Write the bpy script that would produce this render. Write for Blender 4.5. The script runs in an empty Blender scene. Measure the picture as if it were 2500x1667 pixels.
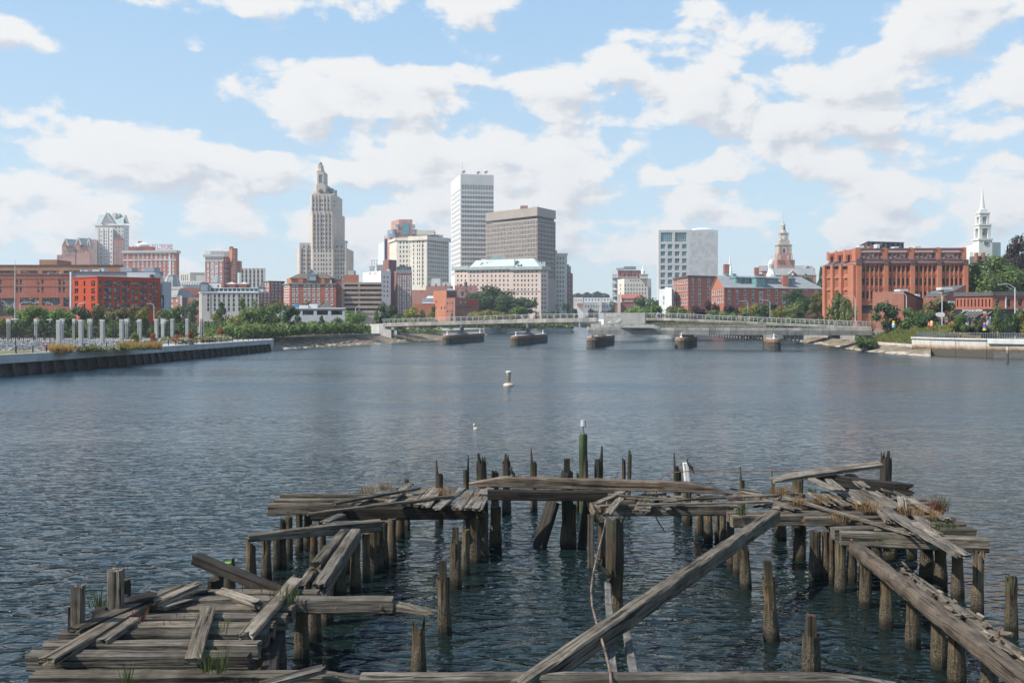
import bpy, math, random
from mathutils import Vector, Matrix, noise as mnoise
R = math.radians
random.seed(7)
scene = bpy.context.scene
COL = scene.collection
# ---------------------------------------------------------------- camera
F, CX, HZ, H = 2300.0, 1250.0, 778.0, 8.0      # focal length / centre / horizon in photo pixels, eye height in m
cam = bpy.data.cameras.new('camera'); camo = bpy.data.objects.new('camera', cam); COL.objects.link(camo)
cam.sensor_width = 36; cam.lens = 36 * F / 2500; cam.shift_y = -(833.5 - HZ) / 2500
cam.clip_start = 0.5; cam.clip_end = 20000
camo.location = (0, 0, H); camo.rotation_euler = (R(90), 0, 0)
scene.camera = camo
# ---------------------------------------------------------------- sun, sky, exposure
SUN_EL, SUN_AZ = 45.0, 252.0                    # azimuth clockwise from +Y: behind the camera, to the left
sd = Vector((math.sin(R(SUN_AZ)) * math.cos(R(SUN_EL)), math.cos(R(SUN_AZ)) * math.cos(R(SUN_EL)), math.sin(R(SUN_EL))))
sl = bpy.data.lights.new('sun', 'SUN'); sl.energy = 4.6; sl.angle = R(0.6); sl.color = (1.0, 0.95, 0.87)
so = bpy.data.objects.new('sun', sl); COL.objects.link(so)
so.rotation_euler = (-sd).to_track_quat('-Z', 'Y').to_euler(); so.location = (-40, -30, 60)
scene.view_settings.view_transform = 'Standard'; scene.view_settings.look = 'None'
scene.view_settings.exposure = 0.5; scene.view_settings.gamma = 1; scene.view_settings.use_curve_mapping = False
scene.cycles.max_bounces = 6; scene.cycles.diffuse_bounces = 2; scene.cycles.glossy_bounces = 3
scene.cycles.transparent_max_bounces = 8; scene.cycles.sample_clamp_direct = 5; scene.cycles.sample_clamp_indirect = 4; scene.cycles.caustics_reflective = False; scene.cycles.caustics_refractive = False

class NT:
    """small helper to write node trees"""
    def __init__(s, tree): s.t = tree; s.n = tree.nodes; s.l = tree.links
    def node(s, typ, **kw):
        n = s.n.new(typ)
        for k, v in kw.items(): setattr(n, k, v)
        return n
    def put(s, sock, v):
        if hasattr(v, 'is_output') or isinstance(v, bpy.types.NodeSocket): s.l.new(v, sock)
        elif v is not None: sock.default_value = v
    def math(s, op, a, b=None, c=None, clamp=False):
        n = s.node('ShaderNodeMath', operation=op, use_clamp=clamp)
        s.put(n.inputs[0], a)
        if b is not None: s.put(n.inputs[1], b)
        if c is not None: s.put(n.inputs[2], c)
        return n.outputs[0]
    def vmath(s, op, a, b=None):
        n = s.node('ShaderNodeVectorMath', operation=op); s.put(n.inputs[0], a)
        if b is not None: s.put(n.inputs[1], b)
        return n.outputs[1] if op in ('LENGTH', 'DOT_PRODUCT') else n.outputs[0]
    def noise(s, vec, scale, detail=4, rough=0.5, dist=0.0):
        n = s.node('ShaderNodeTexNoise'); s.put(n.inputs['Vector'], vec)
        n.inputs['Scale'].default_value = scale; n.inputs['Detail'].default_value = detail
        n.inputs['Roughness'].default_value = rough; n.inputs['Distortion'].default_value = dist
        return n.outputs['Fac']
    def mapr(s, v, a, b, c=0.0, d=1.0, smooth=False):
        n = s.node('ShaderNodeMapRange'); n.clamp = True
        if smooth: n.interpolation_type = 'SMOOTHSTEP'
        s.put(n.inputs[0], v)
        for i, x in enumerate((a, b, c, d)): s.put(n.inputs[i + 1], x)
        return n.outputs[0]
    def mix(s, f, a, b, mode='MIX'):
        n = s.node('ShaderNodeMix', data_type='RGBA', blend_type=mode)
        s.put(n.inputs[0], f)
        for k, x in ((6, a), (7, b)):
            s.put(n.inputs[k], (*x, 1) if isinstance(x, tuple) and len(x) == 3 else x)
        return n.outputs[2]
    def mapping(s, vec, scale):
        n = s.node('ShaderNodeMapping'); s.put(n.inputs[0], vec); n.inputs[3].default_value = scale
        return n.outputs[0]

def make_world():
    w = bpy.data.worlds.new('World'); scene.world = w; w.use_nodes = True
    t = NT(w.node_tree); w.node_tree.nodes.clear()
    # --- node group: cloud density for a direction
    g = bpy.data.node_groups.new('cloud_density', 'ShaderNodeTree')
    g.interface.new_socket('dir', in_out='INPUT', socket_type='NodeSocketVector')
    g.interface.new_socket('density', in_out='OUTPUT', socket_type='NodeSocketFloat')
    k = NT(g); gi = k.node('NodeGroupInput'); go = k.node('NodeGroupOutput')
    sep = k.node('ShaderNodeSeparateXYZ'); k.l.new(gi.outputs[0], sep.inputs[0])
    az = k.math('ARCTAN2', sep.outputs[0], sep.outputs[1]); el = k.math('ARCSINE', sep.outputs[2])
    den = k.math('ADD', k.math('MAXIMUM', sep.outputs[2], 0.0), 0.16)
    px = k.math('DIVIDE', sep.outputs[0], den); py = k.math('DIVIDE', sep.outputs[1], den)
    cb = k.node('ShaderNodeCombineXYZ'); k.put(cb.inputs[0], px); k.put(cb.inputs[1], py); cb.inputs[2].default_value = 3.3
    ca = k.node('ShaderNodeCombineXYZ'); k.put(ca.inputs[0], az); k.put(ca.inputs[1], k.math('MULTIPLY', el, 1.7)); ca.inputs[2].default_value = 1.7
    n1 = k.noise(cb.outputs[0], 1.1, 3, 0.5)
    n2 = k.noise(ca.outputs[0], 13.0, 10, 0.55, 0.15)
    n3 = k.noise(ca.outputs[0], 3.4, 3, 0.5)
    # cloud groups seen in the photograph: photo x, y, half width, half height, weight
    blobs = [(900, 40, 420, 70, .85), (600, 15, 330, 40, .9), (900, 225, 310, 85, 1.0), (1090, 250, 250, 55, .75), (30, 85, 75, 50, .7), (50, 255, 70, 60, .62), (170, 235, 100, 40, .6),
             (290, 322, 180, 35, .75), (420, 100, 90, 50, .6), (500, 410, 440, 60, .95), (150, 485, 340, 95, .92), (1060, 345, 330, 75, .92), (640, 560, 560, 90, .85), (560, 520, 190, 45, .7), (1270, 420, 340, 120, .95),
             (1510, 225, 300, 80, 1.0), (1270, 100, 180, 60, .7), (1560, 110, 330, 65, .75), (2000, 80, 600, 110, .75), (2330, 130, 330, 120, .85), (2060, 240, 340, 110, 1.0), (2340, 260, 250, 90, .8),
             (1980, 390, 320, 60, .9), (2200, 430, 260, 60, .85), (1720, 515, 280, 60, .92), (2320, 510, 250, 80, .95), (1950, 600, 520, 60, .75), (1500, 610, 300, 70, .75), (1350, 540, 240, 80, .75), (200, 610, 420, 70, .75), (1050, 640, 1500, 45, .62)]
    tot = 0.0
    for bx, by, rx, ry, wt in blobs:
        a0 = math.atan((bx - CX) / F); e0 = math.atan((HZ - by) / F * math.cos(a0))
        da = k.math('MULTIPLY', k.math('SUBTRACT', az, a0), F / rx * 0.85)
        de = k.math('MULTIPLY', k.math('SUBTRACT', el, e0), F / ry * 0.95)
        d2 = k.math('ADD', k.math('MULTIPLY', da, da), k.math('MULTIPLY', de, de))
        tot = k.math('MAXIMUM', tot, k.math('MULTIPLY', k.math('POWER', 2.718, k.math('MULTIPLY', k.math('MULTIPLY', d2, d2), -0.55)), wt))
    tot = k.math('MINIMUM', tot, 1.25)
    # elsewhere in the sky the same broken cumulus goes on
    ahead = k.mapr(k.math('ABSOLUTE', az), 0.56, 0.9); high = k.mapr(el, 0.35, 0.6)
    out = k.math('MAXIMUM', ahead, high)
    gen = k.mapr(n1, 0.50, 0.80, 0.0, 0.9)
    base = k.math('ADD', k.math('MULTIPLY', tot, k.math('SUBTRACT', 1.0, out)), k.math('MULTIPLY', gen, out))
    dd = k.math('ADD', k.math('MULTIPLY_ADD', base, 1.0, -0.34), k.math('MULTIPLY', k.math('SUBTRACT', n2, 0.5), 2.15))
    dd = k.math('ADD', dd, k.math('MULTIPLY', k.math('SUBTRACT', n3, 0.5), 0.6))
    k.put(go.inputs[0], dd)
    # --- world
    tc = t.node('ShaderNodeTexCoord'); d = tc.outputs['Generated']
    sky = t.node('ShaderNodeTexSky', sky_type='NISHITA'); sky.sun_disc = False
    sky.sun_elevation = R(SUN_EL); sky.sun_rotation = R(SUN_AZ); sky.air_density = 1.0; sky.dust_density = 0.6; sky.ozone_density = 1.4
    g1 = t.node('ShaderNodeGroup'); g1.node_tree = g; t.l.new(d, g1.inputs[0])
    g2 = t.node('ShaderNodeGroup'); g2.node_tree = g
    t.put(g2.inputs[0], t.vmath('NORMALIZE', t.vmath('ADD', d, (-0.012, 0.0, 0.018))))
    sp = t.node('ShaderNodeSeparateXYZ'); t.l.new(d, sp.inputs[0])
    cov = t.mapr(g1.outputs[0], 0.27, 0.52, 0, 1, True)
    shade = t.math('ADD', t.mapr(t.math('SUBTRACT', g2.outputs[0], g1.outputs[0]), -0.04, 0.34, 0.0, 0.8, True), t.mapr(g2.outputs[0], 0.45, 1.2, 0.0, 0.3))
    ccol = t.mix(shade, (7.25, 7.25, 7.2), (5.0, 5.3, 5.8))
    zz = sp.outputs[2]
    air = t.mix(t.mapr(zz, 0.0, 0.32), (5.5, 6.8, 7.5), (3.45, 5.45, 7.75)); air = t.mix(t.mapr(zz, 0.36, 0.8), air, (1.6, 3.2, 6.3))
    hz = t.mix(0.75, t.mix(1.0, sky.outputs[0], (1.3, 1.25, 1.15), 'MULTIPLY'), air)
    fin = t.mix(t.math('MULTIPLY', cov, t.mapr(sp.outputs[2], -0.01, 0.05, 0.75, 0.97)), hz, ccol)
    w.cycles.sampling_method = 'MANUAL'; w.cycles.sample_map_resolution = 256
    bg = t.node('ShaderNodeBackground'); t.put(bg.inputs[0], fin); bg.inputs[1].default_value = 0.09
    wo = t.node('ShaderNodeOutputWorld'); t.l.new(bg.outputs[0], wo.inputs[0])
make_world()

# ---------------------------------------------------------------- placing helpers
def V2(px, Y): return Vector(((px - CX) / F * Y, Y))
def Zp(py, Y): return H - (py - HZ) / F * Y
def P(px, py, Y): return Vector(((px - CX) / F * Y, Y, H - (py - HZ) / F * Y))
def T(px, py, z=0.0):                                     # the point of the level z seen at a photo pixel
    Y = (H - z) * F / (py - HZ); return Vector(((px - CX) / F * Y, Y, z))
def tag(o, label=None, cat=None, group=None, kind=None):
    if label: o['label'] = label
    if cat: o['category'] = cat
    if group: o['group'] = group
    if kind: o['kind'] = kind
    return o
def thing(name, label, cat, loc, group=None, rz=0.0):
    o = bpy.data.objects.new(name, None); COL.objects.link(o); o.location = loc; o.rotation_euler = (0, 0, rz)
    o.empty_display_size = 0.5
    return tag(o, label, cat, group)
def root_of(o):
    while o.parent: o = o.parent
    return o
def raw_mesh(name, V, Fc, mats, mi=None, smooth=False):
    me = bpy.data.meshes.new(name); me.from_pydata([tuple(v) for v in V], [], Fc)
    for m in (mats if isinstance(mats, (list, tuple)) else [mats]): me.materials.append(m)
    if mi: me.polygons.foreach_set('material_index', mi)
    if smooth: me.polygons.foreach_set('use_smooth', [True] * len(me.polygons))
    me.update(); return me
def link(name, me, parent=None, mat4=None):
    """link a mesh object; mat4 is its world matrix (identity when None)"""
    o = bpy.data.objects.new(name, me); COL.objects.link(o)
    W = mat4 or Matrix.Identity(4)
    if parent:
        o.parent = parent; o.matrix_local = Matrix.Translation(-root_of(parent).location) @ W if parent.parent is None else W
    else: o.matrix_local = W
    return o
class MB:
    """collects shapes (in world coordinates) for ONE mesh object"""
    def __init__(s): s.v = []; s.f = []; s.m = []
    def add(s, V, Fc, m=0):
        o = len(s.v); s.v += [tuple(v) for v in V]; s.f += [tuple(i + o for i in f) for f in Fc]; s.m += [m] * len(Fc); return s
    def hexa(s, c, m=0): return s.add(c, [(0, 3, 2, 1), (4, 5, 6, 7), (0, 1, 5, 4), (1, 2, 6, 5), (2, 3, 7, 6), (3, 0, 4, 7)], m)
    def box(s, x0, x1, y0, y1, z0, z1, m=0):
        return s.hexa([(x0, y0, z0), (x1, y0, z0), (x1, y1, z0), (x0, y1, z0), (x0, y0, z1), (x1, y0, z1), (x1, y1, z1), (x0, y1, z1)], m)
    def prism(s, poly, z0, z1, m=0, mt=None):
        n = len(poly); V = [(p[0], p[1], z0) for p in poly] + [(p[0], p[1], z1) for p in poly]
        s.add(V, [(i, (i + 1) % n, n + (i + 1) % n, n + i) for i in range(n)], m)
        o = len(s.v) - 2 * n; s.f += [tuple(o + n + i for i in range(n)), tuple(o + n - 1 - i for i in range(n))]; s.m += [m if mt is None else mt] * 2; return s
    def bar(s, A, B, w, h, m=0, up=Vector((0, 0, 1))):
        A = Vector(A); B = Vector(B); d = (B - A).normalized(); sd_ = d.cross(up)
        sd_ = sd_.normalized() if sd_.length > 1e-4 else Vector((1, 0, 0)); u = sd_.cross(d).normalized()
        a, b = sd_ * w / 2, u * h / 2
        return s.hexa([A - a - b, A + a - b, B + a - b, B - a - b, A - a + b, A + a + b, B + a + b, B - a + b], m)
    def tube(s, A, B, r0, r1=None, n=8, m=0):
        A = Vector(A); B = Vector(B); r1 = r0 if r1 is None else r1; d = (B - A).normalized()
        x = d.orthogonal().normalized(); y = d.cross(x); V = []
        for c, r in ((A, r0), (B, r1)): V += [c + (x * math.cos(2 * math.pi * i / n) + y * math.sin(2 * math.pi * i / n)) * r for i in range(n)]
        return s.add(V, [(i, (i + 1) % n, n + (i + 1) % n, n + i) for i in range(n)] + [tuple(range(n - 1, -1, -1)), tuple(range(n, 2 * n))], m)
    def path(s, pts, r, n=6, m=0):
        for a, b in zip(pts[:-1], pts[1:]): s.tube(a, b, r, r, n, m)
        return s
    def lathe(s, c, prof, n=12, m=0, sx=1.0, sy=1.0, rot=0.0):
        V = []; k = len(prof)
        for r, z in prof: V += [(c[0] + math.cos(rot + 2 * math.pi * i / n) * r * sx, c[1] + math.sin(rot + 2 * math.pi * i / n) * r * sy, c[2] + z) for i in range(n)]
        Fc = [(j * n + i, j * n + (i + 1) % n, (j + 1) * n + (i + 1) % n, (j + 1) * n + i) for j in range(k - 1) for i in range(n)]
        return s.add(V, Fc + [tuple(range(n - 1, -1, -1)), tuple(range((k - 1) * n, k * n))], m)
    def build(s, name, mats, parent=None, smooth=False):
        return link(name, raw_mesh(name, s.v, s.f, mats, s.m, smooth), parent)

# ---------------------------------------------------------------- materials
MATS = {}
def mat(name, col, rough=0.8, var=0.12, scale=0.6, bump=0.0, metal=0.0, spec=0.4, streak=0.0, rnd=0.0):
    """plain surface with grain and weathering: colour varies with noise, streaks run down, rnd = difference from piece to piece"""
    if name in MATS: return MATS[name]
    m = bpy.data.materials.new(name); m.use_nodes = True; MATS[name] = m
    t = NT(m.node_tree); b = m.node_tree.nodes['Principled BSDF']
    tc = t.node('ShaderNodeTexCoord'); co = tc.outputs['Object']
    n = t.noise(co, scale, 6, 0.6)
    dk = tuple(c * (1 - var * 1.6) for c in col); lt = tuple(min(1, c * (1 + var * 1.4)) for c in col)
    c = t.mix(t.mapr(n, 0.3, 0.7), dk, lt)
    if streak:
        st = t.noise(t.mapping(co, (1, 1, 0.08)), scale * 3, 4, 0.6)
        c = t.mix(t.mapr(st, 0.5, 0.75, 0, streak), c, tuple(x * 0.55 for x in col))
    if rnd:
        oi = t.node('ShaderNodeObjectInfo')
        v = t.mapr(oi.outputs['Random'], 0, 1, 1 - rnd, 1 + rnd)
        vm = t.node('ShaderNodeCombineXYZ'); [t.put(vm.inputs[i], v) for i in range(3)]
        c = t.mix(1.0, c, vm.outputs[0], 'MULTIPLY')
    t.put(b.inputs['Base Color'], c); b.inputs['Roughness'].default_value = rough; b.inputs['Metallic'].default_value = metal
    b.inputs['Specular IOR Level'].default_value = spec
    if bump:
        bp = t.node('ShaderNodeBump'); bp.inputs['Strength'].default_value = bump; t.put(bp.inputs['Height'], t.noise(co, scale * 8, 5, 0.65))
        t.l.new(bp.outputs[0], b.inputs['Normal'])
    return m
def brick(name, col, mortar=(0.35, 0.3, 0.27), var=0.14, course=0.075):
    if name in MATS: return MATS[name]
    m = bpy.data.materials.new(name); m.use_nodes = True; MATS[name] = m
    t = NT(m.node_tree); b = m.node_tree.nodes['Principled BSDF']
    tc = t.node('ShaderNodeTexCoord'); co = tc.outputs['Object']
    n = t.noise(co, 0.18, 5, 0.65); n2 = t.noise(t.mapping(co, (2.2, 2.2, 9.0)), 1.6, 3, 0.7)
    c = t.mix(t.mapr(n, 0.3, 0.7), tuple(x * (1 - var) for x in col), tuple(x * (1 + var) for x in col))
    c = t.mix(t.mapr(n2, 0.35, 0.7, 0, 0.45), c, tuple(x * 0.68 for x in col))
    st = t.noise(t.mapping(co, (1, 1, 0.07)), 0.9, 4, 0.6)
    c = t.mix(t.mapr(st, 0.52, 0.8, 0, 0.3), c, mortar)
    t.put(b.inputs['Base Color'], c); b.inputs['Roughness'].default_value = 0.9; b.inputs['Specular IOR Level'].default_value = 0.25
    return m
def glassy(name, col, rough=0.12, spec=0.5, blind=0.25, bcol=(0.35, 0.33, 0.3)):
    if name in MATS: return MATS[name]
    m = bpy.data.materials.new(name); m.use_nodes = True; MATS[name] = m
    t = NT(m.node_tree); b = m.node_tree.nodes['Principled BSDF']
    oi = t.node('ShaderNodeObjectInfo'); tc = t.node('ShaderNodeTexCoord')
    n = t.noise(tc.outputs['Object'], 0.35, 2, 0.5)
    r = t.math('FRACT', t.math('ADD', t.math('MULTIPLY', oi.outputs['Random'], 7.31), t.math('MULTIPLY', n, 0.9)))
    c = t.mix(r, tuple(x * 0.55 for x in col), tuple(x * 1.5 for x in col))
    c = t.mix(t.math('GREATER_THAN', t.math('FRACT', t.math('MULTIPLY', r, 3.7)), 1 - blind), c, bcol)
    t.put(b.inputs['Base Color'], c); b.inputs['Roughness'].default_value = rough; b.inputs['Specular IOR Level'].default_value = spec
    return m
def wood(name, light, dark, axis='X', moss=0.15, crack=1.0, tidal=False):
    if name in MATS: return MATS[name]
    m = bpy.data.materials.new(name); m.use_nodes = True; MATS[name] = m
    t = NT(m.node_tree); b = m.node_tree.nodes['Principled BSDF']
    tc = t.node('ShaderNodeTexCoord'); oi = t.node('ShaderNodeObjectInfo'); geo = t.node('ShaderNodeNewGeometry')
    off = t.node('ShaderNodeCombineXYZ'); [t.put(off.inputs[i], t.math('MULTIPLY', oi.outputs['Random'], q)) for i, q in enumerate((37.0, 51.0, 23.0))]
    co = t.vmath('ADD', tc.outputs['Object'], off.outputs[0])
    s1 = {'X': (0.35, 9, 9), 'Z': (9, 9, 0.35)}[axis]; s2 = {'X': (0.9, 34, 34), 'Z': (34, 34, 0.9)}[axis]; s3 = {'X': (1.2, 5, 5), 'Z': (5, 5, 1.2)}[axis]
    g1 = t.noise(t.mapping(co, s1), 1.0, 5, 0.62, 0.4); g2 = t.noise(t.mapping(co, s2), 1.0, 3, 0.6); g3 = t.noise(t.mapping(co, s3), 0.5, 4, 0.6)
    big = t.noise(co, 0.9, 4, 0.6)
    s4 = {'X': (0.55, 20, 20), 'Z': (20, 20, 0.55)}[axis]
    g4 = t.noise(t.mapping(co, s4), 1.0, 4, 0.65, 0.8); wave = t.noise(t.mapping(co, {'X': (2.5, 2.5, 2.5), 'Z': (2.5, 2.5, 2.5)}[axis]), 1.0, 5, 0.7)
    c = t.mix(t.mapr(g1, 0.34, 0.66), dark, light)
    c = t.mix(t.mapr(g2, 0.40, 0.62, 0, 0.75), tuple(x * 1.3 for x in light), c)
    c = t.mix(t.mapr(big, 0.42, 0.66, 0, 0.7), c, tuple(x * 0.7 for x in dark))
    c = t.mix(t.mapr(wave, 0.50, 0.68, 0, 0.5), c, tuple(a * b for a, b in zip(dark, (1.15, 0.95, 0.75))))
    ck = t.math('MULTIPLY', t.math('MAXIMUM', t.mapr(g1, 0.36, 0.42, 1, 0, True), t.mapr(g4, 0.34, 0.41, 1, 0, True)), crack)          # open seasoning cracks along the grain
    c = t.mix(t.math('MULTIPLY', ck, 0.85), c, (0.010, 0.008, 0.007))
    c = t.mix(t.mapr(g3, 0.54, 0.70, 0, moss), c, (0.055, 0.062, 0.022))
    v = t.mapr(oi.outputs['Random'], 0, 1, 0.72, 1.22)
    vm = t.node('ShaderNodeCombineXYZ'); [t.put(vm.inputs[i], v) for i in range(3)]
    c = t.mix(1.0, c, vm.outputs[0], 'MULTIPLY')
    c = t.mix(t.math('MULTIPLY', t.math('FRACT', t.math('MULTIPLY', oi.outputs['Random'], 13.7)), 0.4), c, t.mix(1.0, c, (1.12, 0.92, 0.68), 'MULTIPLY'))
    hgt = t.math('ADD', t.math('MULTIPLY', g1, 0.7), t.math('MULTIPLY', g2, 0.35))
    if tidal:      # barnacles, weed and a wet foot on what the tide reaches
        sp = t.node('ShaderNodeSeparateXYZ'); t.l.new(geo.outputs['Position'], sp.inputs[0]); z = sp.outputs[2]
        wob = t.math('ADD', z, t.math('MULTIPLY', t.math('SUBTRACT', t.noise(co, 2.2, 3), 0.5), 0.5))
        bar_ = t.noise(co, 26, 3, 0.7)
        bc = t.mix(t.mapr(bar_, 0.42, 0.62), (0.04, 0.034, 0.023), (0.155, 0.13, 0.09))
        c = t.mix(t.mapr(wob, 0.95, 0.55, 0, 0.9), c, bc)
        c = t.mix(t.mapr(wob, 0.28, 0.10, 0, 0.9), c, (0.018, 0.017, 0.012))
        c = t.mix(t.math('MULTIPLY', t.mapr(wob, 0.75, 1.1), t.mapr(g3, 0.5, 0.66, 0, 0.55)), c, (0.20, 0.12, 0.05))
        c = t.mix(t.math('MULTIPLY', t.mapr(wob, 1.05, 1.5), t.mapr(t.noise(co, 1.4, 4), 0.46, 0.64, 0, 0.8)), c, (0.045, 0.075, 0.022))
        c = t.mix(t.mapr(wob, 1.0, 1.9, 0, 0.8), c, (0.034, 0.030, 0.025))
        hgt = t.math('ADD', hgt, t.math('MULTIPLY', t.mapr(wob, 0.95, 0.55, 0, 0.8), bar_))
    t.put(b.inputs['Base Color'], c); b.inputs['Roughness'].default_value = 0.88; b.inputs['Specular IOR Level'].default_value = 0.2
    bp = t.node('ShaderNodeBump'); bp.inputs['Strength'].default_value = 1.0; bp.inputs['Distance'].default_value = 0.05
    t.put(bp.inputs['Height'], t.math('SUBTRACT', hgt, t.math('MULTIPLY', ck, 0.5))); t.l.new(bp.outputs[0], b.inputs['Normal'])
    return m
def leafy(name, col, var=0.45, trans=0.38):
    if name in MATS: return MATS[name]
    m = bpy.data.materials.new(name); m.use_nodes = True; MATS[name] = m
    t = NT(m.node_tree); b = m.node_tree.nodes['Principled BSDF']
    geo = t.node('ShaderNodeNewGeometry'); oi = t.node('ShaderNodeObjectInfo'); tc = t.node('ShaderNodeTexCoord')
    c = t.mix(geo.outputs['Random Per Island'], tuple(x * (1 - var) for x in col), tuple(x * (1 + var) for x in col))
    n = t.noise(tc.outputs['Object'], 0.5, 2)
    c = t.mix(t.mapr(n, 0.35, 0.7, 0, 0.5), c, (col[0] * 1.5, col[1] * 1.15, col[2] * 0.8))
    v = t.mapr(oi.outputs['Random'], 0, 1, 0.85, 1.15); vm = t.node('ShaderNodeCombineXYZ'); [t.put(vm.inputs[i], v) for i in range(3)]
    c = t.mix(1.0, c, vm.outputs[0], 'MULTIPLY')
    t.put(b.inputs['Base Color'], c); b.inputs['Roughness'].default_value = 0.6; b.inputs['Specular IOR Level'].default_value = 0.25
    tr = t.node('ShaderNodeBsdfTranslucent'); t.put(tr.inputs[0], c); mx = t.node('ShaderNodeMixShader'); mx.inputs[0].default_value = trans
    t.l.new(b.outputs[0], mx.inputs[1]); t.l.new(tr.outputs[0], mx.inputs[2]); t.l.new(mx.outputs[0], m.node_tree.nodes['Material Output'].inputs[0])
    return m
def water_mat():
    m = bpy.data.materials.new('river_water'); m.use_nodes = True
    t = NT(m.node_tree); b = m.node_tree.nodes['Principled BSDF']
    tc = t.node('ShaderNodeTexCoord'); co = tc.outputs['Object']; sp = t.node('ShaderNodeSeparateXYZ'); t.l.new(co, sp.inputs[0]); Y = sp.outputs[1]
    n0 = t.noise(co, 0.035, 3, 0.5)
    t.put(b.inputs['Base Color'], t.mix(t.mapr(t.math('ADD', Y, t.math('MULTIPLY', n0, 16.0)), 34, 84), (0.007, 0.014, 0.013), (0.013, 0.034, 0.046)))  # sky's blue reflection put into the far base colour, pier shade into the near
    # the sheltered water by the old pier is glassy between the ripples, the open river is broken up by fine chop
    slick = t.noise(t.mapping(co, (0.25, 1, 1)), 0.05, 5, 0.65)
    t.put(b.inputs['Roughness'], t.math('MULTIPLY', t.mapr(Y, 26, 90, 0.025, 0.25), t.mapr(slick, 0.35, 0.62, 1.2, 0.5))); b.inputs['IOR'].default_value = 1.333
    gust = t.mapr(t.noise(t.mapping(co, (0.4, 1, 1)), 0.035, 4, 0.6), 0.35, 0.65, 0.65, 1.25)
    w1 = t.noise(t.mapping(co, (0.6, 1.2, 1)), 1.9, 1, 0.5, 0.9)
    w2 = t.noise(t.mapping(co, (0.7, 1.1, 1)), 4.6, 2, 0.5, 0.5)
    w3 = t.noise(t.mapping(co, (0.7, 1.0, 1)), 0.27, 2, 0.5)
    rid = t.math('SUBTRACT', 1.0, t.math('ABSOLUTE', t.math('SUBTRACT', t.math('MULTIPLY', w1, 2.0), 1.0)))
    h = t.math('ADD', t.math('MULTIPLY', w1, 0.20), t.math('MULTIPLY', w2, 0.03))
    h = t.math('ADD', h, t.math('MULTIPLY', rid, 0.05))
    h = t.math('ADD', t.math('MULTIPLY', h, gust), t.math('MULTIPLY', w3, 0.25))
    bp = t.node('ShaderNodeBump'); bp.inputs['Strength'].default_value = 1.0; bp.inputs['Distance'].default_value = 1.0
    t.put(bp.inputs['Height'], t.math('MULTIPLY', h, t.mapr(Y, 26, 62, 1.0, 0.42))); t.l.new(bp.outputs[0], b.inputs['Normal'])
    return m
CONC = mat('concrete', (0.40, 0.39, 0.37), 0.85, 0.12, 0.5, 0.15, streak=0.35)
CONCD = mat('dark_concrete', (0.045, 0.043, 0.038), 0.7, 0.3, 0.9, 0.3)
CONCL = mat('pale_concrete', (0.55, 0.535, 0.50), 0.85, 0.1, 0.5, 0.1, streak=0.25)
STEELG = mat('grey_metal', (0.28, 0.29, 0.30), 0.45, 0.1, 2.0, metal=0.6)
DARKM = mat('black_metal', (0.02, 0.02, 0.022), 0.5, 0.1, 2.0)
WHITEP = mat('white_paint', (0.78, 0.77, 0.74), 0.6, 0.06, 1.0, streak=0.15)

# ---------------------------------------------------------------- water and ground
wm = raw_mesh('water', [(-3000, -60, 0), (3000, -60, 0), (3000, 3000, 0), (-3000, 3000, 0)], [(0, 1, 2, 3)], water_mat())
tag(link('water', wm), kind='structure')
LEFT_SHORE = [(-150, 118), (-72.5, 128), (-70.2, 139.5), (-67.0, 166), (-60.5, 233), (-66, 262), (-50, 312), (-40, 360), (-15, 472), (12, 700), (38, 1050)]
RIGHT_SHORE = [(62, 1050), (74, 720), (80, 540), (90, 450), (106, 335), (104, 275), (101.5, 248), (101, 232), (99, 217), (96, 205), (99.5, 197), (112, 187), (152, 152)]
GRASSM = mat('park_grass', (0.10, 0.105, 0.035), 0.95, 0.4, 0.35, 0.3)
DIRTM = mat('gravel_ground', (0.30, 0.285, 0.26), 0.95, 0.2, 0.5, 0.3)
def ground():
    b = MB()
    b.prism([(-3500, 118)] + LEFT_SHORE + [(38, 6000), (-3500, 6000)], -3, 2.85, 0)
    b.prism([(62, 6000)] + RIGHT_SHORE + [(3500, 140), (3500, 6000)], -3, 3.6, 0)
    b.prism([(38, 1050), (62, 1050), (62, 6000), (38, 6000)], -3, 2.5, 0)
    return tag(b.build('ground', [DIRTM]), kind='structure')
ground()
# ================================================================= the ruined pier in the foreground
W_GREY = wood('weathered_timber', (0.15, 0.132, 0.106), (0.045, 0.038, 0.030), 'X', 0.4)
W_PALE = wood('silvered_plank', (0.20, 0.178, 0.148), (0.075, 0.064, 0.052), 'X', 0.15)
W_DARK = wood('dark_creosoted_timber', (0.042, 0.036, 0.03), (0.013, 0.012, 0.010), 'X', 0.2, 0.6)
W_BROWN = wood('brown_timber', (0.15, 0.118, 0.09), (0.06, 0.047, 0.036), 'X', 0.1)
W_POST = wood('weathered_post', (0.15, 0.13, 0.107), (0.055, 0.046, 0.038), 'Z', 0.35)
W_DPOST = wood('dark_post', (0.075, 0.066, 0.056), (0.025, 0.022, 0.019), 'Z', 0.3, 0.6)
W_PILE = wood('tidal_pile', (0.15, 0.112, 0.07), (0.036, 0.028, 0.019), 'Z', 0.45, 1.0, True)
W_DPILE = wood('dark_tidal_pile', (0.06, 0.049, 0.035), (0.02, 0.017, 0.013), 'Z', 0.4, 0.8, True)
RUST = mat('rusty_iron', (0.17, 0.075, 0.04), 0.9, 0.3, 6.0, 0.2)

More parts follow.
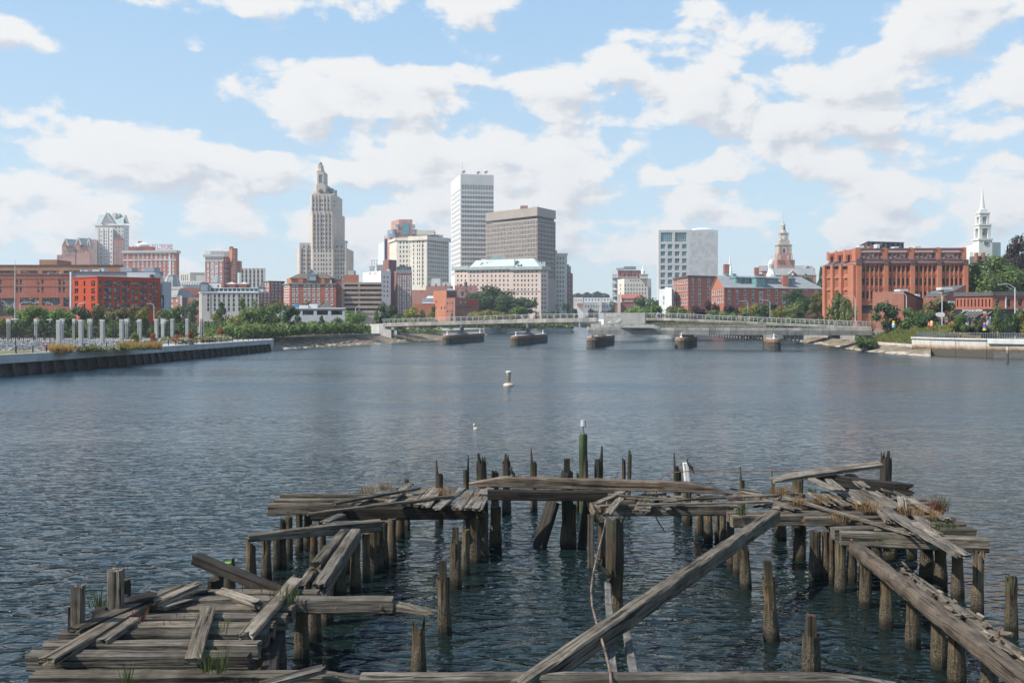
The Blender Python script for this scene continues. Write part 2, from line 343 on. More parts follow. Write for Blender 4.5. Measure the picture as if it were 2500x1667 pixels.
def timber_mesh(L, W, Hh, seed, split0=0.03, split1=0.03, taper0=1.0, taper1=1.0, wear=0.012, tl=1.2, rnd=0.0):
    rn = random.Random(seed); per = []
    n = 4
    cs = [(-.5, -.5), (.5, -.5), (.5, .5), (-.5, .5)]
    for k in range(4):
        a, b = cs[k], cs[(k + 1) % 4]
        for q in (0.1, 0.36, 0.64, 0.9):
            x_, y_ = a[0] + (b[0] - a[0]) * q, a[1] + (b[1] - a[1]) * q; l_ = math.hypot(x_, y_); f_ = 1 - rnd + rnd * .53 / l_; per.append((x_ * f_, y_ * f_))
    np_ = len(per); gr = [rn.choice((0, 0, 0.005, 0.012, 0.022)) if (i % 4) in (1, 2) else 0.0 for i in range(np_)]
    ns = max(5, int(L / 0.32)); V = []; o = rn.random() * 90
    e0 = [rn.random() ** 2 * split0 for _ in per]; e1 = [rn.random() ** 2 * split1 for _ in per]
    for s in range(ns + 1):
        x = L * s / ns
        f = 1.0
        if taper0 < 1 and x < tl: f *= taper0 + (1 - taper0) * (x / tl)
        if taper1 < 1 and L - x < tl: f *= taper1 + (1 - taper1) * ((L - x) / tl)
        for i, (py, pz) in enumerate(per):
            q = mnoise.noise(Vector((x * 1.7 + o, i * 0.37, o))); q2 = mnoise.noise(Vector((x * 0.5, o, 3.1)))
            y = py * W * (1 + 0.0 * q); z = pz * Hh
            k = 1 - gr[i] / max(0.06, min(W, Hh)) * (1 + q)
            y *= k; z *= k
            y += q * wear; z += mnoise.noise(Vector((x * 2.3, i * 0.6, o + 7))) * wear
            if pz > 0.3 and abs(py) > 0.3: z -= max(0, mnoise.noise(Vector((x * 1.1 + i, o, 0)))) * wear * 3
            z = (z + Hh / 2) * 1.0 - Hh / 2
            # a taper eats the section from the top
            z = -Hh / 2 + (z + Hh / 2) * f
            xx = x + (e0[i] if s == 0 else 0) - (e1[i] if s == ns else 0)
            V.append((xx, y, z - Hh / 2))
    Fc = [(s * np_ + i, s * np_ + (i + 1) % np_, (s + 1) * np_ + (i + 1) % np_, (s + 1) * np_ + i) for s in range(ns) for i in range(np_)]
    c0 = len(V); V.append((split0 * 0.6 + 0.01, 0, -Hh + Hh / 2 * taper0)); V.append((L - split1 * 0.6 - 0.01, 0, -Hh + Hh / 2 * taper1))
    Fc += [(c0, (i + 1) % np_, i) for i in range(np_)]
    b = ns * np_; Fc += [(c0 + 1, b + i, b + (i + 1) % np_) for i in range(np_)]
    return V, [tuple(reversed(f)) for f in Fc]
SEED = [100]
def timber(name, A, B, W, Hh, m, parent=None, roll=0.0, **kw):
    """A, B: ends of the centre line of the top face"""
    SEED[0] += 1
    A = Vector(A); B = Vector(B); d = B - A; L = d.length; x = d.normalized()
    y = Vector((0, 0, 1)).cross(x)
    y = y.normalized() if y.length > 1e-3 else Vector((0, 1, 0)); z = x.cross(y)
    if roll: q = Matrix.Rotation(R(roll), 3, x); y = q @ y; z = q @ z
    M = Matrix(((x.x, y.x, z.x, A.x), (x.y, y.y, z.y, A.y), (x.z, y.z, z.z, A.z), (0, 0, 0, 1)))
    V, Fc = timber_mesh(L, W, Hh, SEED[0], **kw)
    return link(name, raw_mesh(name, V, Fc, m), parent, M)
def pxw(px_, Y): return px_ / F * Y
def beamx(parent, x0, x1, y0, y1, z, W, Hh, m=None, name='beam', **kw):
    """a timber lying on level z whose top centre line runs between two photo points"""
    return timber(name, T(x0, y0, z), T(x1, y1, z), W, Hh, m or W_GREY, parent, **kw)
def pile_mesh(r, h, style, seed, lean=(0, 0), n=16):
    rn = random.Random(seed); o = rn.random() * 50; zs = [-1.5]; z = -0.3
    while z < h - 0.35: zs.append(z); z += 0.3
    ang = rn.random() * 6.28
    tops = []; k0 = rn.randrange(n); fk = {k0, (k0 + 1) % n, (k0 + n // 2) % n, (k0 + n // 2 + 2) % n}
    for i in range(n):
        a = 2 * math.pi * i / n; c = math.cos(a - ang); j = rn.random()
        if style == 'flat': t = h - 0.02 * j
        elif style == 'jag': t = h - (0.05 + 0.42 * j * j) * min(1, h * 0.5)
        elif style == 'spike': t = h if math.cos(a) < -0.55 else h - min(0.55, h * 0.4) - 0.06 * j
        elif style == 'spiker': t = h if math.cos(a) > 0.55 else h - min(0.55, h * 0.4) - 0.06 * j
        elif style == 'slant': t = h - 0.25 * (1 + c) * 0.5 - 0.05 * j
        elif style == 'fork': t = h - (0.0 if i in fk else min(.45, h * .3) * (.55 + .5 * j)) - 0.05 * j
        elif style == 'post': t = h - 0.42 - 0.07 * j
        else: t = h
        tops.append(max(0.15, t))
    V = []; mn = min(tops)
    zs = [q for q in zs if q < mn - 0.12] + [mn - 0.1]
    gr = [rn.choice((1, 1, 1, 0.93, 0.86)) for _ in range(n)]
    for z in zs:
        for i in range(n):
            a = 2 * math.pi * i / n; q = mnoise.noise(Vector((math.cos(a) * 1.2 + o, math.sin(a) * 1.2, z * 0.9)))
            wst = 1 - 0.14 * math.exp(-((z - 0.95) / 0.4) ** 2) + (0.05 if z < 0.5 else 0)
            gg = gr[i] if z > 0.7 else 1
            rr = r * (1 + 0.13 * q) * wst * gg
            f = max(0, z) / max(h, 0.1)
            V.append((math.cos(a) * rr + lean[0] * f, math.sin(a) * rr + lean[1] * f, z))
    for i in range(n):
        a = 2 * math.pi * i / n; rr = r * 0.93 * gr[i] * (0.9 + 0.12 * rn.random()); f = tops[i] / max(h, 0.1)
        V.append((math.cos(a) * rr + lean[0] * f, math.sin(a) * rr + lean[1] * f, tops[i]))
    k = len(zs) + 1
    Fc = [(j * n + i, j * n + (i + 1) % n, (j + 1) * n + (i + 1) % n, (j + 1) * n + i) for j in range(k - 1) for i in range(n)]
    c = len(V); f = (mn - .08) / max(h, .1); V.append((lean[0] * f, lean[1] * f, mn - (0.02 if style in ('flat', 'slant') else 0.16)))
    Fc += [((k - 1) * n + i, (k - 1) * n + (i + 1) % n, c) for i in range(n)]
    if style == 'post':     # a thinner squared stub left standing in the middle
        b = len(V); w = r * 0.5
        for zz, s in ((mn - 0.2, 1.0), (h - 0.03, 0.92)):
            for sx, sy in ((-1, -1), (1, -1), (1, 1), (-1, 1)): V.append((sx * w * s + lean[0] * zz / h, sy * w * s + lean[1] * zz / h, zz + rn.random() * 0.03))
        Fc += [(b, b + 1, b + 5, b + 4), (b + 1, b + 2, b + 6, b + 5), (b + 2, b + 3, b + 7, b + 6), (b + 3, b, b + 4, b + 7), (b + 4, b + 5, b + 6, b + 7)]
    return V, Fc
def pile(parent, px, wl, wpx, ytop, style='flat', lean=0.0, m=None, label=None, group=None, ztop=None):
    SEED[0] += 1
    b = T(px, wl, 0); r = pxw(wpx, b.y) / 2; h = ztop if ztop is not None else Zp(ytop, b.y)
    V, Fc = pile_mesh(r, h, style, SEED[0], (pxw(lean, b.y), 0))
    me = raw_mesh('pile', V, Fc, m or W_PILE, None, False)
    o = link('pile', me, parent, Matrix.Translation(b))
    if label: tag(o, label, 'pile', group or 'broken piles of the old pier')
    return o
DZ = 1.8
# ---- near left platform
pl = thing('pier_platform', 'near left remnant of the grey pier, rows of heavy beams without deck boards', 'pier', T(400, 1560, 0), 'timber remnants of the ruined pier')
for x0, x1, yt, dz, m in ((80, 530, 1640, -0.08, None), (70, 612, 1591, 0, None), (110, 636, 1565, 0.0, None), (150, 655, 1538, -0.02, None),
                          (190, 673, 1520, 0.02, None), (230, 702, 1499, 0.0, None), (310, 719, 1478, 0.0, None)):
    if yt == 1640: beamx(pl, x0, x1 + 420, yt, yt + 2, DZ + dz, 0.34, 0.30, m, split1=0.5, taper1=0.5)
    else: beamx(pl, x0, x1, yt, yt, DZ + dz, 0.30, 0.32, m, split0=0.04, split1=0.04)
tp = beamx(pl, 455, 962, 1457, 1457, DZ + 0.04, 0.30, 0.34, None); beamx(pl, 955, 1068, 1466, 1478, DZ - 0.06, 0.26, 0.2, None, split1=0.2, taper1=0.35, name='beam')
beamx(pl, 450, 778, 1441, 1441, DZ, 0.3, 0.3)
for x0, y0, x1, y1 in ((690, 1466, 655, 1640),): beamx(pl, x0, x1, y0, y1, DZ - 0.32, 0.3, 0.3, W_DARK)
beamx(pl, 300, 200, 1450, 1640, DZ - 0.32, 0.3, 0.3, W_DARK)
for a in ((679, 1637, 40), (732, 1626, 0), (736, 1600, 36), (769, 1563, 33), (800, 1522, 30), (640, 1665, 40), (600, 1700, 42), (250, 1640, 42), (300, 1560, 38), (430, 1620, 40), (520, 1560, 36)):
    if a[2]: pile(pl, a[0], a[1], a[2], 0, ztop=DZ - 0.3, m=W_DPILE if a[0] < 690 else W_PILE)
# the two posts and a rotten block at its outer corner
for x0, y0, w, yt, st in ((191, 1560, 27, 1428, 'flat'), (175, 1560, 14, 1478, 'flat'), (284, 1525, 33, 1388, 'slant')):
    b = T(x0, y0, DZ - .2); h = Zp(yt, b.y) - b.z
    V, Fc = timber_mesh(h, pxw(w, b.y), pxw(w, b.y), x0, split0=0.0, split1=0.06)
    link('post', raw_mesh('post', [(v[2] + pxw(w, b.y) / 2, v[1], v[0]) for v in V], [tuple(reversed(f)) for f in Fc], W_POST), pl, Matrix.Translation(b))
# ---- trestle joining the near and the middle platform
tr = thing('pier_trestle', 'pair of squared timbers joining the near left pier remnant to the beams behind', 'pier', T(800, 1400, 0), 'timber remnants of the ruined pier')
beamx(tr, 868, 775, 1290, 1428, DZ - 0.02, 0.34, 0.36, W_GREY, split1=0.3); beamx(tr, 842, 768, 1290, 1372, DZ, 0.3, 0.32, W_GREY, split1=0.1)
beamx(tr, 758, 735, 1390, 1430, DZ - 0.2, 0.22, 0.2, W_GREY, split0=0.2, split1=0.2, name='plank')
for a in ((802, 1452, 30), (830, 1449, 30), (868, 1441, 28), (894, 1416, 22), (911, 1400, 22), (925, 1392, 22), (937, 1382, 24), (766, 1390, 20), (787, 1366, 19), (846, 1400, 24)):
    pile(tr, a[0], a[1], a[2], 0, ztop=DZ - 0.36, m=W_DPILE if a[0] in (802, 830, 925, 937, 846) else W_PILE)
# ---- middle left platform (long beams, some deck planks)
pm = thing('pier_platform', 'middle left pier remnant, three long parallel beams carrying a few slanting deck boards', 'pier', T(900, 1300, 0), 'timber remnants of the ruined pier')
beamx(pm, 655, 1160, 1228, 1228, DZ + 0.02, 0.30, 0.38); beamx(pm, 670, 1100, 1217, 1217, DZ, 0.28, 0.3); beamx(pm, 685, 1090, 1206, 1206, DZ, 0.28, 0.3)
beamx(pm, 604, 930, 1293, 1268, DZ + 0.05, 0.28, 0.34, None, taper0=0.6, tl=3.0, split0=0.05)
beamx(pm, 760, 1160, 1240, 1236, DZ - 0.06, 0.34, 0.40, W_DARK)
for x0, y0, x1, y1, w in ((988, 1231, 1040, 1190, .34), (1020, 1232, 1060, 1189, .34), (1040, 1234, 1072, 1192, .30), (1115, 1239, 1150, 1196, .36), (1145, 1240, 1178, 1193, .36), (1165, 1241, 1195, 1190, .34),
                          (1065, 1239, 1130, 1190, .30), (946, 1226, 996, 1182, .30), (975, 1192, 1003, 1178, .26), (790, 1272, 835, 1253, .3), (865, 1230, 905, 1212, .3)):
    timber('plank', T(x0, y0, DZ + 0.09), T(x1, y1, DZ + 0.09), w, 0.075, W_PALE, pm, split0=0.12, split1=0.06, wear=0.02)
for a in ((957, 1370, 23), (977, 1314, 22), (993, 1293, 15), (731, 1345, 19), (752, 1337, 22), (706, 1364, 17), (1150, 1350, 30), (1172, 1342, 26), (1186, 1322, 12), (1210, 1334, 29), (1137, 1402, 22), (1160, 1372, 26), (1180, 1360, 26)):
    pile(pm, a[0], a[1], a[2], 0, ztop=DZ - 0.38, m=W_DPILE if a[0] in (1150, 1172, 1160, 1180, 731, 752) else W_PILE)
# ---- the cross beams at the back
pb = thing('pier_crossing', 'long dark beams crossing the back of the ruined pier between its left and right parts', 'pier', T(1400, 1310, 0), 'timber remnants of the ruined pier')
bk = T(1400, 1210, DZ).y
timber('beam', P(1145, 1160, 32.5), P(1770, 1178, 32.5), 0.36, 0.36, W_BROWN, pb, taper0=0.3, taper1=0.3, split0=0.1, split1=0.1, tl=1.3)
timber('beam', P(1190, 1195, 32.2), P(1500, 1198, 32.2), 0.32, 0.34, W_DARK, pb)
beamx(pb, 1440, 1665, 1210, 1210, DZ - 0.02, 0.30, 0.3); beamx(pb, 1458, 1795, 1232, 1230, DZ, 0.32, 0.36, W_GREY)
beamx(pb, 1440, 1462, 1206, 1250, DZ - .02, .3, .34, W_GREY)
for x0, y0, x1, y1, w in ((1345, 1222, 1311, 1334, 34), (1432, 1222, 1417, 1338, 18)):
    b = T(x1, y1, 0); a = P(x0, y0, b.y + 0.5); timber('brace', a, a + (b - a) * 1.25, pxw(w, b.y), 0.25, W_DARK, pb)
for a in ((1384, 1335, 31, 1118, 'post'), (1237, 1253, 22, 1105, 'fork'), (1303, 1245, 17, 1094, 'spike')): pile(pb, *a[:4], style=a[4], m=W_DPILE if a[0] == 1384 else W_PILE)
for a in ((1423, 1245, 12), (1678, 1280, 23), (1707, 1305, 22), (1729, 1321, 22), (1751, 1325, 13), (1765, 1330, 17), (1783, 1335, 20), (1400, 1335, 14)): pile(pb, a[0], a[1], a[2], 0, ztop=DZ - 0.3)
b = T(1450, 1384, 0)
V, Fc = timber_mesh(2.2, pxw(15, b.y), pxw(15, b.y), 77)
link('post', raw_mesh('post', [(v[2], v[1], v[0] - 0.5) for v in V], [tuple(reversed(f)) for f in Fc], W_POST), pb, Matrix.Translation(b))
# boards lying across the back beams
for x0, y0, x1, y1, w, z, rl in ((1556, 1246, 1585, 1196, .34, .1, 0), (1578, 1247, 1600, 1198, .22, .1, 6), (1628, 1244, 1612, 1190, .30, .14, -5), (1552, 1230, 1890, 1222, .16, .26, 0), (1482, 1204, 1655, 1217, .13, .3, 0), (1490, 1209, 1660, 1220, .09, .2, 0),
                                 (1650, 1218, 1900, 1206, .14, .2, 0), (1482, 1252, 1520, 1208, .22, .22, 8), (1452, 1228, 1555, 1182, .22, .3, 0)):
    timber('plank', T(x0, y0, DZ + z), T(x1, y1, DZ + z), w, 0.07, W_PALE, pb, rl, split0=0.15, split1=0.1, wear=0.02)
# ---- right platform
pr = thing('pier_platform', 'right remnant of the timber pier heaped with broken silvery deck boards', 'pier', T(2080, 1400, 0), 'timber remnants of the ruined pier')
beamx(pr, 1785, 2105, 1258, 1250, DZ + 0.0, 0.30, 0.36); beamx(pr, 2050, 2412, 1296, 1312, DZ, 0.34, 0.40); beamx(pr, 2032, 2170, 1287, 1283, DZ, 0.3, 0.36)
beamx(pr, 1775, 1900, 1250, 1248, DZ + .02, .24, .3)
for x0, x1, yt in ((2130, 2380, 1289), (2110, 2355, 1274), (1960, 2330, 1259), (1900, 2300, 1247), (1900, 2280, 1236), (1880, 2275, 1226), (1860, 2260, 1217)): beamx(pr, x0, x1, yt, yt, DZ - 0.04, 0.26, 0.3, W_GREY if yt % 2 else W_BROWN)
beamx(pr, 2020, 2062, 1260, 1300, DZ - .36, .3, .3, W_DARK); beamx(pr, 2350, 2395, 1312, 1332, DZ - .34, .3, .3, W_GREY)
for a in ((1906, 1318, 27), (1952, 1366, 31), (1990, 1410, 30), (2016, 1411, 20), (2031, 1424, 14), (2052, 1443, 28), (2079, 1420, 24), (2112, 1440, 30), (2173, 1362, 30), (2225, 1362, 24), (2262, 1418, 36), (2296, 1430, 30), (2338, 1458, 30), (1900, 1298, 18), (2140, 1400, 30), (1955, 1300, 24), (2200, 1330, 24)):
    pile(pr, a[0], a[1], a[2], 0, ztop=DZ - 0.34, m=W_DPILE if a[0] in (1952, 1990, 2079, 2262, 2296, 2112, 2173, 2140) else W_PILE)
pile(pr, 2386, 1497, 30, 1335, 'jag', lean=4)
Z2 = DZ + 0.12
DEB = ((1968, 1160, 2052, 1196, .34, .62), (2012, 1157, 2055, 1197, .30, .6), (2070, 1153, 2116, 1190, .36, .62), (1916, 1210, 2230, 1302, .24, .12), (2086, 1198, 2355, 1354, .46, .16),
       (2110, 1194, 2196, 1242, .6, .3), (2130, 1196, 2190, 1228, .34, .34), (2216, 1214, 2315, 1266, .26, .18), (2200, 1209, 2206, 1242, .24, .5), (1854, 1210, 1928, 1235, .34, .1), (1886, 1225, 1950, 1242, .3, .05),
       (1976, 1197, 2032, 1230, .34, .1), (2011, 1197, 2074, 1233, .3, .1), (2050, 1200, 2110, 1229, .32, .12), (2133, 1226, 2170, 1272, .2, .14), (2214, 1235, 2276, 1286, .32, .1), (2232, 1268, 2290, 1302, .34, .14), (2232, 1270, 2357, 1355, .24, .2),
       (1720, 1192, 1790, 1206, .2, .25), (1780, 1188, 1860, 1200, .3, .25), (1800, 1198, 1865, 1208, .26, .2), (1830, 1234, 1866, 1228, .34, .08), (1786, 1240, 1800, 1232, .3, .08), (1852, 1233, 1905, 1210, .22, .12), (1872, 1231, 1910, 1236, .3, .1),
       (1770, 1216, 1870, 1222, .14, .2), (1740, 1211, 1880, 1206, .1, .22), (2150, 1190, 2190, 1206, .2, .4), (2180, 1196, 2226, 1215, .24, .3), (1905, 1192, 1945, 1206, .3, .2), (1700, 1206, 1780, 1212, .12, .25))
for x0, y0, x1, y1, w, z in DEB:
    timber('plank', T(x0, y0, DZ + z), T(x1, y1, DZ + max(0.1, z - 0.25)), w, 0.08, W_PALE, pr, random.uniform(-8, 8), split0=0.25, split1=0.3, wear=0.028)
yb = T(2100, 1215, DZ).y + 1.2
db = timber('dark_beam', P(1990, 1153, yb), P(2236, 1183, yb - 0.8), 0.34, 0.40, W_DARK, None, split1=0.4)
tag(db, 'blackened squared beam with rusty bolts raised behind the heap of boards on the right', 'beam')
pale = timber('pale_plank', P(1884, 1164, yb - 0.6), P(2150, 1128, yb + 0.2), 0.42, 0.16, W_PALE, None, roll=12, taper0=0.4, split1=0.05)
tag(pale, 'long pale squared plank tilted upwards over the dark raised beam at the right', 'plank')
for px, yt, w, wl, st, lab in ((2163, 1097, 27, 1262, 'fork', 'black splintered post with three spikes standing behind the right end of the dark beam'),
                               (1948, 1166, 28, 1262, 'flat', 'thick flat-topped grey pile under the low end of the long pale plank'),
                               (2060, 1175, 26, 1258, 'flat', 'short pile under the middle of the blackened raised beam'),
                               (2156, 1190, 22, 1256, 'flat', 'short pile under the right part of the blackened raised beam'),
                               (1888, 1146, 11, 1256, 'spike', 'thin pointed pile beneath the tapered left tip of the long pale plank'),
                               (1812, 1138, 13, 1252, 'spike', 'thin dark pile sharpened to a needle, between the white post and the pale plank')):
    pile(None, px, wl, w, yt, st, m=W_DPILE if st != 'flat' else W_PILE, label=lab)
# ---- rotten walkway beam on the right
pw = thing('pier_walkway', 'rotten split log beam on piles running towards the viewer at the right edge', 'pier', T(2250, 1560, 0), 'timber remnants of the ruined pier')
timber('beam', T(2090, 1322, DZ + .02), T(2545, 1672, DZ + .02), 0.38, 0.38, W_BROWN, pw, wear=0.04, split0=0.1, rnd=0.75)
timber('beam', T(2215, 1392, DZ + .0), T(2560, 1640, DZ + .0), 0.28, 0.26, W_GREY, pw, wear=0.07, split0=0.4, rnd=0.5)
rn = random.Random(5)
for k in range(34):
    f = rn.uniform(0.12, 1.0); c = T(2090, 1322, DZ + .04).lerp(T(2545, 1660, DZ + .04), f) + Vector((rn.uniform(0.1, 0.5), rn.uniform(-.1, .1), rn.uniform(-0.02, 0.06)))
    a = Vector((rn.uniform(-.12, .12), -rn.uniform(.2, .5), rn.uniform(-.06, .10)))
    timber('splinter', c - a / 2, c + a / 2, rn.uniform(.04, .1), rn.uniform(.02, .05), rn.choice((W_PALE, W_GREY, W_BROWN)), pw, rn.uniform(-40, 40), split0=0.1, split1=0.15)
for a in ((2112, 1481, 28), (2164, 1532, 33), (2228, 1580, 35), (2292, 1630, 37), (2336, 1672, 42), (2415, 1710, 42)): pile(pw, a[0], a[1], a[2], 0, ztop=DZ - 0.3)
MB().tube(T(2431, 1562, DZ), T(2443, 1528, DZ + .12), 0.012, n=6).build('spike_nail', [RUST], pw)
# ---- the foremost beam
fb = timber('front_beam', T(880, 1645, DZ), T(2200, 1645, DZ), 0.30, 0.40, W_GREY, None, split1=0.8, taper1=0.55, wear=0.02)
tag(fb, 'long grey beam spanning the bottom edge of the picture under the fallen diagonal timber', 'beam')
# ---- loose timbers
def loose(lab, x0, y0, x1, y1, z0, z1, w, h, m=W_GREY, roll=0, cat='plank', name='loose_plank', **kw):
    o = timber(name, T(x0, y0, z0), T(x1, y1, z1), w, h, m, None, roll, **kw); return tag(o, lab, cat, 'loose timbers on the pier')
loose('huge squared timber fallen diagonally from the right platform down to the front beam', 1263, 1664, 1893, 1243, 1.83, 2.15, 0.32, 0.37, W_GREY, 0, 'timber', 'fallen_timber', split0=0.1, split1=0.06, wear=0.015)
S0 = DZ + 0.12
loose('short mossy cracked plank lying crosswise on the near left beams', 470, 1606, 508, 1478, S0 - .02, S0 + .04, 0.30, 0.12, W_GREY, 0, wear=0.02)
loose('longer silver plank leaning across the near left beams just right of the short one', 598, 1548, 724, 1408, S0, S0 + .05, 0.30, 0.12, W_PALE, 0, split0=0.3, split1=0.1)
loose('rounded broken log lying on the rear beams of the near left platform', 534, 1437, 630, 1468, S0, S0 + .04, 0.22, 0.16, W_PALE, 20, split0=0.1, split1=0.25)
loose('long dark plank running from the front left corner up over the near left beams', 112, 1606, 352, 1470, S0 - .02, S0 + .02, 0.34, 0.14, W_GREY, 0, split0=0.05, split1=0.2)
loose('second plank beside the long dark one, ending at the left corner post', 182, 1532, 440, 1424, S0 + .03, S0 + .12, 0.30, 0.13, W_GREY, 0, split0=0.05, split1=0.3)
loose('narrow sloping board with a frayed end nearest the black splintered block', 380, 1466, 490, 1418, S0 + .1, S0 + .18, 0.26, 0.12, W_PALE, 0, split1=0.3)
loose('flat grey board end lying right of the crossing planks', 390, 1478, 466, 1458, S0, S0, 0.3, 0.1, W_PALE, 0, split1=0.2)
loose('thin broken plank sloping under the front left planks', 246, 1562, 330, 1505, S0 - .05, S0 - .02, 0.24, 0.12, W_GREY, 0, split0=0.2)
loose('heavy rotten beam end propped against the outer left post', 285, 1470, 378, 1432, S0 + .1, S0 + .35, 0.34, 0.26, W_DARK, 15, split0=0.1, split1=0.4, taper1=0.5)
loose('charred broken block lying on the outer edge by the left posts', 222, 1500, 262, 1482, S0, S0 + .1, 0.36, 0.2, W_DARK, 10, split0=0.2, split1=0.2)
loose('black splintered block behind the crossing planks', 448, 1440, 512, 1424, S0, S0 + .1, 0.3, 0.24, W_DARK, 0, split0=0.3, split1=0.3, taper1=0.4)
loose('long thin plank sagging across the middle left beams to the deck boards', 748, 1252, 1108, 1207, DZ + .16, DZ + .2, 0.2, 0.08, W_GREY, 0, split0=0.1, split1=0.1)
loose('second thin plank crossing above the first on the middle left beams', 812, 1226, 1025, 1188, DZ + .2, DZ + .32, 0.22, 0.09, W_GREY, 0, split0=0.1, split1=0.1)
loose('broken plank pointing at the bottom left of the front beam', 640, 1665, 795, 1624, DZ + .1, DZ + .12, 0.24, 0.1, W_GREY, 0, split1=0.3)
db2 = timber('leaning_beam', T(718, 1445, DZ), P(478, 1350, T(560, 1420, DZ).y + 0.6), 0.26, 0.26, W_DARK, None)
tag(db2, 'black squared beam rearing up to the left beside the moss-topped stump', 'timber', 'loose timbers on the pier')
# white slats below the big pile stump
for x0, y0, x1, y1, z0, z1, lab in ((1483, 1420, 1497, 1664, 1.25, 1.5, 'white-stained board standing below the perched dark bird, left of its neighbour'), (1529, 1538, 1552, 1664, 1.2, 1.5, 'white-stained board to the right of the tall one by the rotten stump')):
    o = timber('white_board', T(x0, y0, z0), T(x1, y1, z1), 0.16, 0.12, mat('guano_wood', (0.12, 0.11, 0.097), 0.9, 0.45, 3.0, 0.3), None, split0=0.03); tag(o, lab, 'board', 'white-stained boards')
# ---- free standing piles
FREE = ((560, 1452, 28, 1361, 'spiker', 'stump with bright green moss on its slanted top beside the leaning black beam', W_PILE, 0),
        (532, 1452, 28, 1392, 'jag', 'dark short stump directly left of the moss-topped one', W_DPILE, 0),
        (613, 1440, 28, 1316, 'slant', 'tall pale pile with a hollow mossy top, left of the slimmer bullet-shaped one', W_PILE, 0),
        (650, 1415, 25, 1300, 'jag', 'bullet-shaped pile below the left end of the lowest middle beam', W_PILE, 0),
        (676, 1391, 20, 1303, 'flat', 'brown pile just right of the bullet-shaped one', W_PILE, 0),
        (691, 1389, 17, 1258, 'jag', 'dark pointed pile rising above the notched beam', W_DPILE, 0),
        (1086, 1547, 36, 1366, 'post', 'tall brown pile with a square stub on top touching the tip of the projecting beam', W_PILE, -5),
        (1022, 1660, 38, 1506, 'fork', 'splintered dark pile just behind the front beam, left of the middle', W_PILE, 0),
        (1112, 1435, 31, 1285, 'post', 'light brown stump with a square stub under the deck boards', W_PILE, 0),
        (1885, 1562, 37, 1366, 'post', 'leaning pile with a square grey stub alone right of the big diagonal timber', W_PILE, -12),
        (1980, 1650, 44, 1499, 'post', 'thick black stump with a narrow square stub just behind the front beam at the right', W_DPILE, 0),
        (1821, 1435, 27, 1312, 'fork', 'pile with a split top below the upper end of the big diagonal timber', W_PILE, -4),
        (1800, 1406, 20, 1330, 'jag', 'thin pile left of the split-topped one under the diagonal timber', W_PILE, 0), (1784, 1388, 18, 1340, 'jag', 'slender pile farthest left under the upper half of the diagonal timber', W_PILE, 0),
        (2469, 1547, 31, 1398, 'jag', 'lone mossy pile near the right edge beyond the rotten log beam', W_PILE, 0),
        (1502, 1532, 46, 1256, 'jag', 'massive rotten stump with peeling wood under the left end of the back boards', W_PILE, 0), (1470, 1377, 20, 1262, 'jag', 'thin brown pile between the square post and the massive rotten stump', W_PILE, 0),
        (1072, 1281, 20, 1121, 'spike', 'grey pile with one tall sliver behind the left deck boards', W_PILE, 0), (993, 1262, 14, 1161, 'jag', 'small broken pile poking up behind the middle left planks', W_PILE, 0),
        (1138, 1262, 15, 1112, 'spiker', 'narrow pile with a splintered tip at the left end of the brown crossing beam', W_PILE, 0),
        (1180, 1262, 25, 1107, 'fork', 'dark thick pile leaning slightly left above the end of the brown beam', W_DPILE, -6), (1208, 1256, 20, 1142, 'jag', 'mossy short pile just right of the dark leaning one', W_DPILE, 0),
        (1462, 1250, 21, 1088, 'spiker', 'goblet-shaped dark pile with one tall sliver right of the green marker', W_DPILE, 0), (1523, 1250, 9, 1113, 'jag', 'left one of two thin dark slivers', W_DPILE, 0), (1535, 1250, 10, 1094, 'jag', 'right, taller one of two thin dark slivers', W_DPILE, 3),
        (1651, 1256, 14, 1105, 'spike', 'dark pile with a needle tip beside the white bird post', W_DPILE, 0), (1660, 1254, 8, 1142, 'jag', 'thin black sliver between the needle pile and the white post', W_DPILE, 0),
        (1430, 1252, 12, 1106, 'jag', 'weathered sliver fastened against the right side of the green marker pile', W_PILE, 0), (1410, 1250, 7, 1146, 'jag', 'tiny dark stub left of the green marker pile', W_DPILE, 0))
for px, wl, w, yt, st, lab, m, ln in FREE: pile(None, px, wl, w, yt, st, ln, m, lab)
mo = T(560, 1452, 0); MB().lathe((mo.x - .02, mo.y - .05, Zp(1374, mo.y)), [(0.0, -.03), (0.15, -0.02), (0.13, 0.03), (0.05, 0.05)], 10).build('moss_cap', [mat('bright_moss', (0.16, 0.30, 0.03), 0.95, 0.3, 8)], [o for o in COL.objects if o.get('label', '').startswith('stump with bright green')][0])
o_ = [o for o in COL.objects if o.name.startswith('moss_cap')][0]; o_.matrix_local = Matrix.Translation(-o_.parent.location)
# white post
b = T(1684, 1258, 0); top = Zp(1128, b.y)
o = timber('white_post', (b.x - .06, b.y, top), (b.x + .12, b.y, 0.2), 0.26, 0.22, mat('guano_white', (0.72, 0.70, 0.66), 0.9, 0.15, 4.0, 0.2)); tag(o, 'slanted post whitened by droppings that the upright dark bird leans over', 'post')
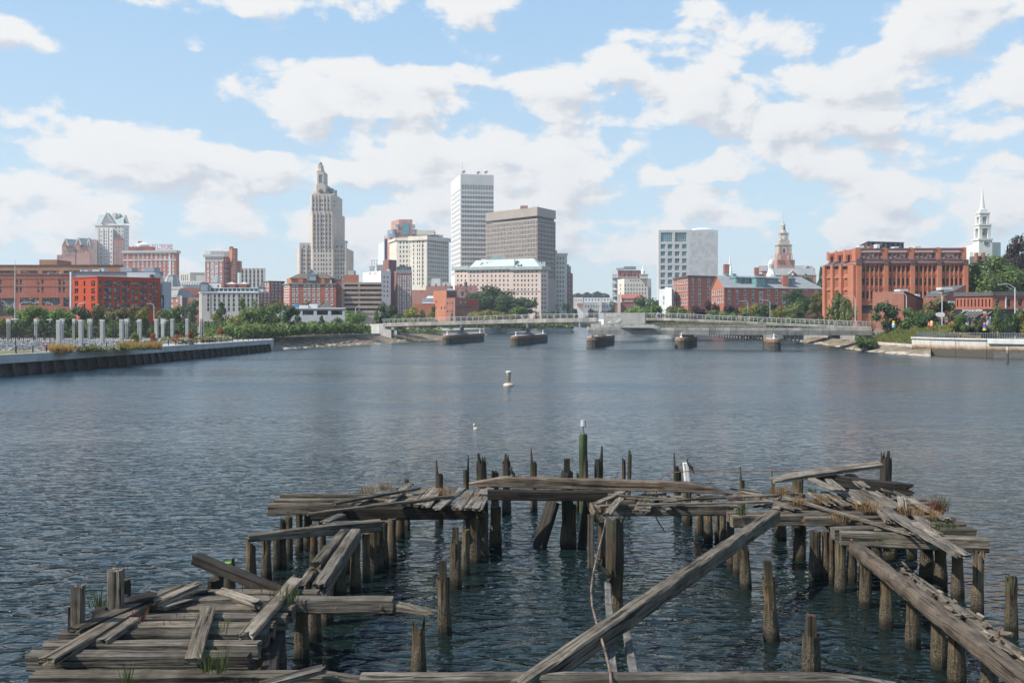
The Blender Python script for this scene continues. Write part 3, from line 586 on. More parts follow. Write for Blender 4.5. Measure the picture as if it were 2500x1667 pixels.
# thin bare metal rod from the pale plank to the back beam, and bent cable
rod = MB().path([P(1612, 1168, bk + .6), P(1632, 1154, bk + .6), P(1680, 1150, bk + .5), P(1800, 1151, bk + .3), P(1950, 1149, bk)], 0.018, 6).build('metal_rod', [RUST]); tag(rod, 'thin rusty rod stretched level above the back beams behind the standing bird', 'rod')
pts = [T(1500, 1160, 2.0)]
cable = [(1509, 1154), (1482, 1195), (1481, 1215), (1482, 1250), (1476, 1285), (1462, 1340), (1448, 1400), (1443, 1440), (1446, 1480), (1458, 1525), (1475, 1580), (1490, 1640), (1494, 1690)]
cz = [bk + .3, bk - 1, bk - 1.5, bk - 2.4, bk - 4, bk - 7, bk - 9, bk - 10.6, bk - 12, bk - 13.4, bk - 15, bk - 17, bk - 17.6]
cz = [34, 33, 32, 31, 29.4, 26.6, 24, 22.4, 20.8, 19.3, 17.8, 16.5, 15.6]
cb_ = MB().path([P(x, y, d) for (x, y), d in zip(cable, cz)], 0.025, 8).build('hanging_cable', [mat('worn_conduit', (0.16, 0.11, 0.08), 0.7, 0.45, 3.0)], smooth=True); tag(cb_, 'long bent brown conduit drooping from the back beams down to the front beam', 'pipe')
wire = MB().path([P(1600, 1257, bk - 2), P(1606, 1272, bk - 2.2), P(1625, 1300, bk - 3)], 0.02, 6).build('hanging_wire', [DARKM]); tag(wire, 'short black cable end hanging from the back beam above the water', 'cable')
# ---- green navigation marker
g0 = T(1424, 1250, 0); nm = thing('navigation_marker', 'green painted pile carrying a small grey lamp behind the brown crossing beam', 'marker', g0)
GREEN = wood('green_painted_pile', (0.075, 0.115, 0.06), (0.04, 0.068, 0.034), 'Z', 0.1, 0.3)
r = pxw(21, g0.y) / 2; V, Fc = pile_mesh(r, Zp(1059, g0.y), 'flat', 3, n=14); link('pile', raw_mesh('pile', V, Fc, [GREEN], smooth=False), nm, Matrix.Translation(g0))
z1 = Zp(1059, g0.y)
MB().tube((g0.x, g0.y, z1 - .02), (g0.x, g0.y, Zp(1042, g0.y)), 0.03).tube((g0.x + .06, g0.y, z1 - .02), (g0.x, g0.y, Zp(1046, g0.y)), 0.012).build('bracket', [STEELG], nm)
MB().lathe((g0.x, g0.y, Zp(1041, g0.y)), [(0.14, 0), (0.14, 0.03), (0.115, 0.04), (0.115, 0.25), (0.09, .27)], 14).build('lamp', [mat('grey_plastic', (0.26, 0.26, 0.27), 0.5)], nm, True)
# ---- buoys
by = T(1242, 942, 0); bu = thing('buoy', 'cream can buoy with a wide round foot floating alone in mid river', 'buoy', by)
BUOYM = mat('cream_plastic', (0.50, 0.43, 0.32), 0.5, 0.08, 3)
MB().lathe(by, [(0.2, -.2), (0.66, -.1), (0.68, .12), (0.55, .3), (0.28, .36)], 16).build('float', [BUOYM], bu, True)
MB().lathe(by, [(0.24, .36), (0.22, 1.35), (0.3, 1.45), (0.32, 1.62)], 14).build('tower', [BUOYM], bu, True)
MB().lathe(by, [(0.36, 1.62), (0.36, 1.74), (.1, 1.78)], 14).build('cap', [WHITEP], bu, True)
for x, y, s, lab in ((1158, 1037, 0.11, 'small pale mooring ball, the farther of two'), (1162, 1047, 0.14, 'small pale mooring float lying on its side, the nearer of two')):
    c = T(x, y, 0); o = MB().lathe((c.x, c.y, 0), [(0.02, -s), (s * .8, -s * .6), (s, 0), (s * .8, s * .6), (.05, s * .95)], 12, sx=1.5 if s > .12 else 1).build('mooring_ball', [BUOYM], None, True); tag(o, lab, 'buoy', 'mooring floats')
# ---- cormorants
FEATH = mat('dark_feathers', (0.028, 0.024, 0.022), 0.55, 0.3, 20); BEAK = mat('orange_bill', (0.35, 0.17, 0.06), 0.5)
def skin_body(name, pts, edges, mats, parent, root=0, sub=1):
    me = bpy.data.meshes.new(name); me.from_pydata([p[:3] for p in pts], edges, []); o = bpy.data.objects.new(name, me); COL.objects.link(o)
    o.modifiers.new('s', 'SKIN'); 
    for i, p in enumerate(pts):
        v = me.skin_vertices[0].data[i]; rr = p[3]; v.radius = rr if isinstance(rr, tuple) else (rr, rr); v.use_root = i == root
    if sub: sm = o.modifiers.new('u', 'SUBSURF'); sm.levels = sub; sm.render_levels = sub
    dg = bpy.context.evaluated_depsgraph_get(); m2 = bpy.data.meshes.new_from_object(o.evaluated_get(dg)); m2.name = name
    bpy.data.objects.remove(o); m2.materials.clear()
    for m in mats: m2.materials.append(m)
    m2.polygons.foreach_set('use_smooth', [True] * len(m2.polygons))
    return link(name, m2, None) if parent is None else link(name, m2, parent, Matrix.Translation(parent.location))
def cormorant(loc, lab, s=1.0, turn=0.0, tuck=False):
    c = thing('cormorant', lab, 'bird', loc, 'cormorants on the pier', turn)
    neck = [(-.17, 0, .50, .045), (-.20, 0, .60, .036), (-.16, 0, .69, .036), (-.20, 0, .74, .042)] if not tuck else [(-.12, 0, .52, .06), (-.08, 0, .58, .05), (-.02, 0, .55, .045), (.02, 0, .5, .04)]
    pts = [(0, 0, .25, (.11, .10)), (-.09, 0, .40, (.10, .09)), *neck, (.10, 0, .10, (.085, .06)), (.17, 0, -.06, (.05, .02)), (.22, 0, -.18, (.055, .012))]
    e = [(0, 1), (1, 2), (2, 3), (3, 4), (4, 5), (0, 6), (6, 7), (7, 8)]
    pts = [(p[0] * s, p[1] * s, p[2] * s, tuple(q * s for q in p[3]) if isinstance(p[3], tuple) else p[3] * s) for p in pts]
    b = skin_body('body', pts, e, [FEATH], c, 0, 2)
    hx, hz = (-.20, .74) if not tuck else (.02, .5)
    dx = -.13 if not tuck else .08
    mb = MB().tube(Vector((hx + dx * .3, 0, hz + .005)) * s, Vector((hx + dx, 0, hz + .03)) * s, .018 * s, .006 * s, 6); o = mb.build('bill', [BEAK]); o.parent = c; o.matrix_local = Matrix.Identity(4)
    mb = MB()
    for sy in (-1, 1):
        mb.tube(Vector((.02, .05 * sy, .16)) * s, Vector((.0, .05 * sy, 0.01)) * s, .016 * s, .014 * s, 6)
        for t in (-.05, 0, .05): mb.tube(Vector((.0, .05 * sy, .012)) * s, Vector((-.09, .05 * sy + t, .008)) * s, .010 * s, .006 * s, 5)
    o = mb.build('feet', [DARKM]); o.parent = c; o.matrix_local = Matrix.Identity(4)
    for sy in (-1, 1):      # folded wings lie along the flanks
        V = [(-.12, .085 * sy, .44), (-.02, .13 * sy, .42), (.10, .125 * sy, .22), (.17, .06 * sy, .02), (.05, .09 * sy, .14), (-.06, .10 * sy, .27), (.02, .15 * sy, .30)]
        o = MB().add([Vector(v) * s for v in V], [(0, 1, 6), (1, 2, 6), (2, 3, 4, 6), (6, 4, 5), (0, 6, 5)]).build('wing', [mat('wing_feathers', (0.045, 0.038, 0.033), 0.6, 0.4, 25)]); o.parent = c; o.matrix_local = Matrix.Identity(4)
    return c
q = P(1682, 1150, b.y - .28); cormorant(q + Vector((.06, -0.05, -0.02)), 'dark upright cormorant perched with raised bill against the white post', 0.74)
q = P(1251, 1164, 32.5); cormorant(q, 'brown cormorant preening on the brown crossing beam at left of centre', 0.6, 0.3, True)
q = T(1483, 1424, 1.22); cormorant(q, 'blackish cormorant standing on the tall white-stained board, looking left', 0.85, 0.2)
# ---- grass on the pier
def tuft(mb, c, n, h, sp, rn, m=0):
    for _ in range(n):
        a = rn.uniform(0, 6.28); d = rn.uniform(0, sp); p = Vector((c[0] + math.cos(a) * d, c[1] + math.sin(a) * d, c[2])); l = h * rn.uniform(.5, 1.1)
        t = p + Vector((math.cos(a) * l * .45 * rn.random(), math.sin(a) * l * .45 * rn.random(), l)); w = 0.008 + .004 * rn.random()
        w *= .8; aw = rn.uniform(0, 3.14); s = Vector((math.cos(aw) * w, math.sin(aw) * w, 0)); mid = p.lerp(t, .5) + Vector((0, 0, l * .08)); mb.add([p - s, p + s, mid + s * .8, mid - s * .8, t], [(0, 1, 2, 3), (3, 2, 4)], m)
DRYG = leafy('dry_grass', (0.30, 0.19, 0.085), 0.4); GREENG = leafy('green_weed', (0.075, 0.105, 0.03), 0.4); REDG = leafy('reddish_weed', (0.15, 0.06, 0.035), 0.4)
mb = MB(); rn = random.Random(3)
for x, y, n, h, sp in ((900, 1203, 90, .35, .35), (940, 1196, 80, .35, .3), (1085, 1206, 110, .3, .4), (1150, 1215, 50, .2, .3), (1440, 1192, 140, .4, .5), (1480, 1190, 140, .35, .6), (1520, 1195, 90, .3, .5), (1800, 1218, 90, .25, .6), (1905, 1208, 90, .45, .4), (2010, 1225, 70, .3, .4), (2120, 1245, 100, .4, .5), (2220, 1256, 150, .35, .4), (2275, 1262, 80, .3, .4), (1950, 1232, 80, .25, .4), (2050, 1272, 60, .3, .4), (1850, 1226, 60, .2, .5)):
    tuft(mb, T(x, y, DZ + .05), n, h, sp, rn, 0)
for x, y, n, h, sp in ((330, 1520, 18, .2, .3), (345, 1500, 14, .22, .25), (420, 1520, 10, .18, .4), (640, 1445, 16, .28, .6), (680, 1440, 14, .28, .6), (2170, 1410, 1, .1, .1), (2290, 1250, 110, .5, .3), (1425, 1190, 40, .5, .3)):
    tuft(mb, T(x, y, DZ + .05), n, h, sp, rn, 1)
for x, y, n, h, sp in ((505, 1640, 22, .5, .12), (535, 1642, 26, .55, .12), (540, 1545, 14, .4, .12), (310, 1666, 18, .4, .1), (1812, 1258, 50, .4, .16), (695, 1468, 50, .4, .3), (2300, 1245, 40, .5, .25), (2290, 1292, 40, .35, .3), (2330, 1290, 30, .25, .3), (1700, 1197, 30, .25, .2), (2035, 1200, 40, .3, .15), (1985, 1204, 30, .25, .15), (240, 1480, 40, .4, .2)):
    tuft(mb, T(x, y, DZ + .05), n, h, sp, rn, 2)
tag(mb.build('pier_grass', [DRYG, REDG, GREENG]), kind='stuff')

# ---- rusty bolts in the beam faces
rn = random.Random(9)
for px, py, z in ((140, 1610, 1.66), (330, 1612, 1.64), (520, 1608, 1.66), (250, 1583, 1.66), (560, 1582, 1.66), (690, 1482, 1.66), (820, 1486, 1.66), (930, 1482, 1.66), (700, 1250, 1.6), (900, 1250, 1.6), (1060, 1246, 1.6), (2080, 1318, 1.6), (2200, 1320, 1.6), (2330, 1324, 1.6), (1830, 1270, 1.6), (1960, 1272, 1.6)):
    p = T(px, py, z); MB().tube(p + Vector((0, .06, 0)), p + Vector((0, -.045, 0)), .03, n=8).build('bolt', [RUST], pl if px < 1000 and py > 1400 else (pm if px < 1200 else pr))
# ================================================================= buildings
GL = 2.85; GR = 3.6                                  # ground level left / right
B_RED = brick('red_brick', (0.37, 0.125, 0.085)); B_ORANGE = brick('orange_brick', (0.44, 0.165, 0.095)); B_BROWN = brick('brown_brick', (0.29, 0.125, 0.09))
B_DARK = brick('dark_brick', (0.135, 0.075, 0.062)); B_PINK = brick('pink_brick', (0.46, 0.25, 0.20)); B_TAN = brick('tan_brick', (0.40, 0.20, 0.12))
B_VERM = brick('vermilion_panels', (0.42, 0.062, 0.022), (0.3, 0.05, 0.02), 0.06); B_PLUM = brick('plum_brick', (0.24, 0.11, 0.098))
LIME = mat('limestone', (0.50, 0.43, 0.365), 0.9, 0.07, 0.12, streak=0.2); CREAM = mat('cream_stone', (0.62, 0.57, 0.48), 0.9, 0.07, 0.12, streak=0.15)
WHITEST = mat('white_stone', (0.68, 0.635, 0.58), 0.9, 0.05, 0.1, streak=0.12); PINKST = mat('pink_stucco', (0.60, 0.48, 0.41), 0.9, 0.05, 0.12, streak=0.12)
GREYST = mat('grey_stone', (0.42, 0.41, 0.38), 0.9, 0.08, 0.15, streak=0.2); TAUPE = mat('taupe_concrete', (0.33, 0.275, 0.235), 0.9, 0.06, 0.1, streak=0.12)
COPPER = mat('green_copper', (0.34, 0.40, 0.37), 0.7, 0.12, 0.4, streak=0.3); SLATE = mat('grey_slate', (0.25, 0.26, 0.26), 0.8, 0.1, 0.6, streak=0.2); SLATED = mat('dark_slate', (0.10, 0.095, 0.095), 0.8, 0.15, 0.6)
ROOFM = mat('flat_roof', (0.22, 0.21, 0.20), 0.95, 0.15, 0.3); LOUVER = mat('grey_cladding', (0.34, 0.35, 0.38), 0.6, 0.06, 0.4); LTGREY = mat('pale_cladding', (0.55, 0.56, 0.57), 0.6, 0.05, 0.3)
TEAL = mat('teal_metal', (0.11, 0.27, 0.27), 0.6, 0.1, 0.8); BROWNM = mat('bronze_metal', (0.075, 0.055, 0.058), 0.55, 0.12, 0.8)
G_DARK = glassy('dark_glass', (0.05, 0.052, 0.06)); G_MID = glassy('grey_glass', (0.10, 0.11, 0.125)); G_TEAL = glassy('teal_glass', (0.07, 0.17, 0.19), 0.1, 0.6, 0.1, (0.2, 0.36, 0.38)); G_WHITE = glassy('blind_glass', (0.20, 0.21, 0.22), 0.2, 0.4, 0.55, (0.55, 0.55, 0.54))
G_SKY = glassy('sky_glass', (0.22, 0.27, 0.33), 0.1, 0.7, 0.1, (0.35, 0.4, 0.45)); G_BLACK = glassy('black_glass', (0.018, 0.018, 0.02), 0.15, 0.5, 0.04)
FR_W = mat('white_frame', (0.70, 0.69, 0.66), 0.6, 0.05, 1); FR_D = mat('dark_frame', (0.06, 0.055, 0.05), 0.6, 0.1, 1); FR_S = mat('stone_frame', (0.50, 0.46, 0.40), 0.8, 0.08, 1); FR_T = TEAL
# style: frame material, glass, frame width fraction, mullions across, mullions down, recess in m, sill material
ST = {'dark': (FR_D, G_DARK, .07, 0, 1, .30, None), 'lime': (FR_D, G_MID, .06, 1, 1, .35, None), 'white': (FR_W, G_MID, .12, 0, 1, .12, FR_W), 'whiteb': (FR_W, G_WHITE, .12, 0, 1, .12, FR_W), 'stone': (FR_W, G_DARK, .09, 0, 1, .16, FR_S),
      'teal': (FR_W, G_TEAL, .03, 1, 1, .5, None), 'tealbig': (FR_W, G_TEAL, .02, 5, 3, .5, None), 'black': (FR_D, G_BLACK, .05, 0, 0, .5, None), 'pair': (FR_D, G_DARK, .06, 1, 1, .25, None), 'pale': (FR_S, G_MID, .08, 0, 1, .2, None),
      'strip': (FR_D, G_DARK, .04, 6, 0, .4, None), 'open': (FR_D, G_BLACK, .01, 0, 0, 3.0, None), 'sky': (FR_W, G_SKY, .05, 0, 0, .2, None), 'tealst': (FR_W, G_TEAL, .05, 0, 0, .2, None), 'bronze': (BROWNM, G_MID, .05, 0, 0, .3, None), 'fin': (FR_D, G_DARK, .03, 0, 0, .9, None)}
WCACHE = {}
def win_mesh(w, h, st):
    w = round(w, 1) or .1; h = round(h, 1) or .1; key = (w, h, st)
    if key in WCACHE: return WCACHE[key]
    fr, gl, fw, nx, nz, dep, sill = ST[st]
    b = MB(); f = max(.04, fw * min(w, h)); x, z = w / 2, h / 2; p = -dep + .002      # local: x along the wall, y INTO the wall, z up
    p = dep
    b.add([(-x, p, -z), (x, p, -z), (x, p, z), (-x, p, z)], [(0, 1, 2, 3)], 1)
    for a in ((-x, -x + f, -z, z), (x - f, x, -z, z), (-x + f, x - f, -z, -z + f), (-x + f, x - f, z - f, z)):
        b.box(a[0], a[1], p - .09, p - .004, a[2], a[3], 0)
    for i in range(nx): c = -x + w * (i + 1) / (nx + 1); b.box(c - f * .35, c + f * .35, p - .07, p - .005, -z + f, z - f, 0)
    for i in range(nz): c = -z + h * (i + 1) / (nz + 1); b.box(-x + f, x - f, p - .06, p - .006, c - f * .35, c + f * .35, 0)
    ms = [fr, gl]
    if sill: b.box(-x - .08, x + .08, -.12, .03, -z - .22, -z, 2); b.box(-x - .08, x + .08, -.05, .02, z, z + .28, 2); ms.append(sill)
    WCACHE[key] = raw_mesh('window', b.v, b.f, ms, b.m); return WCACHE[key]
class Face:
    """a vertical wall plane between two plan points, seen from the camera side"""
    def __init__(s, A, B):
        s.A, s.B = Vector(A), Vector(B); s.L = (s.B - s.A).length; s.u = (s.B - s.A) / s.L
        n = Vector((s.u.y, -s.u.x)); s.n = n if n.dot(-(s.A + s.B) / 2) > 0 else -n
    def at(s, px):            # distance along the wall hit by the ray of a photo column
        k = (px - CX) / F; den = s.u.x - k * s.u.y
        return (k * s.A.y - s.A.x) / den
    def Y(s, u): return s.A.y + s.u.y * u
    def pt(s, u, z, out=0.0): q = s.A + s.u * u + s.n * out; return Vector((q.x, q.y, z))
    def M(s, u, z, out=0.0):
        q = s.pt(u, z, out); return Matrix(((s.u.x, -s.n.x, 0, q.x), (s.u.y, -s.n.y, 0, q.y), (0, 0, 1, q.z), (0, 0, 0, 1)))
MAXWIN = {}
def wall_with_windows(parent, f, z0, z1, grids, wm, name='wall'):
    rects = []
    for g in grids:
        p0, p1, n, y0, y1, m, w, h, st = g
        u0, u1 = f.at(p0), f.at(p1); um = (u0 + u1) / 2; Ym = f.Y(um); pm = CX + F * (f.A.x + f.u.x * um) / Ym
        W = abs(f.at(pm + w / 2) - f.at(pm - w / 2)); Hh = h / F * Ym
        for i in range(n):
            uc = u0 + (u1 - u0) * (i / (n - 1) if n > 1 else 0)
            for j in range(m):
                zc = Zp(y0 + (y1 - y0) * (j / (m - 1) if m > 1 else 0), Ym)
                if zc - Hh / 2 > z0 + .1 and zc + Hh / 2 < z1 - .05 and uc - W / 2 > .02 and uc + W / 2 < f.L - .02: rects.append((uc, zc, round(W, 1) or .1, round(Hh, 1) or .1, st))
    us = sorted({0.0, round(f.L, 3)} | {round(r[0] + s * r[2] / 2, 3) for r in rects for s in (-1, 1)}); zs = sorted({z0, z1} | {round(r[1] + s * r[3] / 2, 3) for r in rects for s in (-1, 1)})
    b = MB(); holes = set()
    ui = {v: i for i, v in enumerate(us)}; zi = {v: i for i, v in enumerate(zs)}
    for r in rects:
        a0, a1 = ui[round(r[0] - r[2] / 2, 3)], ui[round(r[0] + r[2] / 2, 3)]; c0, c1 = zi[round(r[1] - r[3] / 2, 3)], zi[round(r[1] + r[3] / 2, 3)]
        for a in range(a0, a1):
            for c in range(c0, c1): holes.add((a, c))
        d = ST[r[4]][5]; q = [f.pt(r[0] + sx * r[2] / 2, r[1] + sz * r[3] / 2, o) for o in (0, -d) for sx, sz in ((-1, -1), (1, -1), (1, 1), (-1, 1))]
        b.add(q, [(0, 1, 5, 4), (1, 2, 6, 5), (2, 3, 7, 6), (3, 0, 4, 7)], 0)
    for c in range(len(zs) - 1):
        a = 0
        while a < len(us) - 1:
            if (a, c) in holes: a += 1; continue
            e = a
            while e < len(us) - 1 and (e, c) not in holes: e += 1
            b.add([f.pt(us[a], zs[c]), f.pt(us[e], zs[c]), f.pt(us[e], zs[c + 1]), f.pt(us[a], zs[c + 1])], [(0, 1, 2, 3)], 0); a = e
    w = b.build(name, [wm], parent)
    rt = root_of(parent); cnt = MAXWIN.setdefault(rt.name, 0)
    rects.sort(key=lambda r: -r[2] * r[3]); st = MB(); stm = []
    for r in rects:
        me = win_mesh(r[2], r[3], r[4]); M = f.M(r[0], r[1])
        if MAXWIN[rt.name] < 300: link('window', me, parent, M); MAXWIN[rt.name] += 1
        else:
            off = [stm.index(x) if x in stm else (stm.append(x) or len(stm) - 1) for x in me.materials]
            o = len(st.v); st.v += [tuple(M @ v.co) for v in me.vertices]
            for p in me.polygons: st.f.append(tuple(i + o for i in p.vertices)); st.m.append(off[p.material_index])
    if st.v: tag(st.build('windows', stm, parent), kind='stuff')
    return w
class Bld:
    def __init__(s, name, label, cat, px, Y, gz=GL, group=None):
        p = V2(px, Y); s.o = thing(name, label, cat, (p.x, p.y, gz), group); s.gz = gz
    def block(s, verts, ytop, wm, grids=None, zbot=None, back=16.0, ref=0, roof=ROOFM, cornice=None, name='wall', ztop=None, cap=True):
        """verts: (photo x, depth) from left to right along the visible front; grids: {face index: [windows]}; cornice: (height px, out m, material)"""
        pts = [V2(*v) for v in verts]; Y0 = verts[ref][1]; z1 = Zp(ytop, Y0) if ztop is None else ztop; z0 = s.gz if zbot is None else zbot
        fs = [Face(a, b) for a, b in zip(pts[:-1], pts[1:])]
        for i, f in enumerate(fs): wall_with_windows(s.o, f, z0, z1, (grids or {}).get(i, []), wm, name)
        if len(pts) == 2: bk = [p * (1 + back / p.y) for p in (pts[1], pts[0])]
        else: bk = [pts[0] + pts[-1] - pts[1]] if len(pts) == 3 else [pts[-1] + Vector((0, back)), pts[0] + Vector((0, back))]
        poly = pts + bk; m = MB(); n = len(pts)
        for a, b in zip(poly[n - 1:], poly[n:] + [poly[0]]): m.add([(a.x, a.y, z0), (b.x, b.y, z0), (b.x, b.y, z1), (a.x, a.y, z1)], [(0, 1, 2, 3)])
        m.build(name, [wm], s.o)
        if cap: r = MB(); r.add([(p.x, p.y, z1 - .02) for p in poly], [tuple(range(len(poly)))]); r.build('roof', [roof], s.o)
        if cornice:
            hpx, out, cm = cornice; hh = hpx / F * Y0
            for f in fs: s.band(f, z1 - hh, z1 + .05, out, cm, 'cornice')
        s.fs, s.z1, s.poly = fs, z1, poly
        return s
    def band(s, f, z0, z1, out, m, name='band', u0=None, u1=None):
        a = -out * .98 if u0 is None else u0; e = f.L + out * .98 if u1 is None else u1
        b = MB(); b.hexa([f.pt(a, z0, .003), f.pt(e, z0, .003), f.pt(e, z0, out), f.pt(a, z0, out), f.pt(a, z1, .003), f.pt(e, z1, .003), f.pt(e, z1, out), f.pt(a, z1, out)]); return b.build(name, [m], s.o)
    def pxband(s, f, px0, px1, y0, y1, out, m, name='band'):
        u0, u1 = f.at(px0), f.at(px1); Y = f.Y((u0 + u1) / 2); return s.band(f, Zp(y1, Y), Zp(y0, Y), out, m, name, u0, u1)
    def boxpx(s, x0, x1, y0, y1, Y, m, name='rooftop_unit', d=6.0):
        a, b = V2(x0, Y), V2(x1, Y); return MB().box(a.x, b.x, Y, Y + d, Zp(y1, Y), Zp(y0, Y)).build(name, [m], s.o)
    def text(s, txt, f, u, z, h, m, out=.1, name='lettering', wid=None, each=False):
        cu = bpy.data.curves.new('t', 'FONT'); cu.body = txt; cu.size = 1; cu.extrude = .06; cu.resolution_u = 2; cu.align_x = 'CENTER'
        o = bpy.data.objects.new('t', cu); COL.objects.link(o); dg = bpy.context.evaluated_depsgraph_get(); me = bpy.data.meshes.new_from_object(o.evaluated_get(dg)); bpy.data.objects.remove(o)
        xs = [v.co.x for v in me.vertices]; zs = [v.co.y for v in me.vertices]; hh = max(zs) - min(zs); sc = h / hh; sx = (wid / (max(xs) - min(xs))) if wid else sc; cx = (max(xs) + min(xs)) / 2
        for v in me.vertices: x, y, zz = v.co; v.co = ((x - cx) * sx, -zz * .8, (y - min(zs)) * sc)
        me.materials.clear(); me.materials.append(m); me.name = name; return link(name, me, s.o, f.M(u, z, out))
def roof_gable(b, A, Bp, ridge_z, eave_z, depth, m, gm, name='roof', over=.3):
    """gabled roof: front eave from A to Bp (plan), ridge half the depth behind"""
    f = Face(A, Bp); n = -f.n
    a0, b0 = f.pt(-over, eave_z, over), f.pt(f.L + over, eave_z, over); r0 = f.pt(-over, ridge_z, -depth / 2); r1 = f.pt(f.L + over, ridge_z, -depth / 2); a1, b1 = f.pt(-over, eave_z, -depth - over), f.pt(f.L + over, eave_z, -depth - over)
    t = Vector((0, 0, .25)); q = MB(); q.add([a0, b0, r1, r0, a1, b1] + [v + t for v in (a0, b0, r1, r0, a1, b1)], [(6, 7, 8, 9), (9, 8, 11, 10), (0, 1, 7, 6), (4, 10, 11, 5), (0, 6, 9, 3), (3, 9, 10, 4), (1, 2, 8, 7), (2, 5, 11, 8), (0, 3, 2, 1), (3, 4, 5, 2)]); q.build(name, [m], b.o)
    g = MB()
    for u in (.02, f.L - .02): g.add([f.pt(u, eave_z, 0), f.pt(u, eave_z, -depth), f.pt(u, ridge_z, -depth / 2)], [(0, 1, 2)])
    g.build('gable', [gm], b.o); return f
# ---------------------------------------------------------------- left bank, near to far
b = Bld('brick_building', 'long low brown brick building with dark strip windows at the far left', 'building', 60, 345)
b.block([(-80, 345), (171, 345)], 669, B_RED, {0: [(42, 51, 2, 688, 707, 2, 5, 14, 'dark'), (94, 104, 2, 688, 707, 2, 5, 14, 'dark'), (146, 156, 2, 688, 707, 2, 5, 14, 'dark'), (-8, 2, 2, 688, 707, 2, 5, 14, 'dark'), (72, 72, 1, 736, 736, 1, 46, 18, 'strip'), (125, 125, 1, 736, 736, 1, 44, 18, 'strip'), (162, 162, 1, 737, 737, 1, 15, 22, 'strip'), (20, 20, 1, 750, 750, 1, 40, 44, 'strip')]}, cornice=(2, .25, BROWNM), back=8)
f = b.fs[0]; b.pxband(f, -60, 170, 679, 681, .12, B_BROWN); b.pxband(f, -60, 170, 698, 700, .12, B_BROWN)
b.block([(-80, 353), (300, 353)], 647, B_TAN, {0: [(20, 20, 1, 664, 664, 1, 42, 6.5, 'strip'), (72, 72, 1, 664, 664, 1, 42, 6.5, 'strip'), (124, 124, 1, 664, 664, 1, 42, 6.5, 'strip'), (176, 176, 1, 664, 664, 1, 42, 6.5, 'strip')]}, cornice=(1.6, .25, BROWNM), back=30)
b.boxpx(96, 139, 634, 648, 365, B_TAN, 'penthouse', 12)
b.boxpx(116, 119, 666, 670, 348, LTGREY, 'vent', 1); b.boxpx(146, 148, 666, 670, 348, LTGREY, 'vent', 1)
b = Bld('apartment_block', 'bright vermilion five storey block with navy windows and a grey storey on its roof', 'building', 280, 300)
b.block([(177, 307), (238, 300), (391, 312)], 675, B_VERM, {0: [(184.5, 189, 2, 692, 747, 4, 4, 13, 'dark'), (206.5, 206.5, 1, 692, 747, 4, 4.5, 12, 'dark'), (225, 230, 2, 692, 747, 4, 4, 13, 'dark')],
        1: [(244.6, 244.6, 1, 691, 746, 4, 6, 13, 'pair'), (257, 269, 2, 692, 747, 4, 7, 15, 'pair'), (281.5, 289.5, 2, 693, 748, 4, 7, 15, 'pair'), (301, 313, 2, 693, 748, 4, 6.4, 15, 'pair'), (325, 333, 2, 694, 749, 4, 6.4, 15, 'pair'), (344, 355.5, 2, 694, 749, 4, 6.4, 15, 'pair'), (367, 382, 3, 695, 750, 4, 6.2, 15, 'pair')]}, ref=1, cornice=(2.5, .2, B_VERM))
NAVY = mat('navy_panel', (0.045, 0.047, 0.075), 0.5, 0.1, 1)
f = b.fs[1]
for j in range(4):
    for x in (263, 307, 350): b.pxband(f, x - 2.3, x + 2.3, 685 + j * 18.4, 699.5 + j * 18.4, .06, NAVY, 'panel')
b.block([(171, 322), (398, 322)], 664, LOUVER, back=12, cornice=(2, .3, SLATED)); b.boxpx(170, 173.5, 664, 750, 321, WHITEP, 'corner_panel', 2)
b.boxpx(294, 322, 653, 665, 330, LOUVER, 'penthouse'); b.boxpx(351, 376, 652, 666, 332, LOUVER, 'penthouse'); b.boxpx(310, 378, 665, 678, 316, LTGREY, 'terrace_storey', 5)
b.boxpx(366, 375, 670, 677, 315.6, NAVY, 'dark_window', .3)
for x0, x1, y0, y1 in ((225, 247, 658, 663), (244, 254, 655, 663), (206, 214, 659, 663), (195, 199, 658, 663)): b.boxpx(x0, x1, y0, y1, 324, LTGREY, 'rooftop_unit', 3)
b.boxpx(391.5, 397, 687, 764, 313.5, LOUVER, 'side_wall', 8)
sg = Bld('blade_sign', 'tall dark vertical sign with white letters on the side of the vermilion block', 'sign', 396, 311)
sg.boxpx(392, 399.5, 720, 752, 311, DARKM, 'board', .4); f = Face(V2(392, 310.9), V2(399.5, 310.9))
for k, ch in enumerate('LOFT'): sg.text(ch, f, f.L / 2, Zp(731 + k * 6, 310.9), .62, WHITEP, .05)
b = Bld('domed_hall', 'pale stone hall under a big grey ribbed dome with a green copper crown', 'building', 420, 600)
c = V2(420, 612); k = 612 / F
b.block([(402, 602), (438, 602)], 700, CREAM, back=16, cornice=(6, .8, CREAM)); b.block([(403, 598), (440, 598)], 722, CREAM, back=4, name='lower_storey')
dm = MB(); dm.lathe((c.x, c.y, Zp(701, 612)), [(19 * k, 0), (18.7 * k, 8 * k), (17.2 * k, 15 * k), (14.5 * k, 22 * k), (11.5 * k, 27 * k), (11.5 * k, 29 * k)], 8, rot=math.pi / 8); dm.build('dome', [mat('lead_roof', (0.30, 0.31, 0.30), 0.7, 0.15, 0.3, streak=0.35)], b.o)
MB().lathe((c.x, c.y, Zp(674, 612)), [(12.6 * k, 0), (12.6 * k, 2.2 * k), (9 * k, 2.4 * k), (9 * k, 3.8 * k)], 16).build('crown', [COPPER], b.o)
for i in range(8): a = math.pi / 8 + i * math.pi / 4; MB().path([(c.x + math.cos(a) * r * k, c.y + math.sin(a) * r * k, Zp(701, 612) + z * k) for r, z in ((19.1, 0), (18.8, 8), (17.3, 15), (14.6, 22), (11.6, 27))], .25, 5).build('rib', [LTGREY], b.o)
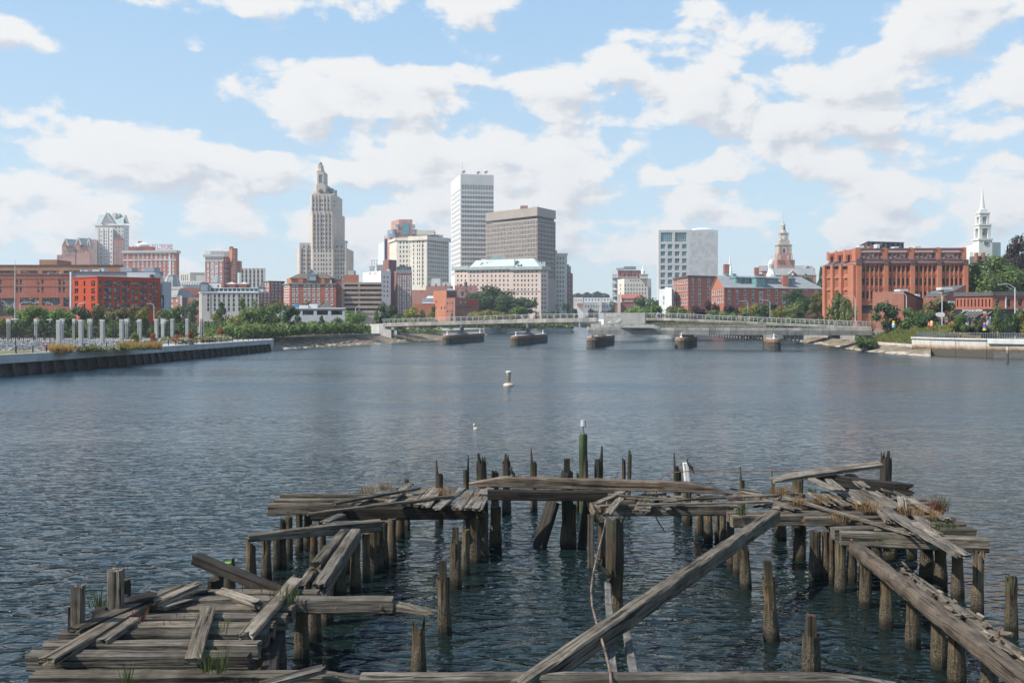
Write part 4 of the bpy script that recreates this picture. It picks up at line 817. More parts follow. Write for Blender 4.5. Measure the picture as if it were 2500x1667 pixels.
MB().tube((c.x - 1, c.y, Zp(670, 612)), (c.x - 1, c.y, Zp(630, 612)), .25).build('flagpole', [WHITEP], b.o)
b = Bld('mansard_house', 'small red brick house with grey mansard roof below the dome', 'building', 425, 520)
b.block([(400, 525), (440, 518)], 722, B_BROWN, {0: [(408, 432, 3, 732, 750, 2, 4, 7, 'white')]}, back=14)
A, Bq = V2(402, 524), V2(432, 519); f = Face(A, Bq); q = MB(); q.add([f.pt(0, Zp(726, 522), .3), f.pt(f.L, Zp(726, 522), .3), f.pt(f.L - 2, Zp(708, 522), -3), f.pt(1, Zp(708, 522), -3), f.pt(0, Zp(726, 522), -12), f.pt(f.L, Zp(726, 522), -12), f.pt(f.L - 2, Zp(708, 522), -9), f.pt(1, Zp(708, 522), -9)], [(0, 1, 2, 3), (1, 5, 6, 2), (4, 0, 3, 7), (3, 2, 6, 7)]); q.build('roof', [SLATE], b.o)
b.boxpx(440, 444, 722, 790, 516, LTGREY, 'downpipe', .5); b.block([(444, 517), (458, 524)], 726, B_DARK, back=10)
b = Bld('market_hall', 'low red brick hall with a row of white sawtooth skylights behind the dome', 'building', 460, 640)
b.block([(434, 640), (492, 640)], 703, B_BROWN, back=30); b.block([(430, 655), (492, 655)], 693, WHITEP, back=20, name='skylight_wall')
for i in range(9): a, e = V2(438 + i * 6, 652), V2(443 + i * 6, 652); zt, zb = Zp(686, 652), Zp(695, 652); MB().add([(a.x, 652, zb), (e.x, 652, zb), (e.x, 662, zb), (a.x, 662, zb), (a.x + 2.2, 652, zt), (a.x + 2.2, 662, zt)], [(0, 1, 4), (3, 5, 2), (1, 2, 5, 4), (3, 0, 4, 5)]).build('sawtooth_roof', [WHITEP], b.o)
b.block([(440, 628), (494, 628)], 722, B_ORANGE, {0: [(464, 484, 5, 729, 729, 1, 3, 4, 'white')]}, back=8); b.pxband(b.fs[0], 440, 490, 720, 722, .4, B_BROWN)
b = Bld('arena', 'plain pale cream hall far behind between the red hotel and the ornate brick block', 'building', 470, 980)
b.block([(438, 980), (464, 975), (500, 980)], 667, CREAM, {0: [(443, 458, 4, 678, 678, 1, 2.5, 14, 'pale')]}, ref=1); b.block([(464, 985), (500, 985)], 665, GREYST, back=20); b.block([(478, 965), (500, 965)], 672, CREAM, back=10)
b = Bld('mill_building', 'pale grey stone mill with arched brown windows and a white glass penthouse', 'building', 560, 425)
mg = [(x, x, 1, 722, 755, 4, 5, 9, 'lime') for x in (508.5, 524.3, 535, 546.5, 558.7, 570.7, 584, 596.5, 606.3, 616.2, 626.7)]
b.block([(486.5, 432), (492, 425), (632, 425)], 713, GREYST, {1: mg}, ref=1, cornice=(1.5, .35, WHITEP))
b.pxband(b.fs[1], 514, 515, 714, 778, .15, SLATED, 'downpipe'); b.block([(489, 428), (508, 428)], 690, B_DARK, back=10); b.boxpx(490, 507, 694, 711, 427.4, G_SKY, 'arched_glass', .4)
b.block([(508, 430), (630, 430)], 703, WHITEP, {0: [(519 + i * 10.6, 519 + i * 10.6, 1, 707.6, 707.6, 1, 8.3, 8, 'tealst') for i in range(11)]}, back=10, cornice=(1, .3, WHITEP)); b.block([(508, 433), (540, 433)], 692, WHITEP, {0: [(533, 533, 1, 699, 699, 1, 5, 7, 'sky')]}, back=9)
for x0, x1 in ((549, 574), (583, 602)):
    b.boxpx(x0, x1, 693, 702, 440, B_BROWN, 'brick_penthouse', 6); a, e = V2(x0 - 1, 440), V2(x1 + 1, 440); MB().lathe(((a.x + e.x) / 2, 443, Zp(693, 440)), [((e.x - a.x) / 1.5, 0), (.3, .9)], 4, rot=math.pi / 4).build('cap_roof', [LTGREY], b.o)
b.boxpx(517, 531, 675, 690, 438, LTGREY, 'rooftop_unit', 4); b.boxpx(630, 642, 706, 713, 436, WHITEP, 'rooftop_unit', 4)
b = Bld('brick_building', 'narrow low brick house between the pale mill and the brown warehouse', 'building', 640, 428)
b.block([(632, 428), (663, 432)], 713, B_BROWN, {0: [(638, 656, 3, 720, 748, 3, 4, 7, 'white')]})
b = Bld('warehouse', 'brown brick warehouse with tall pale windows left of the red gabled hotel', 'building', 670, 470)
b.block([(644, 478), (658, 470), (694, 474)], 686, B_BROWN, {0: [(648, 654, 2, 696, 728, 3, 3, 8, 'white')], 1: [(665, 683.5, 3, 696, 727, 3, 5, 9.5, 'white')]}, ref=1, cornice=(3, .3, B_DARK))
a, e = V2(628, 474), V2(652, 474); MB().lathe(((a.x + e.x) / 2, 478, Zp(701, 474)), [((e.x - a.x) / 1.4, -3), ((e.x - a.x) / 1.4, 0), (.8, 2.2)], 4, rot=math.pi / 4).build('dark_roof', [SLATED], b.o)
b = Bld('gabled_hotel', 'red brick hotel with brown mansard roof and a triangular glass gable', 'building', 755, 450)
hz_ = [(x, x, 1, y, y, 1, w, 7.5, 'white') for y in (701, 714.5, 727.5, 741) for x, w in ((717, 6), (725.5, 5), (744.7, 6), (754.5, 6), (766.2, 6), (777.7, 6), (798, 6), (810, 5))]
b.block([(692, 460), (708, 450), (820, 450)], 692, B_RED, {0: [(696, 704, 3, 701, 741, 4, 3, 7, 'white')], 1: hz_}, ref=1, cornice=(2, .5, TEAL))
b.block([(700, 459), (711, 452), (806, 452)], 679, B_ORANGE, {1: [(717, 725.5, 2, 682, 682, 1, 6, 7, 'whiteb'), (744, 744, 1, 682, 682, 1, 8, 7, 'whiteb'), (778, 778, 1, 682, 682, 1, 6, 7, 'whiteb'), (797, 797, 1, 682, 682, 1, 8, 7, 'whiteb')]}, ref=1, zbot=Zp(692, 450), cap=False)
for x0, x1 in ((728.5, 740.5), (781, 793)): b.pxband(b.fs[1], x0, x1, 679, 765, .5, B_ORANGE, 'pilaster')
f = b.fs[1]; zt, zb = Zp(667.5, 452), Zp(679.5, 452)
MB().add([f.pt(-1, zb, .6), f.pt(f.L + 1, zb, .6), f.pt(f.L - 3.5, zt, -3), f.pt(3, zt, -3), f.pt(-1, zb, -14), f.pt(f.L + 1, zb, -14), f.pt(f.L - 3.5, zt, -11), f.pt(3, zt, -11)], [(0, 1, 2, 3), (1, 5, 6, 2), (4, 0, 3, 7), (3, 2, 6, 7), (5, 4, 7, 6)]).build('roof', [mat('brown_shingle', (0.13, 0.105, 0.085), 0.9, 0.15, 0.8)], b.o)
u0, u1 = f.at(751.5), f.at(772); uc = (u0 + u1) / 2; za, zm, zp = Zp(685, 450), Zp(669, 450), Zp(658, 450)
MB().add([f.pt(u0, za, 1), f.pt(u1, za, 1), f.pt(u1, zm, 1), f.pt(uc, zp, 1), f.pt(u0, zm, 1), f.pt(u0, za, -6), f.pt(u1, za, -6), f.pt(u1, zm, -6), f.pt(uc, zp, -6), f.pt(u0, zm, -6)], [(0, 1, 2, 3, 4), (1, 6, 7, 2), (5, 0, 4, 9), (2, 7, 8, 3), (4, 3, 8, 9)]).build('glass_gable', [G_SKY], b.o)
q = MB(); [q.bar(p, r, .35, .35) for p, r in ((f.pt(u0, zm, 1.1), f.pt(uc, zp, 1.1)), (f.pt(uc, zp, 1.1), f.pt(u1, zm, 1.1)), (f.pt(u0, zm - .2, 1.1), f.pt(u1, zm - .2, 1.1)), (f.pt(u0, za, 1.1), f.pt(u0, zm, 1.1)), (f.pt(u1, za, 1.1), f.pt(u1, zm, 1.1)))]; q.build('gable_frame', [mat('taupe_trim', (0.3, 0.27, 0.22), .8)], b.o)
b = Bld('parking_garage', 'brown concrete parking garage with open horizontal decks beside a brick stair tower', 'garage', 880, 455)
b.block([(835, 455), (932, 455)], 689, TAUPE, {0: [(857.5, 857.5, 1, 697, 755, 6, 34, 5.5, 'open'), (905, 905, 1, 697, 755, 6, 52, 5.5, 'open')]}, back=30)
for j in range(6): b.pxband(b.fs[0], 835, 932, 700.5 + j * 11.6, 706 + j * 11.6, .35, mat('brown_precast', (0.37, 0.27, 0.22), .9, .08, .2, streak=.2), 'deck_parapet')
b.block([(810, 462), (815, 455), (834.5, 455)], 682, B_BROWN, {0: []}, ref=1, cornice=(1, .2, SLATED)); b.block([(840, 470), (876, 470)], 671, B_ORANGE, back=12); b.boxpx(850, 864, 660, 671, 478, GREYST, 'rooftop_unit')
b = Bld('white_building', 'white painted slab with few small windows left of the tall blank brick tower', 'building', 915, 560)
b.block([(886, 585), (930, 560), (954, 566)], 661, WHITEST, {0: [(889.5, 893, 2, 668, 668, 1, 1.5, 5, 'dark'), (902, 905, 2, 668, 668, 1, 1.5, 5, 'dark'), (915, 918, 2, 668, 668, 1, 1.5, 5, 'dark')], 1: [(938, 946.5, 2, 677, 722, 5, 3, 5, 'dark')]}, ref=1)
b.boxpx(944, 951, 657, 662, 566, WHITEST, 'rooftop_unit', 4)
b = Bld('brick_tower', 'tall blank plum brick slab rising behind the white painted building', 'building', 950, 590)
b.block([(935, 600), (949, 590), (968, 594)], 634, B_PLUM, ref=1)
b = Bld('brick_hotel', 'dark brick hotel tower with white windows, script lettering and a green glass top', 'hotel', 985, 575)
b.block([(962.5, 590), (968, 575), (1005.5, 575)], 662, B_PLUM, {1: [(972.7, 978, 2, 677.5, 775, 10, 3.2, 7.2, 'whiteb'), (984.6, 989.7, 2, 677.5, 775, 10, 3.2, 7.2, 'whiteb'), (996.4, 1001.6, 2, 677.5, 775, 10, 3.2, 7.2, 'whiteb')]}, ref=1, cornice=(1, .2, LTGREY))
b.text('Hampton Inn & Suites', b.fs[1], b.fs[1].L / 2, Zp(667.6, 575), 1.0, WHITEP, .1, wid=8.6)
b.block([(968.5, 578), (1004.5, 578)], 651, SLATED, {0: [(974, 999, 4, 657, 657, 1, 6, 6, 'tealst')]}, zbot=Zp(663, 578), back=10); b.boxpx(975, 988, 647, 652, 583, SLATED, 'rooftop_unit', 4)
# low brick cluster in the middle
b = Bld('brick_theatre', 'sunlit orange brick block with a dark recessed top and lower brown wing by the water', 'building', 1080, 540)
b.block([(1058, 552), (1090, 540), (1116, 543)], 709, B_ORANGE, {0: [(1065, 1065, 1, 736, 752, 2, 3, 5, 'dark'), (1078, 1086, 2, 752, 752, 1, 3, 6, 'dark')]}, ref=1); b.pxband(b.fs[1], 1091, 1113, 711, 725, .15, B_DARK, 'recess_panel'); b.boxpx(1092, 1106, 704, 709, 544, LTGREY, 'rooftop_unit', 3)
b.block([(1088, 538), (1111, 530), (1169, 536)], 727, B_BROWN, {0: [(1093, 1105, 3, 740, 760, 2, 2.5, 5, 'dark')], 1: [(1125, 1160, 4, 738, 738, 1, 2, 3, 'white')]}, ref=1); b.pxband(b.fs[1], 1138, 1166, 734, 746, .12, B_VERM, 'red_panel'); b.pxband(b.fs[1], 1113, 1150, 748, 751, .6, SLATED, 'canopy')
b.block([(1007, 550), (1060, 550)], 742, B_ORANGE, back=12); b.block([(1030, 562), (1070, 562)], 728, LOUVER, back=8)
a, e = V2(1030, 562), V2(1068, 562); MB().add([(a.x, 561.5, Zp(740, 562)), (e.x, 561.5, Zp(740, 562)), (e.x, 567, Zp(722, 562)), (a.x + 3, 567, Zp(722, 562)), (e.x, 570, Zp(740, 562)), (a.x, 570, Zp(740, 562))], [(0, 1, 2, 3), (5, 4, 1, 0), (3, 2, 4, 5), (1, 4, 2), (0, 3, 5)]).build('slanted_roof', [LTGREY], b.o)
b = Bld('brick_row', 'row of weathered pink brick backs with chimneys below the pink grand hotel', 'building', 1070, 625)
b.block([(1005, 640), (1110, 640)], 708, B_PINK, {0: [(1030, 1100, 6, 712, 712, 1, 2, 3, 'dark')]}, back=12); b.block([(1040, 630), (1100, 630)], 698, B_PINK, back=10); b.block([(1110, 625), (1165, 625)], 697, B_PINK, {0: [(1118, 1150, 4, 705, 705, 1, 2.5, 4, 'dark')]}, back=12); b.boxpx(1053, 1075, 680, 698, 636, WHITEST, 'penthouse'); b.boxpx(1080, 1100, 690, 699, 645, WHITEST, 'penthouse')
for x in (1045, 1062, 1086, 1122): b.boxpx(x, x + 4, 693, 700, 622, B_BROWN, 'chimney', 2)
for x, y in ((1102, 700), (1128, 712), (1137, 690)):
    c = V2(x, 590); o = MB().lathe((c.x, 590, Zp(y + 6, 590)), [(.2, -1.2), (1.0, -1), (1.0, 1.6), (0.1, 2.2)], 10).build('water_tank', [SLATED], b.o)
# ---------------------------------------------------------------- the far left hotel towers
b = Bld('gabled_tower', 'tall white tower with green copper roofs and lattice gables at the left', 'tower', 262, 1050)
cols = [(239.5, 247, 2, 566, 650, 9, 2.4, 5, 'pale'), (251, 260, 3, 566, 650, 12, 2.2, 4.4, 'pale'), (264, 272, 2, 566, 650, 9, 2.4, 5, 'pale')]
b.block([(236.5, 1052), (277, 1050)], 557, WHITEST, {0: cols}, back=24); b.block([(232, 1064), (302, 1064), (315, 1076)], 549, WHITEST, {0: [(283, 300, 3, 556, 640, 10, 2.5, 4.4, 'pale')], 1: [(304, 312, 3, 560, 640, 9, 1.3, 4, 'pale')]}, back=30, cornice=(2.5, .5, WHITEST))
for i in range(4): a = 240.5 + i * 11.5; b.pxband(Face(V2(236.5, 1052), V2(277, 1050)), a - .9, a + .9, 557, 662, .5, WHITEST, 'pier')
def gable(bl, x0, xm, x1, yb, yp, Y, m, dep, rm, lattice=False, dx=0.0):
    A_, P_, B_ = P(x0, yb, Y), P(xm, yp, Y), P(x1, yb, Y); d = Vector((dx, dep, 0)); MB().add([A_, B_, P_], [(0, 1, 2)]).build('gable', [m], bl.o)
    MB().add([A_, P_, P_ + d, A_ + d, B_, B_ + d], [(0, 1, 2, 3), (1, 4, 5, 2)]).build('roof', [rm], bl.o)
    q = MB(); o = Vector((0, -.3, 0)); q.bar(A_ + o, P_ + o, .6, .8).bar(P_ + o, B_ + o, .6, .8); q.build('gable_trim', [WHITEST], bl.o)
    if lattice:
        q = MB(); w = B_.x - A_.x; h = P_.z - A_.z
        for i in range(1, 6):
            t = i / 6; q.bar(A_ + Vector((w * t, -.2, 0)), A_ + Vector((w * t + w * (1 - t) / 2, -.2, h * (1 - t))), .4, .5); q.bar(A_ + Vector((w * t, -.2, 0)), A_ + Vector((w * t / 2, -.2, h * t)), .4, .5)
        q.build('lattice', [WHITEST], bl.o)
gable(b, 247, 260.5, 278, 546, 519.5, 1050, GREYST, 8, COPPER, True); gable(b, 300, 306, 313, 546, 525, 1074, GREYST, 3, COPPER, True)
for x0, x1, Y in ((236, 302, 1066),): MB().add([P(x0, 547, Y), P(x1, 547, Y), P(x1, 525, Y + 12), P(x0 + 4, 525, Y + 12), P(x0, 547, Y + 24), P(x1, 547, Y + 24)], [(0, 1, 2, 3), (3, 2, 5, 4), (0, 3, 4), (1, 5, 2)]).build('roof', [COPPER], b.o)
b.boxpx(274, 282, 520, 545, 1072, WHITEST, 'shaft'); b.boxpx(281, 291, 521, 545, 1074, WHITEST, 'shaft'); b.pxband(Face(V2(236.5, 1052), V2(277, 1050)), 236, 278, 547, 551, .6, WHITEST, 'cornice')
b.block([(220, 1046), (236, 1046)], 585, B_PINK, {0: [(223, 233, 3, 595, 645, 7, 2.5, 4.5, 'white')]}, back=14); b.block([(278, 1046), (303, 1046)], 583, B_RED, {0: [(281, 299, 4, 592, 645, 7, 3, 5, 'white')]}, back=14)
b = Bld('gabled_hotel', 'pink brick hotel wing with two steep green roofs left of the white gabled tower', 'hotel', 180, 1000)
b.block([(139, 1005), (221, 1005)], 622, B_PINK, {0: [(142, 150, 3, 630, 645, 2, 2, 8, 'pale'), (156, 180, 7, 628, 645, 2, 2, 6, 'pale'), (190, 210, 5, 630, 645, 2, 2, 8, 'pale')]}, back=20); b.block([(151, 1000), (186, 1000)], 606, B_PINK, {0: [(158, 180, 6, 614, 624, 2, 2.5, 7, 'pale')]}, back=18); b.block([(184, 1000), (220, 1000)], 604, B_PINK, {0: [(188, 196, 3, 612, 616, 2, 2, 5, 'pale')]}, back=18)
gable(b, 151, 159.5, 168, 600, 583, 998, B_PINK, 12, COPPER, False, 8); gable(b, 184, 191.5, 199, 598, 581, 998, B_PINK, 12, COPPER, False, 8)
gable(b, 210, 217, 221, 610, 581, 1003, B_RED, 4, COPPER)
for x, y in ((151, 606), (168, 606), (184, 604), (199, 604)): b.boxpx(x, x + 17, y - 7, y + 1, 1001, B_PINK, 'attic', 10)
b = Bld('grand_hotel', 'wide red brick hotel with arched top windows and a red roof sign', 'hotel', 370, 900)
rows = [(311, 311, 1, 641, 676, 5, 4, 4.6, 'whiteb'), (327, 433, 11, 641, 676, 5, 4, 4.6, 'whiteb'), (311, 311, 1, 626, 626, 1, 3.5, 10, 'whiteb'), (327, 370, 5, 626, 626, 1, 3.5, 10, 'whiteb'), (381, 413, 4, 626, 626, 1, 4.5, 12, 'whiteb'), (422, 433, 2, 626, 626, 1, 3.5, 7, 'whiteb')]
b.block([(301, 905), (430, 900), (437.5, 912)], 611, B_RED, {0: rows}, ref=1, cornice=(6, 1.2, GREYST)); f = b.fs[0]; b.pxband(f, 301, 430, 633, 637, .5, GREYST); b.pxband(f, 301, 430, 617, 618.5, .5, GREYST); b.pxband(f, 414, 416, 612, 690, .5, WHITEST, 'flagpole')
b.boxpx(313, 370, 602, 612, 910, B_RED, 'penthouse', 10); c = V2(349, 918); MB().lathe((c.x, c.y, Zp(598, 918)), [(6.4, -4), (6.4, 0), (.5, 2.6)], 12).build('conical_roof', [WHITEP], b.o); b.boxpx(337, 344, 589, 600, 920, B_BROWN, 'chimney', 3)
for i in range(3): c = V2(323 + i * 8, 908); MB().lathe((c.x, c.y, Zp(603, 908)), [(.3, -.5), (1.3, 0), (1.2, 1), (.3, 1.8)], 10).build('tank', [LTGREY], b.o)
s_ = Bld('roof_sign', 'red open letters spelling a hotel name on a frame above the wide brick hotel', 'sign', 397, 904, Zp(610, 904))
q = MB()
for x in range(372, 423, 6): a = P(x, 610, 905); q.tube(a, P(x, 596, 905), .12, n=5); q.tube(P(x, 610, 909), P(x, 599, 905), .10, n=5)
q.bar(P(371, 597, 904.8), P(422, 597, 904.8), .2, .2).bar(P(371, 609, 904.8), P(422, 609, 904.8), .2, .2); q.build('frame', [STEELG], s_.o)
REDL = mat('red_sign_letters', (0.55, 0.035, 0.04), 0.5, 0.05, 1); f = Face(V2(371, 904.4), V2(422, 904.4))
for i, ch in enumerate('BILTMORE'): s_.text(ch, f, f.L * (.055 + .127 * i + (-.02 if ch == 'I' else 0)), Zp(608.3, 904.4), 4.1, REDL, .1, 'letter', wid=.55 if ch == 'I' else 2.25)
b = Bld('ornate_block', 'ornate red brick block with white stone window surrounds and a rooftop balustrade', 'building', 525, 700)
b.block([(501, 702), (546, 700), (559, 706)], 626, B_RED, {0: [(507.5, 507.5, 1, 636, 684, 5, 5, 8, 'whiteb'), (518, 528, 2, 634, 684, 5, 7, 9.5, 'whiteb'), (539, 539, 1, 636, 684, 5, 5, 8, 'whiteb')], 1: [(551, 557, 2, 637, 687, 5, 3, 6, 'whiteb')]}, ref=1)
f = b.fs[0]; b.band(f, b.z1 - .3, b.z1 + 1.6, 1.3, GREYST, 'cornice'); b.pxband(f, 501, 546, 627, 638, .25, FR_S, 'frieze'); q = MB(); [q.bar(f.pt(f.L * i / 14, b.z1 + 1.5, .6), f.pt(f.L * i / 14, b.z1 + 4, .6), .25, .25) for i in range(15)]; q.bar(f.pt(0, b.z1 + 4, .6), f.pt(f.L, b.z1 + 4, .6), .4, .5); q.build('balustrade', [LTGREY], b.o); b.boxpx(514, 558, 614, 628, 710, GREYST, 'penthouse', 6)
b.block([(559, 706), (567, 701), (580, 704)], 606, B_ORANGE, {1: [(572, 572, 1, 615, 678, 6, 4, 6, 'white')]}, ref=1, name='stair_tower'); b.boxpx(560, 567, 602, 607, 703, B_BROWN, 'chimney', 3); b.boxpx(579, 586, 637, 665, 716, B_PINK, 'rear_wing', 5)
b = Bld('concrete_block', 'low grey concrete building with a honeycomb grid of deep windows', 'building', 614, 760)
b.block([(584, 762), (645, 760)], 655, GREYST, {0: [(592, 640, 6, 663.5, 695, 4, 4, 6.4, 'dark')]}, back=20)
for i in range(7): x = 588 + i * 9.6; b.pxband(b.fs[0], x - 2.4, x + 2.4, 655, 703, .8, GREYST, 'fin')
# ---------------------------------------------------------------- the art deco tower
b = Bld('art_deco_tower', 'tall stepped limestone skyscraper with a lantern and small dome on top', 'skyscraper', 788, 800)
def colset(x0, xs, y0, y1, n, w=3, h=5, st='lime'): return [(x0 + x, x0 + x, 1, y0, y1, n, w, h, st) for x in xs]
k_ = 4.126; zx = lambda v: 680 + v / k_; zy = lambda v: 380 + v / k_
sp_ = (zy(1138) - zy(962)) / 4
wl = [zx(v) for v in (240, 263, 299, 321)]; wc = [zx(v) for v in (371, 406, 432, 459, 490, 527)]; wr = [zx(v) for v in (577, 601, 632, 657)]
def many(xs, y0, n, w=3.1, h=5.8): return [(x, x, 1, y0, y0 + sp_ * (n - 1), n, w, h, 'lime') for x in xs]
b.block([(zx(185), 812), (zx(210), 802), (zx(690), 802), (zx(697), 812)], zy(930), LIME, {1: many(wl, zy(962), 8) + many(wr, zy(962), 8)}, back=30, ref=1)
b.block([(zx(212), 803), (zx(355), 803)], zy(878), LIME, {0: many([zx(256), zx(303)], zy(917), 1)}, back=14); b.block([(zx(545), 803), (zx(690), 803)], zy(875), LIME, {0: many([zx(590), zx(638)], zy(917), 1)}, back=14)
b.block([(zx(308), 806), (zx(342), 799), (zx(550), 799), (zx(614), 815)], zy(565), LIME, {1: many([zx(v) for v in (366, 401, 432, 455, 484, 520)], zy(613), 14)}, back=26, ref=1)
b.block([(zx(322), 808), (zx(340), 801), (zx(540), 801), (zx(592), 814)], zy(385), LIME, {1: many([zx(v) for v in (354, 389, 420, 441, 471, 506)], zy(455), 3), 2: many([zx(560)], zy(460), 2, 2.5)}, back=24, ref=1)
b.block([(zx(592), 818), (zx(612), 822)], zy(520), LIME, back=14); b.block([(zx(560), 815), (zx(590), 818)], zy(345), LIME, back=10)
b.block([(zx(357), 806), (zx(380), 802.5), (zx(472), 802.5), (zx(492), 808)], zy(290), LIME, {}, back=16, ref=1)
b.block([(zx(333), 807), (zx(360), 804), (zx(490), 804), (zx(515), 809)], zy(360), LIME, {}, back=20, ref=1)
b.block([(zx(378), 808), (zx(390), 805), (zx(455), 805), (zx(467), 809)], zy(160), LIME, {1: [(zx(422), zx(422), 1, zy(235), zy(235), 1, 8, 20, 'tealbig')]}, back=12, ref=1, name='lantern')
c = V2(zx(422), 810); kk = 810 / F / k_
MB().lathe((c.x, c.y, Zp(zy(162), 810)), [(46 * kk, 0), (34 * kk, 25 * kk), (32 * kk, 60 * kk), (24 * kk, 62 * kk)], 8, rot=math.pi / 8).build('lantern_top', [LIME], b.o)
for i in range(4): a = math.pi / 4 + i * math.pi / 2; MB().lathe((c.x + math.cos(a) * 26 * kk, c.y + math.sin(a) * 26 * kk, Zp(zy(140), 810)), [(7 * kk, 0), (8 * kk, 20 * kk), (5 * kk, 40 * kk), (1 * kk, 48 * kk)], 8).build('eagle_statue', [LIME], b.o)
MB().lathe((c.x, c.y, Zp(zy(108), 810)), [(18 * kk, 0), (19 * kk, 16 * kk), (16 * kk, 32 * kk), (9 * kk, 40 * kk), (1 * kk, 43 * kk)], 12).build('dome', [SLATE], b.o, True)
f0 = Face(V2(zx(342), 799), V2(zx(550), 799))
for x in (346, 384, 418, 468, 502, 540): b.pxband(f0, zx(x) - 1.0, zx(x) + 1.0, zy(566), zy(935), .7, LIME, 'pier')
f1 = Face(V2(zx(340), 801), V2(zx(540), 801))
for x in (338, 372, 405, 456, 489, 522): b.pxband(f1, zx(x) - .9, zx(x) + .9, zy(395), zy(562), .6, LIME, 'pier')
f2 = Face(V2(zx(210), 802), V2(zx(690), 802))
for x in (219, 281, 345, 555, 617, 678): b.pxband(f2, zx(x) - 1.6, zx(x) + 1.6, zy(880), zy(1250), .8, LIME, 'pier')
c = P(zx(427), zy(360), 802); MB().tube(c, c + Vector((0, -.6, 0)), 1.8, 1.8, 12).build('medallion', [SLATED], b.o)
b.boxpx(zx(497), zx(547), zy(330), zy(375), 808, SLATE, 'cooling_tower', 5); b.boxpx(zx(640), zx(690), zy(858), zy(880), 810, LTGREY, 'rooftop_unit', 5)
# ---------------------------------------------------------------- centre: arch-window tower, white block, slab towers
b = Bld('postmodern_tower', 'stepped tower of blue glass and pink stone with a big arched window on top', 'skyscraper', 970, 950)
b.block([(923, 985), (938, 960), (955, 960)], zy(870), LTGREY, ref=1); b.block([(938, 975), (952, 958), (960, 958)], zy(790), G_SKY, ref=1); b.block([(945, 972), (958, 955), (972, 955)], zy(740), G_SKY, ref=1)
b.block([(938, 962), (952, 953), (957, 954)], zy(820), B_PINK, {1: []}, ref=1); b.boxpx(939, 945, zy(840), zy(1050), 957, NAVY, 'window_strip', 1)
b.block([(955, 970), (974, 950), (1007, 950)], zy(643), B_PINK, {1: []}, ref=1); b.block([(964, 952), (1020, 952)], zy(745), B_PINK, back=14)
a = P(990.5, zy(795), 949.6); q = MB(); r = 9.2 / F * 950; V = [(a.x - r, a.y, a.z), (a.x + r, a.y, a.z)] + [(a.x + math.cos(t) * r, a.y, a.z + 20 / F * 950 + math.sin(t) * r) for t in [math.pi * i / 12 for i in range(13)]]
q.add(V, [tuple(range(len(V)))]); q.build('arched_window', [G_TEAL], b.o)
for x0, x1, y0, y1 in ((966, 973, 690, 725), (1007, 1013, 695, 735), (958, 964, 740, 780), (968, 974, 760, 782), (1008, 1014, 760, 790), (948, 955, 785, 830)): b.boxpx(x0, x1, zy(y0), zy(y1), 949, G_SKY, 'corner_glass', 3)
b.block([(905, 900), (923, 895)], zy(1030), LTGREY, {0: [(908, 920, 3, zy(1060), zy(1120), 3, 3, 5, 'sky')]}, back=10); b.boxpx(902, 912, zy(1110), zy(1160), 880, LTGREY, 'rooftop_unit'); b.boxpx(920, 935, zy(1100), zy(1160), 885, LOUVER, 'rooftop_unit')
b = Bld('stone_office', 'broad cream stone office block with dense rows of dark windows and a heavy cornice', 'building', 1030, 760)
r_ = (zy(1255) - zy(867)) / 11 * 1.0; L0 = zy(876); sp2 = (zy(1060) - zy(876)) / 4
b.block([(951, 800), (968, 775), (1004, 772)], zy(830), CREAM, {1: [(969.6, 1001.5, 5, L0, L0 + sp2 * 9, 10, 3.4, 6, 'dark')]}, ref=1, cornice=(6, 1.0, CREAM))
s3 = (zy(1250) - zy(915)) / 8
b.block([(1001, 768), (1042, 760), (1096, 785)], zy(808), CREAM, {0: [(1010, 1010, 1, zy(867), zy(867) + s3 * 10, 11, 2.4, 7, 'dark'), (1019.5, 1024.5, 2, zy(867), zy(867) + s3 * 10, 11, 2.2, 7, 'dark'), (1033, 1033, 1, zy(867), zy(867) + s3 * 10, 11, 2.4, 7, 'dark')], 1: [(1047.5, 1092, 10, zy(870), zy(870) + s3 * 9, 10, 2.6, 7.2, 'black')]}, ref=1, cornice=(10, 1.3, CREAM))
b.boxpx(1017, 1060, zy(752), zy(800), 775, CREAM, 'penthouse', 14); b.boxpx(1060, 1080, zy(795), zy(812), 780, CREAM, 'penthouse', 8); b.pxband(b.fs[0], 1029, 1031, zy(830), zy(1320), .4, FR_S, 'downpipe')
k4 = 3.919; qx = lambda v: 1040 + v / k4; qy = lambda v: 380 + v / k4
b = Bld('white_slab_tower', 'tallest plain white slab tower with close rows of narrow dark windows and roof antennas', 'skyscraper', 1160, 900)
s4 = (qy(1037) - qy(404)) / 14; G0 = qy(305)
b.block([(1101, 955), (qx(330), 900), (qx(648), 906)], qy(178), WHITEST, {0: [], 1: [(qx(347), qx(638), 20, G0, G0, 1, 1.9, 12, 'fin'), (qx(347), qx(638), 20, qy(359), qy(359) + s4 * 17, 18, 1.9, 7.2, 'fin')]}, ref=1)
for j in range(18):
    y = qy(359) + s4 * j; b.pxband(b.fs[0], 1102, 1123.5, y - 3.2, y + 3.2, .05, mat('grey_window_band', (0.42, 0.43, 0.44), 0.4), 'window_band')
    b.pxband(b.fs[1], qx(330), qx(648), y + 4.1, y + 7.6, .25, WHITEST, 'spandrel')
for x, y0, r in ((qx(350), 62, .3), (qx(372), 105, .15), (qx(390), 140, .12), (qx(425), 150, .12), (qx(463), 125, .12), (qx(525), 122, .2), (qx(500), 120, .12)): MB().tube(P(x, qy(180), 915), P(x, qy(y0), 915), r, r * .6, 6).build('antenna', [LTGREY], b.o)
for x, y in ((qx(357), 152), (qx(497), 160), (qx(572), 155)): c = P(x, qy(y), 914); MB().lathe(c, [(.3, -2), (1.6, -1), (2.2, .5), (2.0, .8)], 10).build('dish', [LTGREY], b.o)
